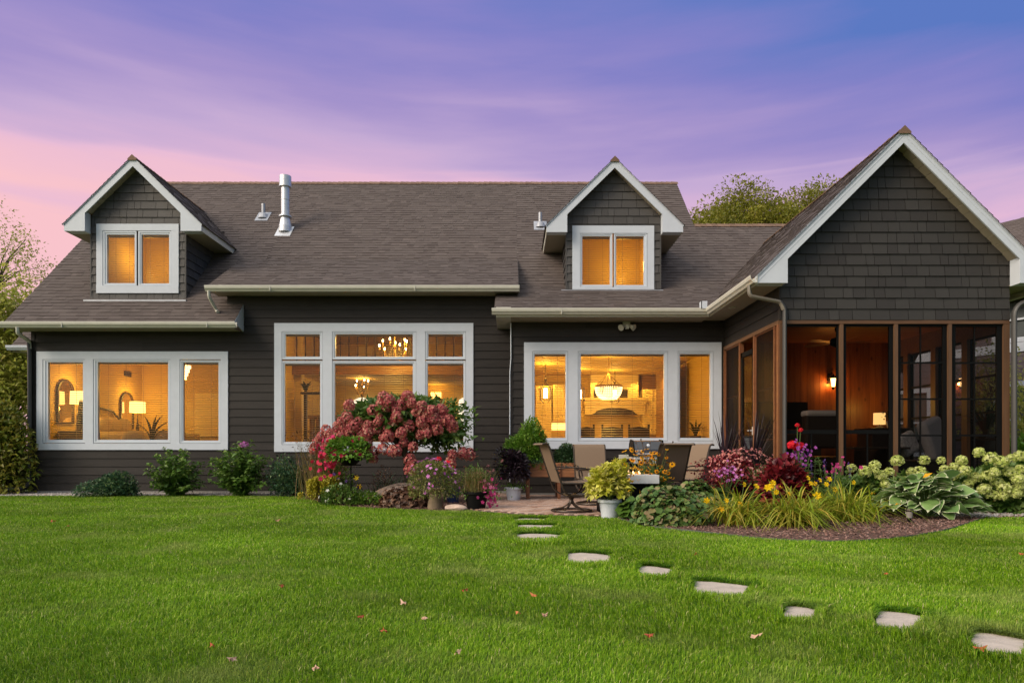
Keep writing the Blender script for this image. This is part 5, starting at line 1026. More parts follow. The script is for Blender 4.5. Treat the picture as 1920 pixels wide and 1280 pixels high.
def strap(base, n, h, spread, w, seg=5, r=None, arch=1.0, jit=.25, base_r=.08):
    """arching strap leaves; returns V,F(tris),r"""
    a = rng.random(n)*6.283; L = h*rng.uniform(.6, 1.15, n); k = rng.uniform(.25, 1, n)*spread; d = np.stack([np.cos(a), np.sin(a)], 1); b0 = np.array(base)[None, :]+np.concatenate([rng.normal(0, base_r, (n, 2)), np.zeros((n, 1))], 1); s = np.stack([-d[:, 1], d[:, 0], np.zeros(n)], 1)
    V = np.zeros((n, 2*seg+1, 3))
    for i in range(seg+1):
        t = i/seg; hor = k*L*(t**1.4); ver = L*(t*(1-.12*k))-L*arch*k*.75*t**2.6
        p = b0.copy(); p[:, :2] += d*hor[:, None]; p[:, 2] += ver; p[:, 2] = np.maximum(p[:, 2], base[2]+.01)
        ww = (w*(1-.85*t**2))[:, None] if np.ndim(w) else w*(1-.85*t**2)
        if i < seg: V[:, 2*i] = p-s*ww*.5; V[:, 2*i+1] = p+s*ww*.5
        else: V[:, 2*seg] = p
    m = 2*seg+1; q = np.arange(n)*m; Fc = []
    for i in range(seg-1): Fc += [np.stack([q+2*i, q+2*i+1, q+2*i+3], 1), np.stack([q+2*i, q+2*i+3, q+2*i+2], 1)]
    Fc.append(np.stack([q+2*seg-2, q+2*seg-1, q+2*seg], 1)); nf = len(Fc); F3 = np.stack(Fc, 1).reshape(-1, 3); r = rng.random(n) if r is None else r
    return V.reshape(-1, 3), F3, np.repeat(r, nf)
def florets(c, R_, n, size, flat=1.0, zmin=-.75, r=None):
    """small four-petalled florets over a rounded flower head"""
    d = unit(rng.normal(size=(n, 3))); k = d[:, 2] < zmin; d[k, 2] *= -1; rad = rng.uniform(.82, 1.05, n)[:, None]; p = np.array(c)+d*np.array(R_)*rad; nn = unit(d+rng.normal(0, .3, (n, 3))); a = unit(np.cross(nn, rng.normal(size=(n, 3)))); bb = np.cross(nn, a); s = size*rng.uniform(.7, 1.25, n)[:, None]
    V = []
    for k in range(4):
        th = k*math.pi/2; u = a*math.cos(th)+bb*math.sin(th); v = -a*math.sin(th)+bb*math.cos(th); V += [p, p+u*s*.55-v*s*.42+nn*s*.12, p+u*s+nn*s*.05, p+u*s*.55+v*s*.42+nn*s*.12]
    V = np.stack(V, 1).reshape(-1, 3); q = np.arange(n*4)*4; F4 = np.stack([np.stack([q, q+1, q+2], 1), np.stack([q, q+2, q+3], 1)], 1).reshape(-1, 3)
    return V, F4, np.repeat(rng.random(n) if r is None else r, 8)
def head_variants(m, R_, n, size, k=4, **kw):
    out = []
    for _ in range(k):
        V, F3, r = florets((0, 0, 0), R_, n, size, **kw); o = np_mesh('flower_head', V, F3, r, m); out.append(o.data); bpy.data.objects.remove(o)
    return out
def put_head(me, parent, p, s=1.0, rz=None, name='flower_head', tilt=.3):
    o = bpy.data.objects.new(name, me); C.objects.link(o); o.parent = parent; W[o] = W[parent]; o.location = Vector(p)-W[parent]; o.scale = (s, s, s); o.rotation_euler = (random.uniform(-tilt, tilt), random.uniform(-tilt, tilt), random.uniform(0, 6.28) if rz is None else rz); return o
def daisies(pts, nrm, size, petals, r=None, cup=.15):
    n = len(pts); nn = unit(nrm); a = unit(np.cross(nn, rng.normal(size=(n, 3)))); bb = np.cross(nn, a); V = []; s = (size*rng.uniform(.8, 1.2, n))[:, None]
    for k in range(petals):
        th = 2*math.pi*k/petals; u = a*math.cos(th)+bb*math.sin(th); v = -a*math.sin(th)+bb*math.cos(th); w = 1.9/petals
        V += [pts, pts+u*s*.55-v*s*w+nn*s*cup*.5, pts+u*s+nn*s*cup*.0, pts+u*s*.55+v*s*w+nn*s*cup*.5]
    V = np.stack(V, 1).reshape(-1, 3); q = np.arange(n*petals)*4; F3 = np.stack([np.stack([q, q+1, q+2], 1), np.stack([q, q+2, q+3], 1)], 1).reshape(-1, 3)
    return V, F3, np.repeat(rng.random(n) if r is None else r, petals*2)
def pot(loc, r0, r1, h, m, parent, rim=.02):
    b = MB(); x, y, z = loc; b.lathe([(r0, 0), (r1*.97, h*.86), (r1+rim, h*.86), (r1+rim, h), (r1-.01, h), (r1-.02, h*.88)], loc, 24); o = b.build('pot', m, parent, smooth=False); o.data.polygons.foreach_set('use_smooth', [True]*len(o.data.polygons)); o.data.set_sharp_from_angle(angle=R(35))
    b = MB(); b.lathe([(.0001, h*.9), (r1-.015, h*.88)], loc, 20); b.build('soil', M['mulch'], parent); return o
M['twig'] = mat('twig', (.07, .045, .03), .8, .2, 30)
M['gstem'] = mat('green_stem', (.08, .13, .03), .6, .2, 30)
M['bark'] = mat('tree_bark', (.09, .07, .055), .9, .3, 14, .6, 30)
M['lf_dark'] = leaf('leaf_deep_green', [(.016, .045, .018), (.03, .075, .028), (.045, .10, .035), (.075, .135, .05)], pos=2.5)
M['lf_blue'] = leaf('leaf_blue_green', [(.02, .06, .028), (.036, .092, .042), (.055, .125, .055), (.16, .23, .08)], pos=3)
M['lf_mid'] = leaf('leaf_mid_green', [(.045, .11, .014), (.08, .165, .022), (.12, .215, .033), (.18, .26, .06)], pos=2.5)
M['lf_basil'] = leaf('leaf_basil', [(.07, .17, .012), (.11, .24, .02), (.15, .29, .03), (.22, .33, .05)], .35, pos=3)
M['lf_lime'] = leaf('leaf_lime', [(.34, .36, .02), (.52, .52, .05), (.66, .62, .12), (.72, .64, .24)], .3, pos=4)
M['lf_hyd'] = leaf('leaf_hydrangea', [(.045, .11, .016), (.08, .16, .025), (.12, .21, .04), (.18, .25, .07)], .32, pos=2.5)
M['lf_day'] = leaf('leaf_daylily', [(.17, .25, .014), (.25, .33, .02), (.33, .39, .03), (.42, .41, .05), (.55, .38, .06)], .38, pos=1.8)
M['lf_hosta'] = leaf('leaf_hosta', [(.13, .24, .07), (.18, .30, .085), (.24, .36, .11)], .25, pos=2)
M['lf_hostaw'] = leaf('leaf_hosta_margin', [(.55, .58, .36), (.66, .66, .44)], .25)
M['lf_bronze'] = leaf('leaf_bronze', [(.035, .016, .011), (.08, .036, .02), (.15, .07, .04), (.24, .14, .09)], .2, pos=4)
M['lf_red'] = leaf('leaf_crimson', [(.05, .005, .009), (.12, .008, .015), (.22, .014, .022), (.30, .04, .04)], .25, pos=4)
M['lf_purple'] = leaf('leaf_black_purple', [(.012, .008, .012), (.025, .014, .022), (.04, .022, .032)], .1)
M['lf_ivy'] = leaf('leaf_heuchera', [(.045, .10, .02), (.07, .14, .028), (.10, .18, .038), (.13, .20, .045), (.17, .17, .05), (.28, .20, .10)], .2, pos=3.5)
M['lf_yel'] = leaf('leaf_creeping_gold', [(.32, .29, .015), (.50, .42, .03), (.40, .38, .05)], .3)
M['lf_grassy'] = leaf('leaf_tan_grass', [(.10, .11, .02), (.20, .16, .045), (.28, .17, .07), (.30, .22, .12)], .3)
M['lf_tree'] = leaf('leaf_tree', [(.13, .15, .012), (.20, .21, .02), (.28, .27, .035), (.38, .33, .07)], .4, pos=.9)
M['lf_treey'] = leaf('leaf_tree_pale', [(.20, .26, .03), (.30, .34, .05), (.40, .40, .08), (.50, .45, .12)], .5, pos=.8)
M['lf_autumn'] = leaf('leaf_autumn_shrub', [(.09, .14, .014), (.16, .20, .022), (.22, .18, .03), (.30, .31, .05)], .35, pos=1.6)
def fl(name, ramp, tr=.25): return leaf(name, ramp, tr, .6, .2)
M['f_pinkhyd'] = fl('petal_antique_pink', [(.30, .052, .068), (.43, .085, .095), (.54, .135, .13), (.60, .22, .18), (.54, .33, .23)])
M['f_limehyd'] = fl('petal_lime', [(.36, .44, .09), (.48, .54, .14), (.60, .63, .22), (.68, .69, .34)])
M['f_hot'] = fl('petal_hot_pink', [(.50, .02, .11), (.65, .03, .16), (.55, .02, .05), (.70, .09, .05)])
M['f_purp'] = fl('petal_purple', [(.16, .02, .20), (.30, .05, .32), (.42, .10, .40)])
M['f_pet'] = fl('petal_petunia', [(.50, .12, .42), (.60, .20, .52), (.66, .30, .58)])
M['f_salm'] = fl('petal_salmon', [(.45, .13, .12), (.55, .2, .17), (.6, .3, .26), (.4, .07, .10)])
M['f_yel'] = fl('petal_yellow', [(.75, .50, .01), (.80, .58, .015), (.78, .45, .02)])
M['f_rud'] = fl('petal_gold', [(.62, .25, .005), (.72, .33, .008), (.76, .40, .01)])
M['f_white'] = fl('petal_white', [(.7, .7, .66), (.8, .8, .78)])
M['f_red'] = fl('petal_red', [(.60, .01, .02), (.72, .02, .04)])
M['f_viol'] = fl('petal_violet', [(.05, .025, .12), (.09, .04, .20), (.14, .07, .28)])
M['f_mag'] = fl('petal_magenta', [(.40, .03, .16), (.55, .06, .22), (.6, .2, .34)])
M['lf_meadow'] = leaf('leaf_meadow', [(.09, .14, .02), (.15, .19, .035), (.22, .22, .06), (.30, .24, .10)], .3, pos=4)
M['f_eye'] = mat('flower_eye', (.03, .012, .008), .8, 0)
V, F3, rr = leaves(porch_leaf[0], rng.normal(size=(70, 3))+np.array([0, 0, .5]), .06, .03); np_mesh('foliage', V, F3, rr, M['houseplant'], porch_leaf[1])
# ------------------------------------------------------------------ trees
def tree(name, label, loc, h, crown, n, L, m, trunk_r=.18, spread=.5, group=None, clusters=60, dens=1.0, lo=.35, csize=.16):
    t = thing(name, label, 'tree', (loc[0], loc[1], 0), group); cx, cy = loc; b = MB(); top = Vector((cx, cy, h*.78))
    b.tube([(cx, cy, 0), (cx+.05, cy, h*.25), (cx-.06, cy+.05, h*.5), tuple(top)], [trunk_r, trunk_r*.75, trunk_r*.5, trunk_r*.15], 9)
    cc, _ = dome((cx, cy, crown[2]), crown[0:2]+(crown[3],), clusters, .35, -.75, .35); cc[:, 2] = np.maximum(cc[:, 2], h*lo*.6)
    for p in cc[:min(clusters, 42)]:
        z = min(h*.72, max(h*.18, p[2]-.35*math.hypot(p[0]-cx, p[1]-cy)-.3)); s = Vector((cx, cy, z)); q = Vector(p); b.tube([s, s.lerp(q, .5)+Vector((0, 0, .12*(q-s).length)), q], [trunk_r*.3, trunk_r*.16, trunk_r*.05], 5, cap=False)
    b.build('trunk', M['bark'], t)
    per = n//clusters; sz = np.array(crown[0:2]+(crown[3],))*csize*1.9
    k = np.repeat(np.arange(clusters), per); d = rng.normal(size=(len(k), 3)); d /= np.maximum(1, np.linalg.norm(d, axis=1, keepdims=True)/1.6); Pt = cc[k]+d*sz*rng.uniform(.45, 1.15, clusters)[k][:, None]
    D = unit(d)+rng.normal(0, .7, d.shape)+np.array([0, 0, -.15]); V, F3, rr = leaves(Pt, D, L*rng.uniform(.6, 1.3, len(k)), L*.55*rng.uniform(.6, 1.2, len(k)), r=np.clip(rng.random(len(k))*.75+rng.uniform(0, .3, clusters)[k], 0, 1))
    np_mesh('crown', V, F3, rr, m, t); return t
tg = 'trees behind the house'
for px, py, hw_, Y, lab in ((1335, 374, 50, 33, 'broad green tree crown just right of the main roof ridge'), (1388, 352, 52, 36, 'tallest green tree crown behind the low roof'), (1462, 362, 48, 34, 'green tree crown between the tallest one and the porch gable'), (1525, 349, 46, 37, 'green tree crown rising beside the porch gable slope'), (1590, 395, 50, 38, 'green tree crown mostly hidden by the porch gable')):
    x, z = PX(px, Y), PZ(py, Y); rx = hw_*Y/F*1.3; tree('tree', lab, (x, Y), z, (rx*1.05, rx*1.05, z-3.3, 2.35), 26000, .17, M['lf_tree'], .2, group=tg, clusters=95, csize=.17)
tree('tree', 'airy pale green tree rising above the left eave', (PX(-12, 23), 23), 9.0, (1.9, 1.9, 6.2, 2.7), 6500, .10, M['lf_treey'], .11, clusters=110, csize=.085, lo=.2)
tree('tree', 'bright yellow green tree low behind the rear wing', (PX(2, 20), 20.5), 5.6, (1.8, 1.5, 3.3, 2.1), 14000, .17, M['lf_treey'], .12, clusters=80, csize=.17, lo=.1)
tree('tree', 'yellow green tree further back beyond the rear wing', (PX(-40, 26), 27), 6.6, (3.0, 2.2, 4.0, 2.4), 9000, .17, M['lf_treey'], .14, clusters=70, csize=.18, lo=.1)
bush('shrub', 'large dark autumn tinted shrub at the left house corner', 'shrub', (PX(-12, 14.9), 14.9), (.95, .85, 1.95), 12000, .12, .06, M['lf_autumn'], stems=30, shell=.3, lump=.55, up=.0, droop=.3)
bush('shrub', 'pale green garden shrub past the right porch downspout', 'shrub', (10.2, 12.9), (1.0, .9, 2.0), 5000, .10, .05, M['lf_treey'], stems=20, shell=.3)
bush('shrub', 'leafy low shrub beyond the porch corner at the right edge', 'shrub', (9.6, 12.2), (.9, .7, 1.25), 3500, .12, .07, M['lf_basil'], stems=16, shell=.3)
tree('tree', 'slender young tree in front of the neighbour wall', (12.6, 17.5), 3.3, (.8, .8, 2.1, 1.1), 1800, .11, M['lf_treey'], .06, clusters=40, csize=.17, lo=.1)
# ------------------------------------------------------------------ foundation shrubs along the left wall
def shoots(name, label, cat, base, n, h, spread, L, Wd, m, per=16, group=None, stem_m=None, lean=.5):
    """upright leafy shoots, opposite leaves up each stem"""
    t = thing(name, label, cat, (base[0], base[1], 0), group); b = MB(); Ps, Ds = [], []; tips = []
    for i in range(n):
        a = random.uniform(0, 6.28); k = random.random()**.6*spread; hh = h*random.uniform(.30, 1.05)*(1-.35*(k/spread)**2); p0 = Vector((base[0]+random.gauss(0, .05), base[1]+random.gauss(0, .04), 0)); p2 = p0+Vector((math.cos(a)*k, math.sin(a)*k*.8, hh)); p1 = p0.lerp(p2, .5)+Vector((-math.cos(a)*k*.12, -math.sin(a)*k*.1, hh*.08)); b.tube([p0, p1, p2], [.007, .005, .003], 5, cap=False); tips.append(p2)
        for j in range(per):
            s = .12+.88*j/(per-1); q = p0*(1-s)**2+p1*2*s*(1-s)+p2*s*s; th = j*1.7+a
            for f in (0, math.pi): Ps.append(tuple(q)); Ds.append((math.cos(th+f), math.sin(th+f), random.uniform(-.15, .55)))
    b.build('stem', stem_m or M['gstem'], t); Ps, Ds = np.array(Ps), np.array(Ds); k = len(Ps); V, F3, rr = leaves(Ps, Ds+rng.normal(0, .25, Ds.shape), L*rng.uniform(.6, 1.2, k), Wd*rng.uniform(.7, 1.2, k), droop=.25); np_mesh('foliage', V, F3, rr, m, t); return t, tips
sg = 'foundation shrubs along the left wall'
def g0(px, py=925): return G(px, py)
x, y = G(215, 930); bush('shrub', 'low blue green shrub left of the other wall shrubs', 'shrub', (x, y), (.62, .42, .45), 5000, .065, .036, M['lf_blue'], sg, stems=34, shell=.25, lump=.7, up=.3)
x, y = G(328, 930); shoots('shrub', 'upright bright green shrub below the right bedroom pane', 'shrub', (x, y), 85, 1.02, .60, .115, .065, M['lf_mid'], 15, sg)
x, y = G(450, 930); t, tips = shoots('shrub', 'tall green shrub with a single pink flower at its top', 'shrub', (x, y), 92, 1.12, .68, .125, .07, M['lf_mid'], 15, sg)
hv = head_variants(M['f_pet'], (.09, .09, .05), 60, .025, 1); put_head(hv[0], t, (PX(461, y), y-.1, PZ(833, y)))
x, y = G(553, 930); bush('shrub', 'rounded dark green shrub between wall and tan grass', 'shrub', (x, y), (.46, .4, .62), 4600, .065, .036, M['lf_blue'], sg, stems=26, shell=.25, lump=.6)
# ------------------------------------------------------------------ pink hydrangea tree
hx, hy = PX(758, 12.2), 12.2; t = thing('hydrangea_tree', 'large hydrangea tree covered in antique pink flower heads', 'tree', (hx, hy, 0)); b = MB()
b.tube([(hx, hy, 0), (hx+.03, hy, .5), (hx+.02, hy, .95), (hx+.08, hy, 1.2)], [.05, .042, .04, .03], 8)
cz = PZ(800, hy)
Pt, d = dome((hx-.10, hy, cz-.02), (1.12, .72, .56), 4600, .4, -.35, .35); k = 900; Pt[:k] = np.array([hx+.68, hy-.1, cz-.16])+rng.normal(0, 1, (k, 3))*np.array([.22, .2, .14])
for i in range(60): q = Pt[rng.integers(0, 4600)]; s = Vector((hx+.03, hy, random.uniform(.8, 1.1))); b.tube([s, s.lerp(Vector(q), .5)+Vector((0, 0, .1)), tuple(q)], [.014, .009, .004], 5, cap=False)
b.build('trunk', M['bark'], t); V, F3, rr = leaves(Pt, d*.7+rng.normal(0, .6, d.shape)+np.array([0, 0, .1]), .135*rng.uniform(.6, 1.2, 4600), .08*rng.uniform(.7, 1.2, 4600), droop=.3); np_mesh('crown', V, F3, rr, M['lf_hyd'], t)
hv = head_variants(M['f_pinkhyd'], (.115, .115, .125), 190, .026, 5)
heads = [(612, 806), (640, 790), (625, 826), (655, 812), (650, 784), (678, 818), (690, 798), (683, 838), (712, 785), (725, 805), (708, 792), (738, 790), (672, 790), (700, 770), (720, 747), (724, 765), (719, 822), (757, 830), (775, 838), (766, 800), (782, 772), (790, 792), (808, 795), (788, 815), (820, 805), (800, 812), (834, 785), (840, 790), (768, 862), (770, 880), (742, 846), (848, 852), (868, 850), (880, 852), (665, 848), (632, 846), (610, 838), (698, 848), (655, 760), (764, 745), (690, 812), (735, 846), (815, 778), (700, 860), (845, 868), (596, 830), (648, 860), (776, 870), (730, 752), (716, 758), (752, 760), (772, 756), (790, 764), (812, 784), (826, 788), (744, 770), (618, 815), (634, 803), (646, 800), (662, 800), (668, 830), (652, 826), (602, 820), (641, 816), (684, 806), (690, 828), (706, 806), (718, 842), (728, 818), (745, 782), (752, 812), (798, 782), (828, 770), (848, 800), (808, 772), (590, 842)]
for px, py in heads:
    q = min(1, abs(px-748)/150); Y = hy-.12-.62*math.sqrt(1-q*q)+random.uniform(-.08, .05); put_head(random.choice(hv), t, P(px, py, Y), random.uniform(.72, 1.05)*(Y/12))
# ------------------------------------------------------------------ left bed: tall grass, hanging basket on its post, creeping gold, small flowers
x, y = G(607, 941); t = thing('ornamental_grass', 'tall tan and rust ornamental grass at the left end of the flower bed', 'grass plant', (x, y, 0)); V, F3, rr = join([strap((x, y, .05), 520, 1.25, .40, .008, 5, arch=.5, base_r=.16), strap((x+.1, y-.05, .05), 260, .95, .5, .008, 5, arch=.7, base_r=.14)]); np_mesh('foliage', V, F3, rr, M['lf_grassy'], t)
n = 2200; q_ = rng.random(n); Pt = np.stack([x+rng.normal(.03, .14, n)*(1+q_), y+rng.normal(0, .16, n), .45+.85*q_], 1); V, F3, rr = leaves(Pt, rng.normal(size=(n, 3))+np.array([0, 0, .8]), .045, .02); np_mesh('seed_head', V, F3, rr, M['lf_bronze'], t)
px_, Yb_ = 658, 11.5; bx_, bz_ = PX(px_, Yb_), PZ(868, Yb_); t = thing('planter_stand', 'thin black iron post holding the hanging flower basket', 'plant stand', (bx_, Yb_, 0)); b = MB(); b.tube([(bx_, Yb_, 0), (bx_, Yb_, PZ(800, Yb_))], .011, 8); b.tube([(bx_, Yb_, PZ(800, Yb_)), (bx_+.02, Yb_, PZ(786, Yb_)), (bx_+.05, Yb_, PZ(800, Yb_))], .009, 6); b.lathe([(.17, 0), (.18, .012), (.17, .02)], (bx_, Yb_, bz_-.04), 16); b.build('pole', M['black'], t)
t = thing('flower_basket', 'black basket of pink and red begonias on the iron post', 'flower basket', (bx_, Yb_-.12, bz_)); b = MB(); b.lathe([(.10, 0), (.20, .09), (.235, .19), (.22, .19), (.001, .17)], (bx_, Yb_-.12, bz_-.03), 20); b.build('pot', M['black'], t, smooth=True)
c0 = (bx_, Yb_-.12, bz_+.17); n = 1100; Pt, d = dome(c0, (.42, .36, .27), n, .4, -.45, .3); V, F3, rr = leaves(Pt, d+rng.normal(0, .5, d.shape), .075*rng.uniform(.7, 1.2, n), .06*rng.uniform(.7, 1.2, n), droop=.2); np_mesh('foliage', V, F3, rr, M['lf_basil'], t)
def blooms(t, Pt, nrm, m, size, petals, name='flower', eye=None, cup=None):
    vs = []                                               # a few variants, then one linked copy per flower
    for _ in range(5):
        b = MB(); V, F3, rr = daisies(np.zeros((1, 3)), np.array([[0, 0, 1.0]]), size*.9, petals, cup=.32 if cup is None else cup); b.v = [tuple(v) for v in V]; b.f = [tuple(f) for f in F3]; rb = random.random(); b.r = [min(1, max(0, rb+random.uniform(-.15, .15))) for _ in b.f]; b.m = [0]*len(b.f)
        if eye is not None: b.cm = 1; b.ball((0, 0, size*.12), eye, eye, eye*.9, 7, 4)
        o = b.build(name, [m, M['f_eye']] if eye is not None else m); vs.append(o.data); bpy.data.objects.remove(o)
    for p, q in zip(Pt, nrm):
        o = bpy.data.objects.new(name, random.choice(vs)); C.objects.link(o); o.parent = t; W[o] = W[t]; o.location = Vector(p)-W[t]; k = random.uniform(.8, 1.2); o.scale = (k, k, k)
        o.rotation_euler = (Vector(q).to_track_quat('Z', 'Y') @ Matrix.Rotation(random.uniform(0, 6.28), 4, 'Z').to_quaternion()).to_euler()
k = 40; Pt, d = dome((c0[0]-.1, c0[1], c0[2]+.05), (.46, .38, .34), k, .85, -.3, .2); blooms(t, Pt, d+rng.normal(0, .4, d.shape), M['f_hot'], .045, 5)
k = 60; Pt = np.stack([c0[0]-.36+rng.normal(0, .12, k), c0[1]+rng.normal(0, .1, k), c0[2]-.02+rng.normal(-.1, .16, k)], 1); blooms(t, Pt, rng.normal(0, .6, (k, 3))+np.array([-.2, -1, .2]), M['f_hot'], .042, 5)
x, y = G(606, 944); t = thing('creeping_plant', 'golden creeping plant trailing down beside the tan grass', 'plant', (x, y, 0)); b = MB(); b.bev(x-.10, x+.12, y-.02, y+.2, 0, .30, .05); b.build('pot', M['idark'], t); n = 3400; cols = rng.normal(0, .17, 30); ci = rng.integers(0, 30, n); zz = rng.random(n); Pt = np.stack([x+cols[ci]+rng.normal(0, .014, n), y-.13+rng.normal(0, .05, n), .05+(.42-2.2*cols[ci]**2).clip(.1)*(1-zz*rng.uniform(.6, 1, 30)[ci])+.04], 1); V, F3, rr = leaves(Pt, rng.normal(size=(n, 3))+np.array([0, -.6, -.2]), .032, .028); np_mesh('foliage', V, F3, rr, M['lf_yel'], t); Pt, d = dome((x, y, .34), (.29, .2, .2), 1100, .5, 0, .4); V, F3, rr = leaves(Pt, d+rng.normal(0, .6, d.shape), .035, .028); np_mesh('foliage', V, F3, rr, M['lf_yel'], t)
def small(name, label, px, py, r, n, L, Wd, m, fm=None, fn=0, fs=.03, pet=5, **kw):
    x, y = G(px, py); t = bush(name, label, 'plant', (x, y), r, n, L, Wd, m, stems=10, **kw)
    if fm: Pt, d = dome((x, y, r[2]*.15), r, fn, .9, .05, .2); blooms(t, Pt, d+rng.normal(0, .4, d.shape)+np.array([0, -.4, .2]), M[fm], fs, pet)
    return t
small('flower_clump', 'low clump with a few white flowers under the basket', 640, 947, (.42, .3, .30), 1300, .06, .03, M['lf_mid'], 'f_white', 12, .035)
small('flower_clump', 'violet pansies on tall stems behind the white flowers', 640, 942, (.38, .25, .66), 700, .07, .03, M['lf_mid'], 'f_viol', 26, .042)
small('flower_clump', 'grassy light green clump right of the iron post', 690, 947, (.35, .25, .2), 900, .07, .02, M['lf_basil'], 'f_white', 6, .03)
x, y = G(748, 938); t = thing('daylily', 'dark strap leaved clump before the wall under the hydrangea', 'plant', (x, y, 0)); V, F3, rr = strap((x, y, 0), 130, .75, .85, .018, 6, base_r=.25); np_mesh('foliage', V, F3, rr, M['lf_dark'], t)
x, y = G(724, 936); t = thing('flower_clump', 'two yellow lilies between the basket and the boulder', 'plant', (x-.2, y, 0)); b = MB(); pts = [P(668, 895, y), P(673, 912, y)]; stems_to(b, (x-.5, y, 0), pts); b.build('stem', M['gstem'], t); blooms(t, np.array(pts), np.array([(0, -1, .3)]*2), M['f_yel'], .075, 6)
x, y = G(718, 936); bush('plant', 'dry bronze seed heads behind the boulder', 'plant', (x, y), (.28, .2, .58), 500, .05, .02, M['lf_bronze'], stems=14, shell=.2)
# boulder
import bmesh
def boulder(name, label, x, y, r, seed):
    bm = bmesh.new(); bmesh.ops.create_icosphere(bm, subdivisions=3, radius=1); rs = np.random.default_rng(seed); pl = unit(rs.normal(size=(12, 3))); off = rs.uniform(.62, .9, 12)
    for v in bm.verts:
        p = np.array(v.co)
        for q, o in zip(pl, off):
            e = p@q-o
            if e > 0: p = p-q*e
        v.co = (p[0]*r[0], p[1]*r[1], p[2]*r[2])
    me = bpy.data.meshes.new(name); bm.to_mesh(me); bm.free(); at = me.attributes.new('rnd', 'FLOAT', 'FACE'); o = link(name, me, mat('boulder_stone', (.46, .34, .27), .9, .3, 9, .8, 25), None, (x, y, r[2]*.55)); return tag(o, label, 'boulder')
x, y = G(745, 947); boulder('boulder', 'flat topped pinkish boulder under the hydrangea tree', x, y+.25, (.56, .3, .27), 3)
x, y = G(870, 958); boulder('boulder', 'small flat edging stone beside the dark grass pot', x-.15, y+.05, (.2, .1, .07), 5)
x, y = G(760, 951)
def round_leaves(t, base, r, n, size, m, up=.5, zmin=-.05, shell=.6, lump=.25, name='foliage'):
    """scalloped round leaves (heuchera, ivy): fans of six triangles around a centre"""
    Pt, d = dome(base, r, n, shell, zmin, lump); Pt[:, 2] = np.maximum(Pt[:, 2], .03); nn = unit(d*.8+np.array([0, -.15, up])+rng.normal(0, .35, d.shape)); a = unit(np.cross(nn, rng.normal(size=(n, 3)))); bb = np.cross(nn, a); s = size*rng.uniform(.6, 1.25, n); V = [Pt-nn*(s*.12)[:, None]]; K = 10
    for k in range(K):
        th = 2*math.pi*k/K; rr = s*(1 if k % 2 == 0 else .8)*(.55 if k == 0 else 1); V.append(Pt+(a*math.cos(th)+bb*math.sin(th))*rr[:, None]+nn*(s*(.12 if k % 2 else -.08))[:, None])
    V = np.stack(V, 1).reshape(-1, 3); q = np.arange(n)*(K+1); F3 = np.stack([np.stack([q, q+1+k, q+1+(k+1) % K], 1) for k in range(K)], 1).reshape(-1, 3); return np_mesh(name, V, F3, np.repeat(rng.random(n), K), m, t)
t = thing('heuchera', 'low bronze leaved heuchera mound in front of the boulder', 'plant', (x, y, 0)); round_leaves(t, (x, y+.1, .03), (.50, .33, .27), 800, .044, M['lf_bronze'])
# petunia planter on a short pedestal, blue pot, red geranium
x, y = G(812, 957); t = thing('petunia_planter', 'rounded green mound with small violet flowers right of the heuchera', 'flower pot', (x, y+.3, 0)); b = MB(); b.lathe([(.13, 0), (.12, .1), (.09, .25), (.16, .34), (.001, .33)], (x, y+.3, 0), 16); b.build('pot', mat('tan_pot', (.22, .16, .10), .8, .2, 12), t, smooth=True)
n = 3200; Pt, d = dome((x, y+.3, .42), (.45, .4, .40), n, .45, -.6, .2); Pt[:, 2] = np.maximum(Pt[:, 2], .12); V, F3, rr = leaves(Pt, d+rng.normal(0, .6, d.shape), .05, .02); np_mesh('foliage', V, F3, rr, M['lf_meadow'], t)
Pt, d = dome((x, y+.3, .44), (.48, .43, .43), 95, .92, -.4, .15); Pt = Pt[(Pt[:, 2] > .4) | (rng.random(95) < .4)]; blooms(t, Pt, Pt-np.array([x, y+.3, .3])+rng.normal(0, .15, Pt.shape), M['f_pet'], .034, 5)
x2, y2 = G(849, 942); t = thing('flower_pot', 'dark blue pot half hidden behind the violet flowers', 'flower pot', (x2, y2, 0)); pot((x2, y2, 0), .10, .13, .26, mat('blue_glaze', (.02, .035, .10), .3, .1, 8), t)
n = 300; Pt, d = dome((x2, y2, .3), (.2, .2, .22), n, .4, -.1); V, F3, rr = leaves(Pt, d+rng.normal(0, .5, d.shape), .05, .025); np_mesh('foliage', V, F3, rr, M['lf_mid'], t); blooms(t, Pt[:45]+np.array([0, 0, .05]), d[:45]+np.array([0, -.3, .3]), M['f_purp'], .035, 5)
x, y = PX(833, 11.2), 11.2; t = thing('geranium', 'red geraniums above the violet flower mound', 'plant', (x, y, 0)); b = MB(); hv2 = head_variants(M['f_red'], (.055, .055, .04), 40, .02, 2)
for px, py in ((822, 861), (840, 868), (848, 877), (826, 872)): q = P(px, py, 11.2); stems_to(b, (x, y, .1), [q]); put_head(random.choice(hv2), t, q)
b.build('stem', M['gstem'], t)
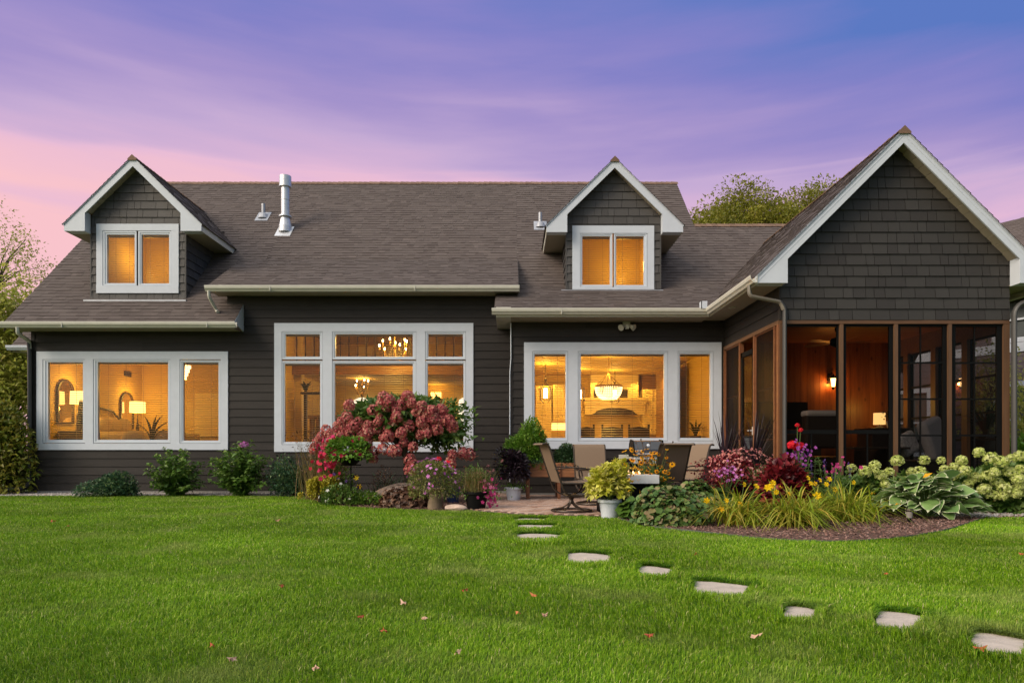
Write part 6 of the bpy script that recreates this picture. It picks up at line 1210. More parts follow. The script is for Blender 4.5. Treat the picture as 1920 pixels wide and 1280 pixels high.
# dark pot with wispy grass and magenta flowers
x, y = G(893, 955); t = thing('grass_planter', 'black pot of wispy tan grass with magenta flowers spilling out', 'flower pot', (x, y, 0)); pot((x, y, 0), .14, .19, .30, M['black'], t)
V, F3, rr = strap((x, y, .28), 420, .46, .55, .006, 5, arch=.5, base_r=.09); np_mesh('foliage', V, F3, rr, M['lf_grassy'], t); n = 500; Pt, d = dome((x, y, .42), (.25, .22, .26), n, .3, -.2); V, F3, rr = leaves(Pt, d+rng.normal(0, .5, d.shape)+np.array([0, 0, .5]), .05, .014); np_mesh('foliage', V, F3, rr, M['lf_mid'], t)
k = 90; Pt = np.stack([x+.22+rng.normal(0, .09, k), y-.05+rng.normal(0, .08, k), .30+rng.normal(-.02, .10, k)], 1); blooms(t, Pt, rng.normal(0, .5, (k, 3))+np.array([.3, -1, .3]), M['f_mag'], .034, 5)
n = 260; Pt = np.stack([x+rng.normal(0, .2, n), y+rng.normal(-.02, .1, n), .28+rng.normal(0, .05, n)], 1); V, F3, rr = leaves(Pt, rng.normal(size=(n, 3)), .05, .03); np_mesh('foliage', V, F3, rr, M['lf_mid'], t)
# sedum-like stems with coral flowers behind it
x, y = PX(912, 12.6), 12.6; t, tips = shoots('plant', 'tall stems with coral flower tips behind the black grass pot', 'plant', (x, y), 16, 1.0, .5, .10, .03, M['lf_blue'], 9); k = np.array([tuple(q) for q in tips]); blooms(t, k, rng.normal(0, .4, k.shape)+np.array([0, -.5, .6]), M['f_salm'], .045, 6)
# black foliage plant in a white pot
x, y = G(963, 939); t = thing('dark_leaf_planter', 'white pot holding a black purple leaved plant by the wall', 'flower pot', (x, y, 0)); pot((x, y, 0), .115, .155, .27, M['white'], t); b = MB(); b.tube([(x, y, .2), (x, y, .55)], .02, 6); b.build('stem', M['twig'], t)
n = 1400; Pt, d = dome((x, y, .58), (.27, .25, .36), n, .3, -.5, .35); V, F3, rr = leaves(Pt, d+rng.normal(0, .6, d.shape), .10, .035); np_mesh('foliage', V, F3, rr, M['lf_purple'], t); n = 160; Pt = np.stack([x+rng.normal(0, .14, n), y+rng.normal(-.04, .1, n), .29+rng.normal(0, .03, n)], 1); V, F3, rr = leaves(Pt, rng.normal(size=(n, 3)), .05, .03); np_mesh('groundcover', V, F3, rr, M['lf_mid'], t)
# ------------------------------------------------------------------ patio furniture
def sling_mat(name, c):
    m, t, b = new_mat(name); N = t.nodes.new; L = t.links.new; tcn = N('ShaderNodeTexCoord'); out = None
    w = []
    for d in ('X', 'Z'):
        wv = N('ShaderNodeTexWave'); wv.bands_direction = d; wv.inputs['Scale'].default_value = 60; wv.inputs['Distortion'].default_value = 1.5; L(tcn.outputs['Object'], wv.inputs['Vector']); w.append(wv)
    ad = N('ShaderNodeMath'); ad.operation = 'ADD'; L(w[0].outputs['Fac'], ad.inputs[0]); L(w[1].outputs['Fac'], ad.inputs[1])
    nzn = N('ShaderNodeTexNoise'); nzn.inputs['Scale'].default_value = 90; L(tcn.outputs['Object'], nzn.inputs['Vector']); a2 = N('ShaderNodeMath'); a2.operation = 'ADD'; L(ad.outputs[0], a2.inputs[0]); L(nzn.outputs[0], a2.inputs[1])
    mrn = N('ShaderNodeMapRange'); L(a2.outputs[0], mrn.inputs[0]); mrn.inputs[1].default_value = .4; mrn.inputs[2].default_value = 2.1; mrn.inputs[3].default_value = .72; mrn.inputs[4].default_value = 1.2
    vm = N('ShaderNodeVectorMath'); vm.operation = 'SCALE'; vm.inputs[0].default_value = c; L(mrn.outputs[0], vm.inputs['Scale']); L(vm.outputs[0], b.inputs['Base Color']); b.inputs['Roughness'].default_value = .8
    tr = N('ShaderNodeBsdfTranslucent'); L(vm.outputs[0], tr.inputs[0]); mxn = N('ShaderNodeMixShader'); mxn.inputs[0].default_value = .12; L(b.outputs[0], mxn.inputs[1]); L(tr.outputs[0], mxn.inputs[2]); L(mxn.outputs[0], t.nodes['Material Output'].inputs[0]); return m
M['sling'] = sling_mat('sling_fabric', (.205, .14, .092))
def curve(pts, n=6):
    p = [Vector(q) for q in pts]; p = [2*p[0]-p[1]]+p+[2*p[-1]-p[-2]]; out = []
    for i in range(1, len(p)-2):
        for k in range(n):
            t = k/n; out.append(.5*((2*p[i])+(-p[i-1]+p[i+1])*t+(2*p[i-1]-5*p[i]+4*p[i+1]-p[i+2])*t*t+(-p[i-1]+3*p[i]-3*p[i+1]+p[i+2])*t**3))
    return out+[p[-2]]
def sling(prof, w, th=.012):
    b = MB(); c = curve([(x, 0, z) for x, z in prof], 5); vs = []
    for q in c: vs += [(q.x, -w, q.z), (q.x, w, q.z)]
    k = len(c); nv = []
    for i in range(k):
        t = (c[min(i+1, k-1)]-c[max(i-1, 0)]).normalized(); n = Vector((-t.z, 0, t.x))*th
        nv += [(vs[2*i][0]+n.x, -w, vs[2*i][2]+n.z), (vs[2*i+1][0]+n.x, w, vs[2*i+1][2]+n.z)]
    m = len(vs); fs = []
    for i in range(k-1): a = 2*i; fs += [(a, a+2, a+3, a+1), (m+a, m+a+1, m+a+3, m+a+2), (a, m+a, m+a+2, a+2), (a+1, a+3, m+a+3, m+a+1)]
    fs += [(0, 1, m+1, m), (m-2, m+m-2, m+m-1, m-1)]; b.solid(vs+nv, fs); return b
def make_chair():
    t = thing('patio_chair', 'x', 'chair', (0, 0, 0), 'swivel sling chairs round the fire table'); w = .27
    sling([(-.50, 1.01), (-.46, 1.03), (-.41, 1.0), (-.36, .88), (-.30, .70), (-.235, .52), (-.21, .45)], w).build('backrest', M['sling'], t, smooth=True)
    sling([(-.21, .455), (-.05, .435), (.15, .445), (.27, .455), (.31, .435), (.32, .41)], w).build('seat', M['sling'], t, smooth=True)
    for s in (-1, 1):
        y = s*(w+.014); b = MB(); b.tube(curve([(-.50, y, 1.02), (-.45, y, 1.03), (-.40, y, .99), (-.33, y, .78), (-.24, y, .52), (-.17, y, .34), (-.06, y*.9, .255), (.08, y*.8, .245), (.24, y*.9, .29), (.30, y, .40), (.30, y, .46), (.16, y, .44), (-.2, y, .44)], 5), .014, 7); b.build('side_frame', M['bronze'], t, smooth=True)
        y = s*(w+.035); b = MB(); b.tube(curve([(-.31, s*(w+.014), .655), (-.26, y, .66), (-.05, y, .675), (.15, y, .665), (.27, y, .62), (.30, y, .54), (.29, s*(w+.014), .46)], 5), .015, 7, flat=.7); b.build('armrest', M['bronze'], t, smooth=True)
    b = MB(); b.bev(-.07, .15, -.1, .1, .225, .25, .006); b.build('swivel_plate', M['bronze'], t)
    for q0, q1, q2 in ((-.02, .25, .85), (.1, .25, .85), (-.235, .60, 1.0), (-.47, 1.03, 1.05)): b = MB(); b.tube([(q0, -w*q2, q1), (q0, w*q2, q1)], .013, 6); b.build('cross_bar', M['bronze'], t)
    b = MB(); b.lathe([(.045, .235), (.04, .20), (.028, .18), (.028, .12)], (.03, 0, 0), 14); b.build('swivel_post', M['bronze'], t, smooth=True)
    for k in range(4):
        a = R(45+90*k); c, s = math.cos(a), math.sin(a); b = MB(); b.tube(curve([(.03+c*.01, s*.01, .20), (.03+c*.05, s*.05, .12), (.03+c*.15, s*.15, .06), (.03+c*.29, s*.29, .03)], 5), [.02]*16, 7, flat=.6); b.build('leg', M['bronze'], t, smooth=True)
    b = MB(); ring_ = [(.03+.30*math.cos(2*math.pi*k/28), .30*math.sin(2*math.pi*k/28), .022) for k in range(29)]; b.tube(ring_, .018, 7, cap=False); b.build('base_ring', M['bronze'], t, smooth=True); return t
ch = make_chair()
spots = [(PX(1068, 10.15), 10.15, 12, 'brown swivel sling chair in side view at the left of the fire table'),
         (PX(1113, 11.55), 11.55, -86, 'swivel sling chair facing the lawn from behind the fire table'),
         (PX(1238, 10.6), 10.6, 112, 'swivel sling chair turned away beside the black eyed daisies'),
         (PX(1276, 11.2), 11.2, 214, 'swivel sling chair with its back to the burgundy foliage planter')]
for i, (x, y, a, l) in enumerate(spots):
    o = ch if i == 0 else copy_tree(ch); o.location = (x, y, .028); o.rotation_euler.z = R(a); o['label'] = l
# fire table
fx0, fx1, fy0, fy1 = PX(1113, 9.75), PX(1236, 9.75), 9.75, 10.45; zt = PZ(890, 9.75)
t = thing('fire_table', 'low gas fire table with pale top, dark base and small flames', 'fire table', ((fx0+fx1)/2, 10.1, 0)); b = MB(); g_ = .26; z0, z1 = zt-.125, zt; cxf, cyf = (fx0+fx1)/2, 10.1
b.box(fx0, fx1, fy0, cyf-.12, z0, z1); b.box(fx0, fx1, cyf+.12, fy1, z0, z1); b.box(fx0, cxf-.32, cyf-.12, cyf+.12, z0, z1); b.box(cxf+.32, fx1, cyf-.12, cyf+.12, z0, z1); b.build('tabletop', mat('pale_concrete', (.55, .55, .56), .6, .08, 8), t)
b = MB(); b.bev(fx0+.12, fx1-.12, fy0+.10, fy1-.1, .028, z0, .01); b.build('base', M['black'], t)
b = MB(); b.box(cxf-.32, cxf+.32, cyf-.12, cyf+.12, z0+.01, z1-.04)
for k in range(160): x, y = random.uniform(cxf-.3, cxf+.3), random.uniform(cyf-.1, cyf+.1); b.ball((x, y, z1-.035), .016, .016, .014, 5, 3)
b.build('fire_glass', mat('lava_rock', (.10, .08, .07), .7, .3, 30), t)
b = MB(); M['flame'] = glow('gas_flame', (1.0, .62, .34), 1.5)
for k in range(7):
    x, y = cxf-.26+.085*k+random.uniform(-.015, .015), cyf+random.uniform(-.05, .05); h = random.uniform(.05, .13); q = random.uniform(-.02, .02); b.tube([(x, y, z1-.03), (x+q, y, z1+h*.3), (x-q, y, z1+h*.7), (x+q, y, z1+h)], [.012, .020, .011, .002], 6)
b.build('flame', M['flame'], t, smooth=True)
lamp('flame_light', (cxf, cyf, z1+.12), 4, .08, (1, .55, .2), t)
# grill against the wall
gx, gy_ = PX(1217, 12.55), 12.55; t = thing('gas_grill', 'black gas grill with closed lid and steel front under the kitchen window', 'grill', (gx, gy_, 0)); b = MB(); zl0, zl1 = PZ(856, gy_), PZ(825, gy_); w = PX(1248, gy_)-gx
b.prism([(gy_-.02, zl0), (gy_+.02, zl0+.14), (gy_+.14, zl1-.02), (gy_+.36, zl1), (gy_+.46, zl1-.08), (gy_+.5, zl0)], gx-w+.03, gx+w-.03, 'x'); b.build('lid', mat('grill_enamel', (.035, .037, .042), .22, .1, 6, spec=.6), t)
for s in (-1, 1): b = MB(); b.prism([(gy_-.03, zl0), (gy_+.01, zl0+.15), (gy_+.13, zl1), (gy_+.37, zl1+.02), (gy_+.48, zl1-.07), (gy_+.52, zl0)], gx+s*(w-.03)-.015, gx+s*(w-.03)+.015, 'x'); b.build('lid_end', M['black'], t)
b = MB(); b.tube([(gx-w+.08, gy_-.03, zl0+.055), (gx-w+.08, gy_-.08, zl0+.055), (gx+w-.08, gy_-.08, zl0+.055), (gx+w-.08, gy_-.03, zl0+.055)], .013, 8); b.build('handle', M['steel'], t)
b = MB(); i0 = 0; b.lathe([(.028, 0), (.03, .008), (.0001, .012)], (0, 0, 0), 16); b.xform(0, Matrix.Translation((gx, gy_+.085, zl0+.215)) @ Matrix.Rotation(R(62), 4, 'X')); b.build('thermometer', M['steel'], t)
b = MB(); b.bev(gx-w+.06, gx-w+.20, gy_-.012, gy_+.02, zl0+.088, zl0+.128, .003); pl = b.build('name_plate', M['steel'], t)
cu = bpy.data.curves.new('badge', 'FONT'); cu.body = 'weber'; cu.size = .038; cu.align_x = 'CENTER'; cu.align_y = 'CENTER'; to = bpy.data.objects.new('badge_text', cu); C.objects.link(to); dg = bpy.context.evaluated_depsgraph_get(); me = bpy.data.meshes.new_from_object(to.evaluated_get(dg)); bpy.data.objects.remove(to); me.transform(Matrix.Translation((gx-w+.13, gy_-.0135, zl0+.108)) @ Matrix.Rotation(R(90), 4, 'X') @ Matrix.Scale(1, 4)); me.transform(Matrix.Translation((-gx, -gy_, 0))); link('lettering', me, M['black'], pl, None)
b = MB(); b.bev(gx-w+.02, gx+w-.02, gy_-.06, gy_+.5, zl0-.13, zl0-.01, .01); b.build('control_panel', M['steel'], t)
for k in range(3): b = MB(); b.lathe([(.026, 0), (.022, .03), (.0001, .03)], (0, 0, 0), 14); b.xform(0, Matrix.Translation((gx-.2+.2*k, gy_-.06, zl0-.07)) @ Matrix.Rotation(R(90), 4, 'X')); b.build('knob', M['black'], t)
b = MB(); b.bev(gx-w+.02, gx+w-.02, gy_, gy_+.48, .1, zl0-.13, .01); b.build('cabinet', M['black'], t); b = MB(); b.bev(gx-w-.40, gx-w+.02, gy_+.04, gy_+.44, zl0-.10, zl0-.06, .01); b.build('side_shelf', M['black'], t)
b = MB(); b.bev(gx+w-.02, gx+w+.36, gy_+.04, gy_+.44, zl0-.10, zl0-.06, .01); b.build('side_shelf', M['black'], t)
# raised cedar planter
bx0, bx1, by0, by1 = PX(979, 12.8), PX(1132, 12.8), 12.8, 13.4; z0, z1 = PZ(894, 12.8), PZ(867, 12.8)
t = thing('raised_planter', 'raised cedar planter box on legs below the kitchen window', 'planter box', (bx0, by0, 0)); b = MB()
for k in range(2): a = z0+(z1-z0)*k/2; b.bev(bx0, bx1, by0, by0+.03, a+.002, a+(z1-z0)/2-.002, .004); b.bev(bx0, bx1, by1-.03, by1, a+.002, a+(z1-z0)/2-.002, .004); b.bev(bx0+.001, bx0+.03, by0+.03, by1-.03, a+.002, a+(z1-z0)/2-.002, .004); b.bev(bx1-.03, bx1-.001, by0+.03, by1-.03, a+.002, a+(z1-z0)/2-.002, .004)
M['cedar'] = wood('cedar_plank', (.15, .055, .02), (.30, .125, .048), .6, 'x'); b.build('side_board', M['cedar'], t)
for px in (990, 1048, 1122):
    for y in (by0-.035, by1-.02): x = PX(px, 12.8); b = MB(); b.bev(x-.03, x+.03, y, y+.05, .02, z1-.02, .004); b.build('leg', M['bpost'], t)
b = MB(); b.box(bx0+.03, bx1-.03, by0+.03, by1-.03, z0+.01, z1-.04); b.build('soil', M['mulch'], t)
def bushy(label, px0, px1, py0, py1, Y, m, n, L, Wd, z0, cat='plant', name='herb', **kw):
    x0, x1, zt = PX(px0, Y), PX(px1, Y), PZ(py0, Y); return bush(name, label, cat, ((x0+x1)/2, Y), ((x1-x0)/2, .28, (zt-z0)*.95), n, L, Wd, m, stems=22, origin_z=z0, **kw)
bushy('tall light green basil bush in the raised cedar planter', 938, 1036, 803, 868, 13.05, M['lf_basil'], 8500, .085, .030, .60, shell=.3, lump=.4)
bushy('dark green parsley clump in the planter beside the basil', 1036, 1092, 834, 868, 13.05, M['lf_dark'], 2600, .05, .032, .66, shell=.35, lump=.3)
bushy('low grey green herb spilling over the left planter edge', 980, 1030, 852, 868, 12.95, M['lf_blue'], 1500, .04, .02, .66, shell=.3)
x, y = PX(1112, 13.1), 13.1; shoots('herb', 'thin dark herb sprigs above the sling chair back', 'plant', (x, y), 8, 1.06, .35, .05, .025, M['lf_dark'], 8)
# ------------------------------------------------------------------ pots in front of the patio
x, y = G(1143, 971); t = thing('coleus_planter', 'white pot of yellow lime leaves at the patio edge', 'flower pot', (x, y, 0)); pot((x, y, .0), .115, .15, .265, M['white'], t)
n = 1100; Pt, d = dome((x, y, .45), (.31, .27, .31), n, .3, -.5, .5); k = Pt[:, 2] > .2; Pt, d = Pt[k], d[k]; V, F3, rr = leaves(Pt, d*.8+rng.normal(0, .4, d.shape)+np.array([0, 0, .35]), .105*rng.uniform(.7, 1.2, len(Pt)), .070*rng.uniform(.7, 1.2, len(Pt)), droop=.3, wide=.5); np_mesh('foliage', V, F3, rr, M['lf_lime'], t); b = MB(); stems_to(b, (x, y, .24), [tuple(p) for p in Pt[:30]]); b.build('stem', M['gstem'], t)
k = 40; Pt = np.stack([x+.1+rng.uniform(0, .3, k), y+rng.normal(0, .1, k), .62+rng.normal(0, .10, k)], 1); V, F3, rr = leaves(Pt, rng.normal(size=(k, 3))*.4+np.array([.3, 0, 1.0]), .06, .02); tag(np_mesh('seed_stalk', V, F3, rr, M['f_rud'], t), kind='stuff')
x, y = G(1222, 962); t = thing('rudbeckia', 'clump of golden black eyed daisies beside the fire table', 'flowers', (x, y, 0)); n = 900; Pt, d = dome((x, y, .15), (.34, .3, .55), n, .25, -.1, .3); V, F3, rr = leaves(Pt, d*.5+rng.normal(0, .4, d.shape)+np.array([0, 0, .4]), .10*rng.uniform(.6, 1.2, n), .03*rng.uniform(.7, 1.3, n)); np_mesh('foliage', V, F3, rr, M['lf_hyd'], t)
k = 112; Pt = np.stack([x+rng.normal(-.04, .17, k).clip(-.36, .36), y+rng.normal(-.05, .16, k), rng.uniform(.48, .98, k)], 1); Pt[:14, 2] = rng.uniform(.32, .5, 14); Pt[:14, 0] -= .12; b = MB(); stems_to(b, (x, y, .05), [tuple(p) for p in Pt], .005, .003); b.build('stem', M['gstem'], t)
blooms(t, Pt, rng.normal(0, .35, (k, 3))+np.array([0, -.5, .8]), M['f_rud'], .048, 11, eye=.013, cup=-.35)
k = 9; Pt = np.stack([x+rng.uniform(-.3, .45, k), y+rng.normal(0, .1, k), rng.uniform(.95, 1.14, k)], 1); b = MB(); stems_to(b, (x, y, .3), [tuple(p) for p in Pt], .004, .003); [b.ball(tuple(p), .014, .014, .014, 6, 4) for p in Pt]; b.build('seed_head', M['twig'], t)
# round leaved bergenia and heuchera mounds
x, y = G(1195, 974); t = thing('bergenia', 'bright green broad round leaves at the bed tip', 'plant', (x, y, 0)); round_leaves(t, (x, y+.05, .0), (.24, .22, .30), 46, .11, M['lf_mid'], up=.4)
x, y = G(1262, 988); t = thing('heuchera', 'large green and rust heuchera mound at the front of the bed', 'plant', (x, y, 0)); round_leaves(t, (x, y+.28, .02), (.46, .40, .42), 1500, .046, M['lf_ivy'])
x, y = G(1318, 970); t = thing('heuchera', 'rust tipped heuchera mound behind the large one', 'plant', (x, y, 0)); round_leaves(t, (x, y+.1, .02), (.55, .35, .46), 1200, .048, M['lf_ivy'])
x, y = G(1395, 955); t = thing('hosta', 'rounded grey green hosta behind the yellow daylilies', 'plant', (x, y, 0)); round_leaves(t, (x, y, .02), (.62, .35, .50), 150, .14, M['lf_hosta'], up=.6)
# ------------------------------------------------------------------ daylilies
def daylily(label, px, py, n, h, spread, fl_px, fy=0):
    x, y = G(px, py); t = thing('daylily', label, 'daylily', (x, y, 0), 'daylily clumps in the bed'); V, F3, rr = join([strap((x, y, 0), n, h, spread, .023, 7, arch=1.05, base_r=.12), strap((x, y, 0), n//2, h*.85, spread*1.2, .019, 7, arch=1.2, base_r=.14)]); np_mesh('foliage', V, F3, rr, M['lf_day'], t); b = MB(); pts = [P(a, c, y+random.uniform(-.25, .1)) for a, c in fl_px]; stems_to(b, (x, y, .02), pts, .005, .004); b.build('stem', M['gstem'], t)
    blooms(t, np.array(pts), np.array([(random.uniform(-.6, .6), -1, random.uniform(-.1, .8)) for p in pts]), M['f_yel'], .048, 6, cup=.9)
daylily('left yellow daylily clump with the flower nearest the heuchera', 1385, 984, 210, .74, 1.2, [(1325, 938), (1362, 938), (1387, 945), (1352, 955), (1395, 908), (1418, 912)])
daylily('middle daylily clump arching over the mulch', 1490, 986, 260, .78, 1.25, [(1449, 905), (1445, 912), (1440, 914), (1480, 926), (1455, 922), (1532, 929)])
daylily('right daylily clump beside the large hosta', 1588, 976, 240, .76, 1.2, [(1515, 896), (1555, 898), (1549, 908), (1520, 906), (1565, 918), (1600, 904), (1537, 900)])
daylily('back daylily clump between the other two', 1535, 968, 130, .74, 1.1, [(1462, 914), (1528, 906)])
# ------------------------------------------------------------------ burgundy planter corner, dracaena, coleus, salvia
x, y = PX(1378, 10.2), 10.2; t = thing('begonia_planter', 'large planter of salmon begonias and burgundy foliage by the porch corner', 'flower pot', (x, y, 0)); b = MB(); b.lathe([(.22, 0), (.3, .4), (.32, .42), (.3, .42), (.001, .4)], (x, y, 0), 20); b.build('pot', M['black'], t, smooth=True)
n = 3000; Pt, d = dome((x, y, .44), (.46, .40, .46), n, .4, -.6, .55); V, F3, rr = leaves(Pt, d*.8+rng.normal(0, .5, d.shape), .06*rng.uniform(.7, 1.2, n), .035, droop=.2); np_mesh('foliage', V, F3, rr, M['lf_red'], t)
k = 520; Pt, d = dome((x+.02, y, .52), (.42, .39, .44), k, .8, .0, .5); V, F3, rr = daisies(Pt, d+rng.normal(0, .4, d.shape)+np.array([0, -.2, 0]), .021, 4); tag(np_mesh('flower', V, F3, rr, M['f_salm'], t), kind='stuff')
x2, y2 = PX(1367, 9.7), 9.7; k = 46; t2 = thing('petunia', 'light magenta petunias spilling in front of the burgundy foliage', 'flowers', (x2, y2, 0)); Pt = np.stack([x2+rng.normal(0, .10, k), y2+rng.normal(0, .07, k), PZ(886, y2)+rng.normal(0, .07, k)], 1); blooms(t2, Pt, rng.normal(0, .35, (k, 3))+np.array([0, -1, .4]), M['f_pet'], .026, 5); b = MB(); stems_to(b, (x2, y2+.15, .1), [tuple(p) for p in Pt[:20]]); b.build('stem', M['gstem'], t2); n = 300; Pp = Pt[rng.integers(0, k, n)]+rng.normal(0, .05, (n, 3))+np.array([0, .05, 0]); V, F3, rr = leaves(Pp, rng.normal(size=(n, 3)), .045, .025); np_mesh('foliage', V, F3, rr, M['lf_red'], t2)
def spikes(name, label, loc, n, h, w, m, spread=.8, arch=.3, m2=None):
    t = thing(name, label, 'plant', (loc[0], loc[1], 0)); V, F3, rr = strap(loc, n, h, spread, w, 5, arch=arch, base_r=.02); np_mesh('foliage', V, F3, rr, m, t); b = MB(); b.tube([(loc[0], loc[1], .0), (loc[0], loc[1], loc[2]+.04)], .02, 6); b.build('stem', M['twig'], t); return t
spikes('cordyline', 'dark red spiky cordyline behind the begonias by the window trim', (PX(1362, 10.5), 10.5, .55), 40, .98, .024, M['lf_purple'], .55, .12)
spikes('cordyline', 'dark red spiky cordyline in front of the porch door', (PX(1412, 10.6), 10.6, .5), 46, 1.05, .026, M['lf_purple'], .5, .1)
spikes('dracaena', 'green spike dracaena with grey drooping lower leaves', (PX(1421, 9.9), 9.9, .38), 46, .46, .020, M['lf_hosta'], .8, .35)
x, y = PX(1421, 9.9), 9.9; t = thing('flower_pot', 'dark pot under the spike dracaena', 'flower pot', (x, y, 0)); pot((x, y, 0), .13, .17, .36, M['black'], t)
x, y = PX(1474, 9.8), 9.8; t = bush('coleus', 'crimson leaved coleus mound left of the purple salvia', 'plant', (x, y), (.38, .32, .74), 1300, .115, .09, M['lf_red'], stems=20, shell=.45, lump=.3, droop=.3, zmin=0)
x, y = PX(1536, 10.0), 10.0; t, tips = shoots('salvia', 'leafy green salvia with tall violet flower spikes', 'flowers', (x, y), 34, .95, .42, .10, .035, M['lf_hyd'], 12); hv5 = []
for _ in range(3):
    sp_ = np.stack([rng.normal(0, .008, 40), rng.normal(0, .008, 40), rng.uniform(-.02, .16, 40)], 1); V, F3, rr = leaves(sp_, rng.normal(size=sp_.shape), .024, .016); o = np_mesh('flower_spike', V, F3, rr, M['f_viol']); hv5.append(o.data); bpy.data.objects.remove(o)
for q in tips[::2]: put_head(random.choice(hv5), t, tuple(q), random.uniform(.8, 1.2), name='flower_spike', tilt=.15)
x, y = PX(1494, 9.95), 9.95; t = thing('geranium', 'bright red geranium head above the crimson coleus', 'flowers', (x, y, 0)); hv3 = head_variants(M['f_red'], (.07, .07, .055), 55, .024, 2); b = MB()
for px, py in ((1486, 834), (1497, 837)): q = P(px, py, y); stems_to(b, (x, y, .1), [q]); put_head(hv3[0], t, q, 1.1)
for px, py in ((1495, 797), (1501, 806)): q = P(px, py, y); stems_to(b, (x, y, .1), [q]); put_head(hv3[1], t, q, .5)
b.build('stem', M['gstem'], t)
x, y = PX(1500, 9.85), 9.85; t = thing('petunia', 'deep purple petunias between coleus and salvia', 'flowers', (x, y, 0)); k = 42; Pt = np.stack([x+rng.normal(0, .09, k), y+rng.normal(0, .08, k), PZ(850, y)+rng.normal(0, .09, k)], 1); blooms(t, Pt, rng.normal(0, .35, (k, 3))+np.array([0, -1, .3]), M['f_purp'], .030, 5); b = MB(); stems_to(b, (x, y+.1, .1), [tuple(p) for p in Pt[:16]]); b.build('stem', M['gstem'], t)
x, y = PX(1562, 9.7), 9.7; t = thing('flower_clump', 'small pink and purple flowers right of the salvia', 'flowers', (x, y, 0)); k = 22; Pt = np.stack([x+rng.normal(.03, .12, k), y+rng.normal(0, .08, k), PZ(876, y)+rng.normal(-.02, .06, k)], 1); blooms(t, Pt, rng.normal(0, .35, (k, 3))+np.array([0, -1, .4]), M['f_mag'], .028, 5); b = MB(); stems_to(b, (x, y+.05, 0), [tuple(p) for p in Pt]); b.build('stem', M['gstem'], t)
# ------------------------------------------------------------------ lime hydrangeas along the porch
hv4 = head_variants(M['f_limehyd'], (.105, .105, .095), 170, .022, 5)
lh = [(1668, 884, .7), (1884, 915, .8), (1860, 928, .75), (1905, 925, .75), (1597, 878, .7), (1622, 884, .95), (1652, 892, .85), (1640, 872, .75), (1682, 864, .95), (1733, 863, .8), (1725, 885, .85), (1708, 884, .6), (1660, 908, .6), (1695, 900, .6), (1760, 905, .7), (1785, 890, .85), (1807, 882, .9), (1803, 863, .8), (1788, 874, .6), (1836, 848, .85), (1858, 860, 1.0), (1878, 866, .95), (1896, 860, .75), (1912, 855, .8), (1829, 896, .85), (1852, 892, .9), (1865, 885, .8), (1909, 898, .9), (1845, 917, .9), (1915, 880, .8), (1822, 925, .6), (1880, 930, .6), (1912, 912, .8), (1770, 878, .6), (1745, 900, .6), (1642, 882, .5), (1815, 908, .7), (1765, 863, .55), (1870, 905, .85), (1893, 885, .85)]
lx = [(1622, 10.55, .42, .62, 'left lime hydrangea shrub next to the salvia'), (1712, 10.65, .55, .72, 'lime hydrangea shrub below the third screen panel'), (1798, 10.45, .52, .78, 'lime hydrangea shrub behind the big hosta'), (1880, 10.25, .62, .92, 'large lime hydrangea shrub at the right porch corner'), (1945, 10.2, .6, .9, 'lime hydrangea shrub cut by the right photo edge')]
hyds = []
for px, Y, w_, h_, lab in lx:
    x = PX(px, Y); t = bush('hydrangea', lab, 'shrub', (x, Y), (w_, .42, h_*.74), 2300, .13, .095, M['lf_hyd'], 'lime hydrangeas along the porch', stems=30, shell=.3, lump=.3, droop=.3, up=.25); hyds.append((px, Y, t))
for px, py, s in lh:
    k = min(hyds, key=lambda q: abs(q[0]-px)); Y = k[1]-.46+random.uniform(-.08, .08); put_head(random.choice(hv4), k[2], P(px, py, Y), s*random.uniform(.92, 1.12))
x, y = G(1840, 958); small('weed', 'tiny pale green seedling on the gravel edge', 1840, 957, (.12, .1, .16), 200, .05, .03, M['lf_basil'])
# ------------------------------------------------------------------ the big hosta
def hosta_leaf(p, a, L, w, tilt, curl):
    """broad heart shaped leaf with a margin strip; returns verts, faces(quads), margin flags"""
    ca, sa = math.cos(a), math.sin(a); d = Vector((ca, sa, 0)); rl = random.gauss(0, .38); s = Vector((-sa*math.cos(rl), ca*math.cos(rl), math.sin(rl))); up = Vector((sa*math.sin(rl)*.5, -ca*math.sin(rl)*.5, 1)).normalized(); wv = random.uniform(0, 6.28); n = 8; rows = []
    wid = [.40, .86, 1.0, .97, .86, .68, .42, .16, .0]; bk = [-.06, -.03, 0, 0, 0, 0, 0, 0, 0]
    for i in range(n+1):
        t = i/n; ang = tilt-curl*t; q = Vector(p)
        hor = sum(math.cos(tilt-curl*k/20)*L/20 for k in range(int(t*20))); ver = sum(math.sin(tilt-curl*k/20)*L/20 for k in range(int(t*20))); c = q+d*hor+up*ver; nn = (-d*math.sin(ang)+up*math.cos(ang)); row = []
        for k, u in enumerate((-1, -.87, -.4, 0, .4, .87, 1)): row.append(c+s*(u*w*.5*wid[i])+nn*(w*(.07+.05*math.sin(i*1.3+wv+u*2))*abs(u)**1.3*wid[i]*(1 if abs(u) < .9 else .75))+d*(bk[i]*w*(abs(u)*2)))
        rows.append(row)
    vs = [v for r_ in rows for v in r_]; fs, mg = [], []
    for i in range(n):
        for k in range(6): a0 = i*7+k; fs.append((a0, a0+1, a0+8, a0+7)); mg.append(1 if k in (0, 5) or i == n-1 else 0)
    return vs, fs, mg
x, y = G(1752, 972); y += .15; t = thing('hosta', 'big variegated hosta with white edged leaves at the bed corner', 'hosta', (x, y, 0)); b = MB(); st = MB()
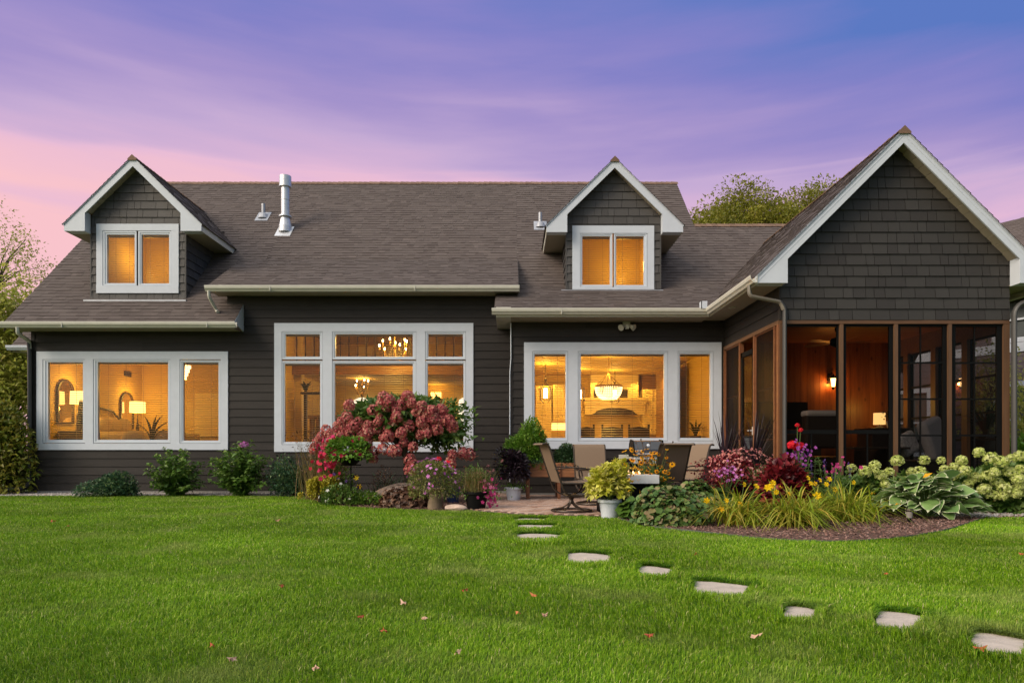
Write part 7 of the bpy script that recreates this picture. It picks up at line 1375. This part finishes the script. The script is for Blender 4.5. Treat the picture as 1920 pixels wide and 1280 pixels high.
for i in range(165):
    a = random.uniform(0, 6.28); lv = random.random(); rr_ = .10+.55*(1-lv)**.8; h_ = .12+.46*lv*random.uniform(.8, 1.1); c = Vector((x+math.cos(a)*rr_*1.02, y+math.sin(a)*rr_*.62, h_)); L_ = random.uniform(.20, .32); vs, fs, mg = hosta_leaf(c, a+random.gauss(0, .55), L_, L_*random.uniform(.66, .84), R(random.uniform(-25, 22)+lv*22), R(random.uniform(12, 62))); r_ = random.random(); i0 = len(b.v); vs = [Vector((q.x, q.y, max(q.z, .03))) for q in vs]; b.v += [tuple(q) for q in vs]
    for f_, m_ in zip(fs, mg): b.f.append(tuple(i0+k for k in f_)); b.r.append(r_); b.m.append(m_)
    if i % 3 == 0: st.tube([(x, y, 0), (x+(c.x-x)*.5, y+(c.y-y)*.5, h_*.7), tuple(c)], .008, 5, cap=False)
b.build('foliage', [M['lf_hosta'], M['lf_hostaw']], t, smooth=True); st.build('stem', M['gstem'], t)
for q0, q1 in ((P(1730, 895, y), (.5, -.6, .5)), (P(1690, 945, y-.5), (-.8, -.4, .1)), (P(1640, 925, y-.3), (-.6, -.6, .1))): V, F3, rr = leaves(np.array([q0]), np.array([q1]), .14, .06); np_mesh('faded_leaf', V, F3, rr, M['f_rud'], t)
# low groundcover filling the bed between plants
for px, py, lab in ((1440, 958, 'low dusty green groundcover between the daylilies and coleus'), (1560, 948, 'low dusty green groundcover under the salvia'), (1655, 948, 'low green groundcover behind the right daylily')): small('groundcover', lab, px, py, (.55, .3, .34), 1100, .06, .035, M['lf_hyd'])
# path lights
def path_light(px, py, label):
    x, y = G(px, py); t = thing('path_light', label, 'path light', (x, y, 0), 'small solar path lights'); b = MB(); b.lathe([(.008, -.05), (.025, .06), (.03, .075)], (x, y, 0), 10); b.build('stake', M['black'], t); b = MB(); b.lathe([(.036, .075), (.04, .16)], (x, y, 0), 16); b.build('lens', mat('smoky_lens', (.28, .25, .23), .2, .1, 10), t, smooth=True); b = MB(); b.lathe([(.048, .16), (.05, .175), (.042, .195), (.0001, .2)], (x, y, 0), 16); b.build('cap', M['bronze'], t)
path_light(1705, 981, 'small black path light in front of the big hosta'); path_light(815, 953, 'small dark path light beside the violet flower mound')
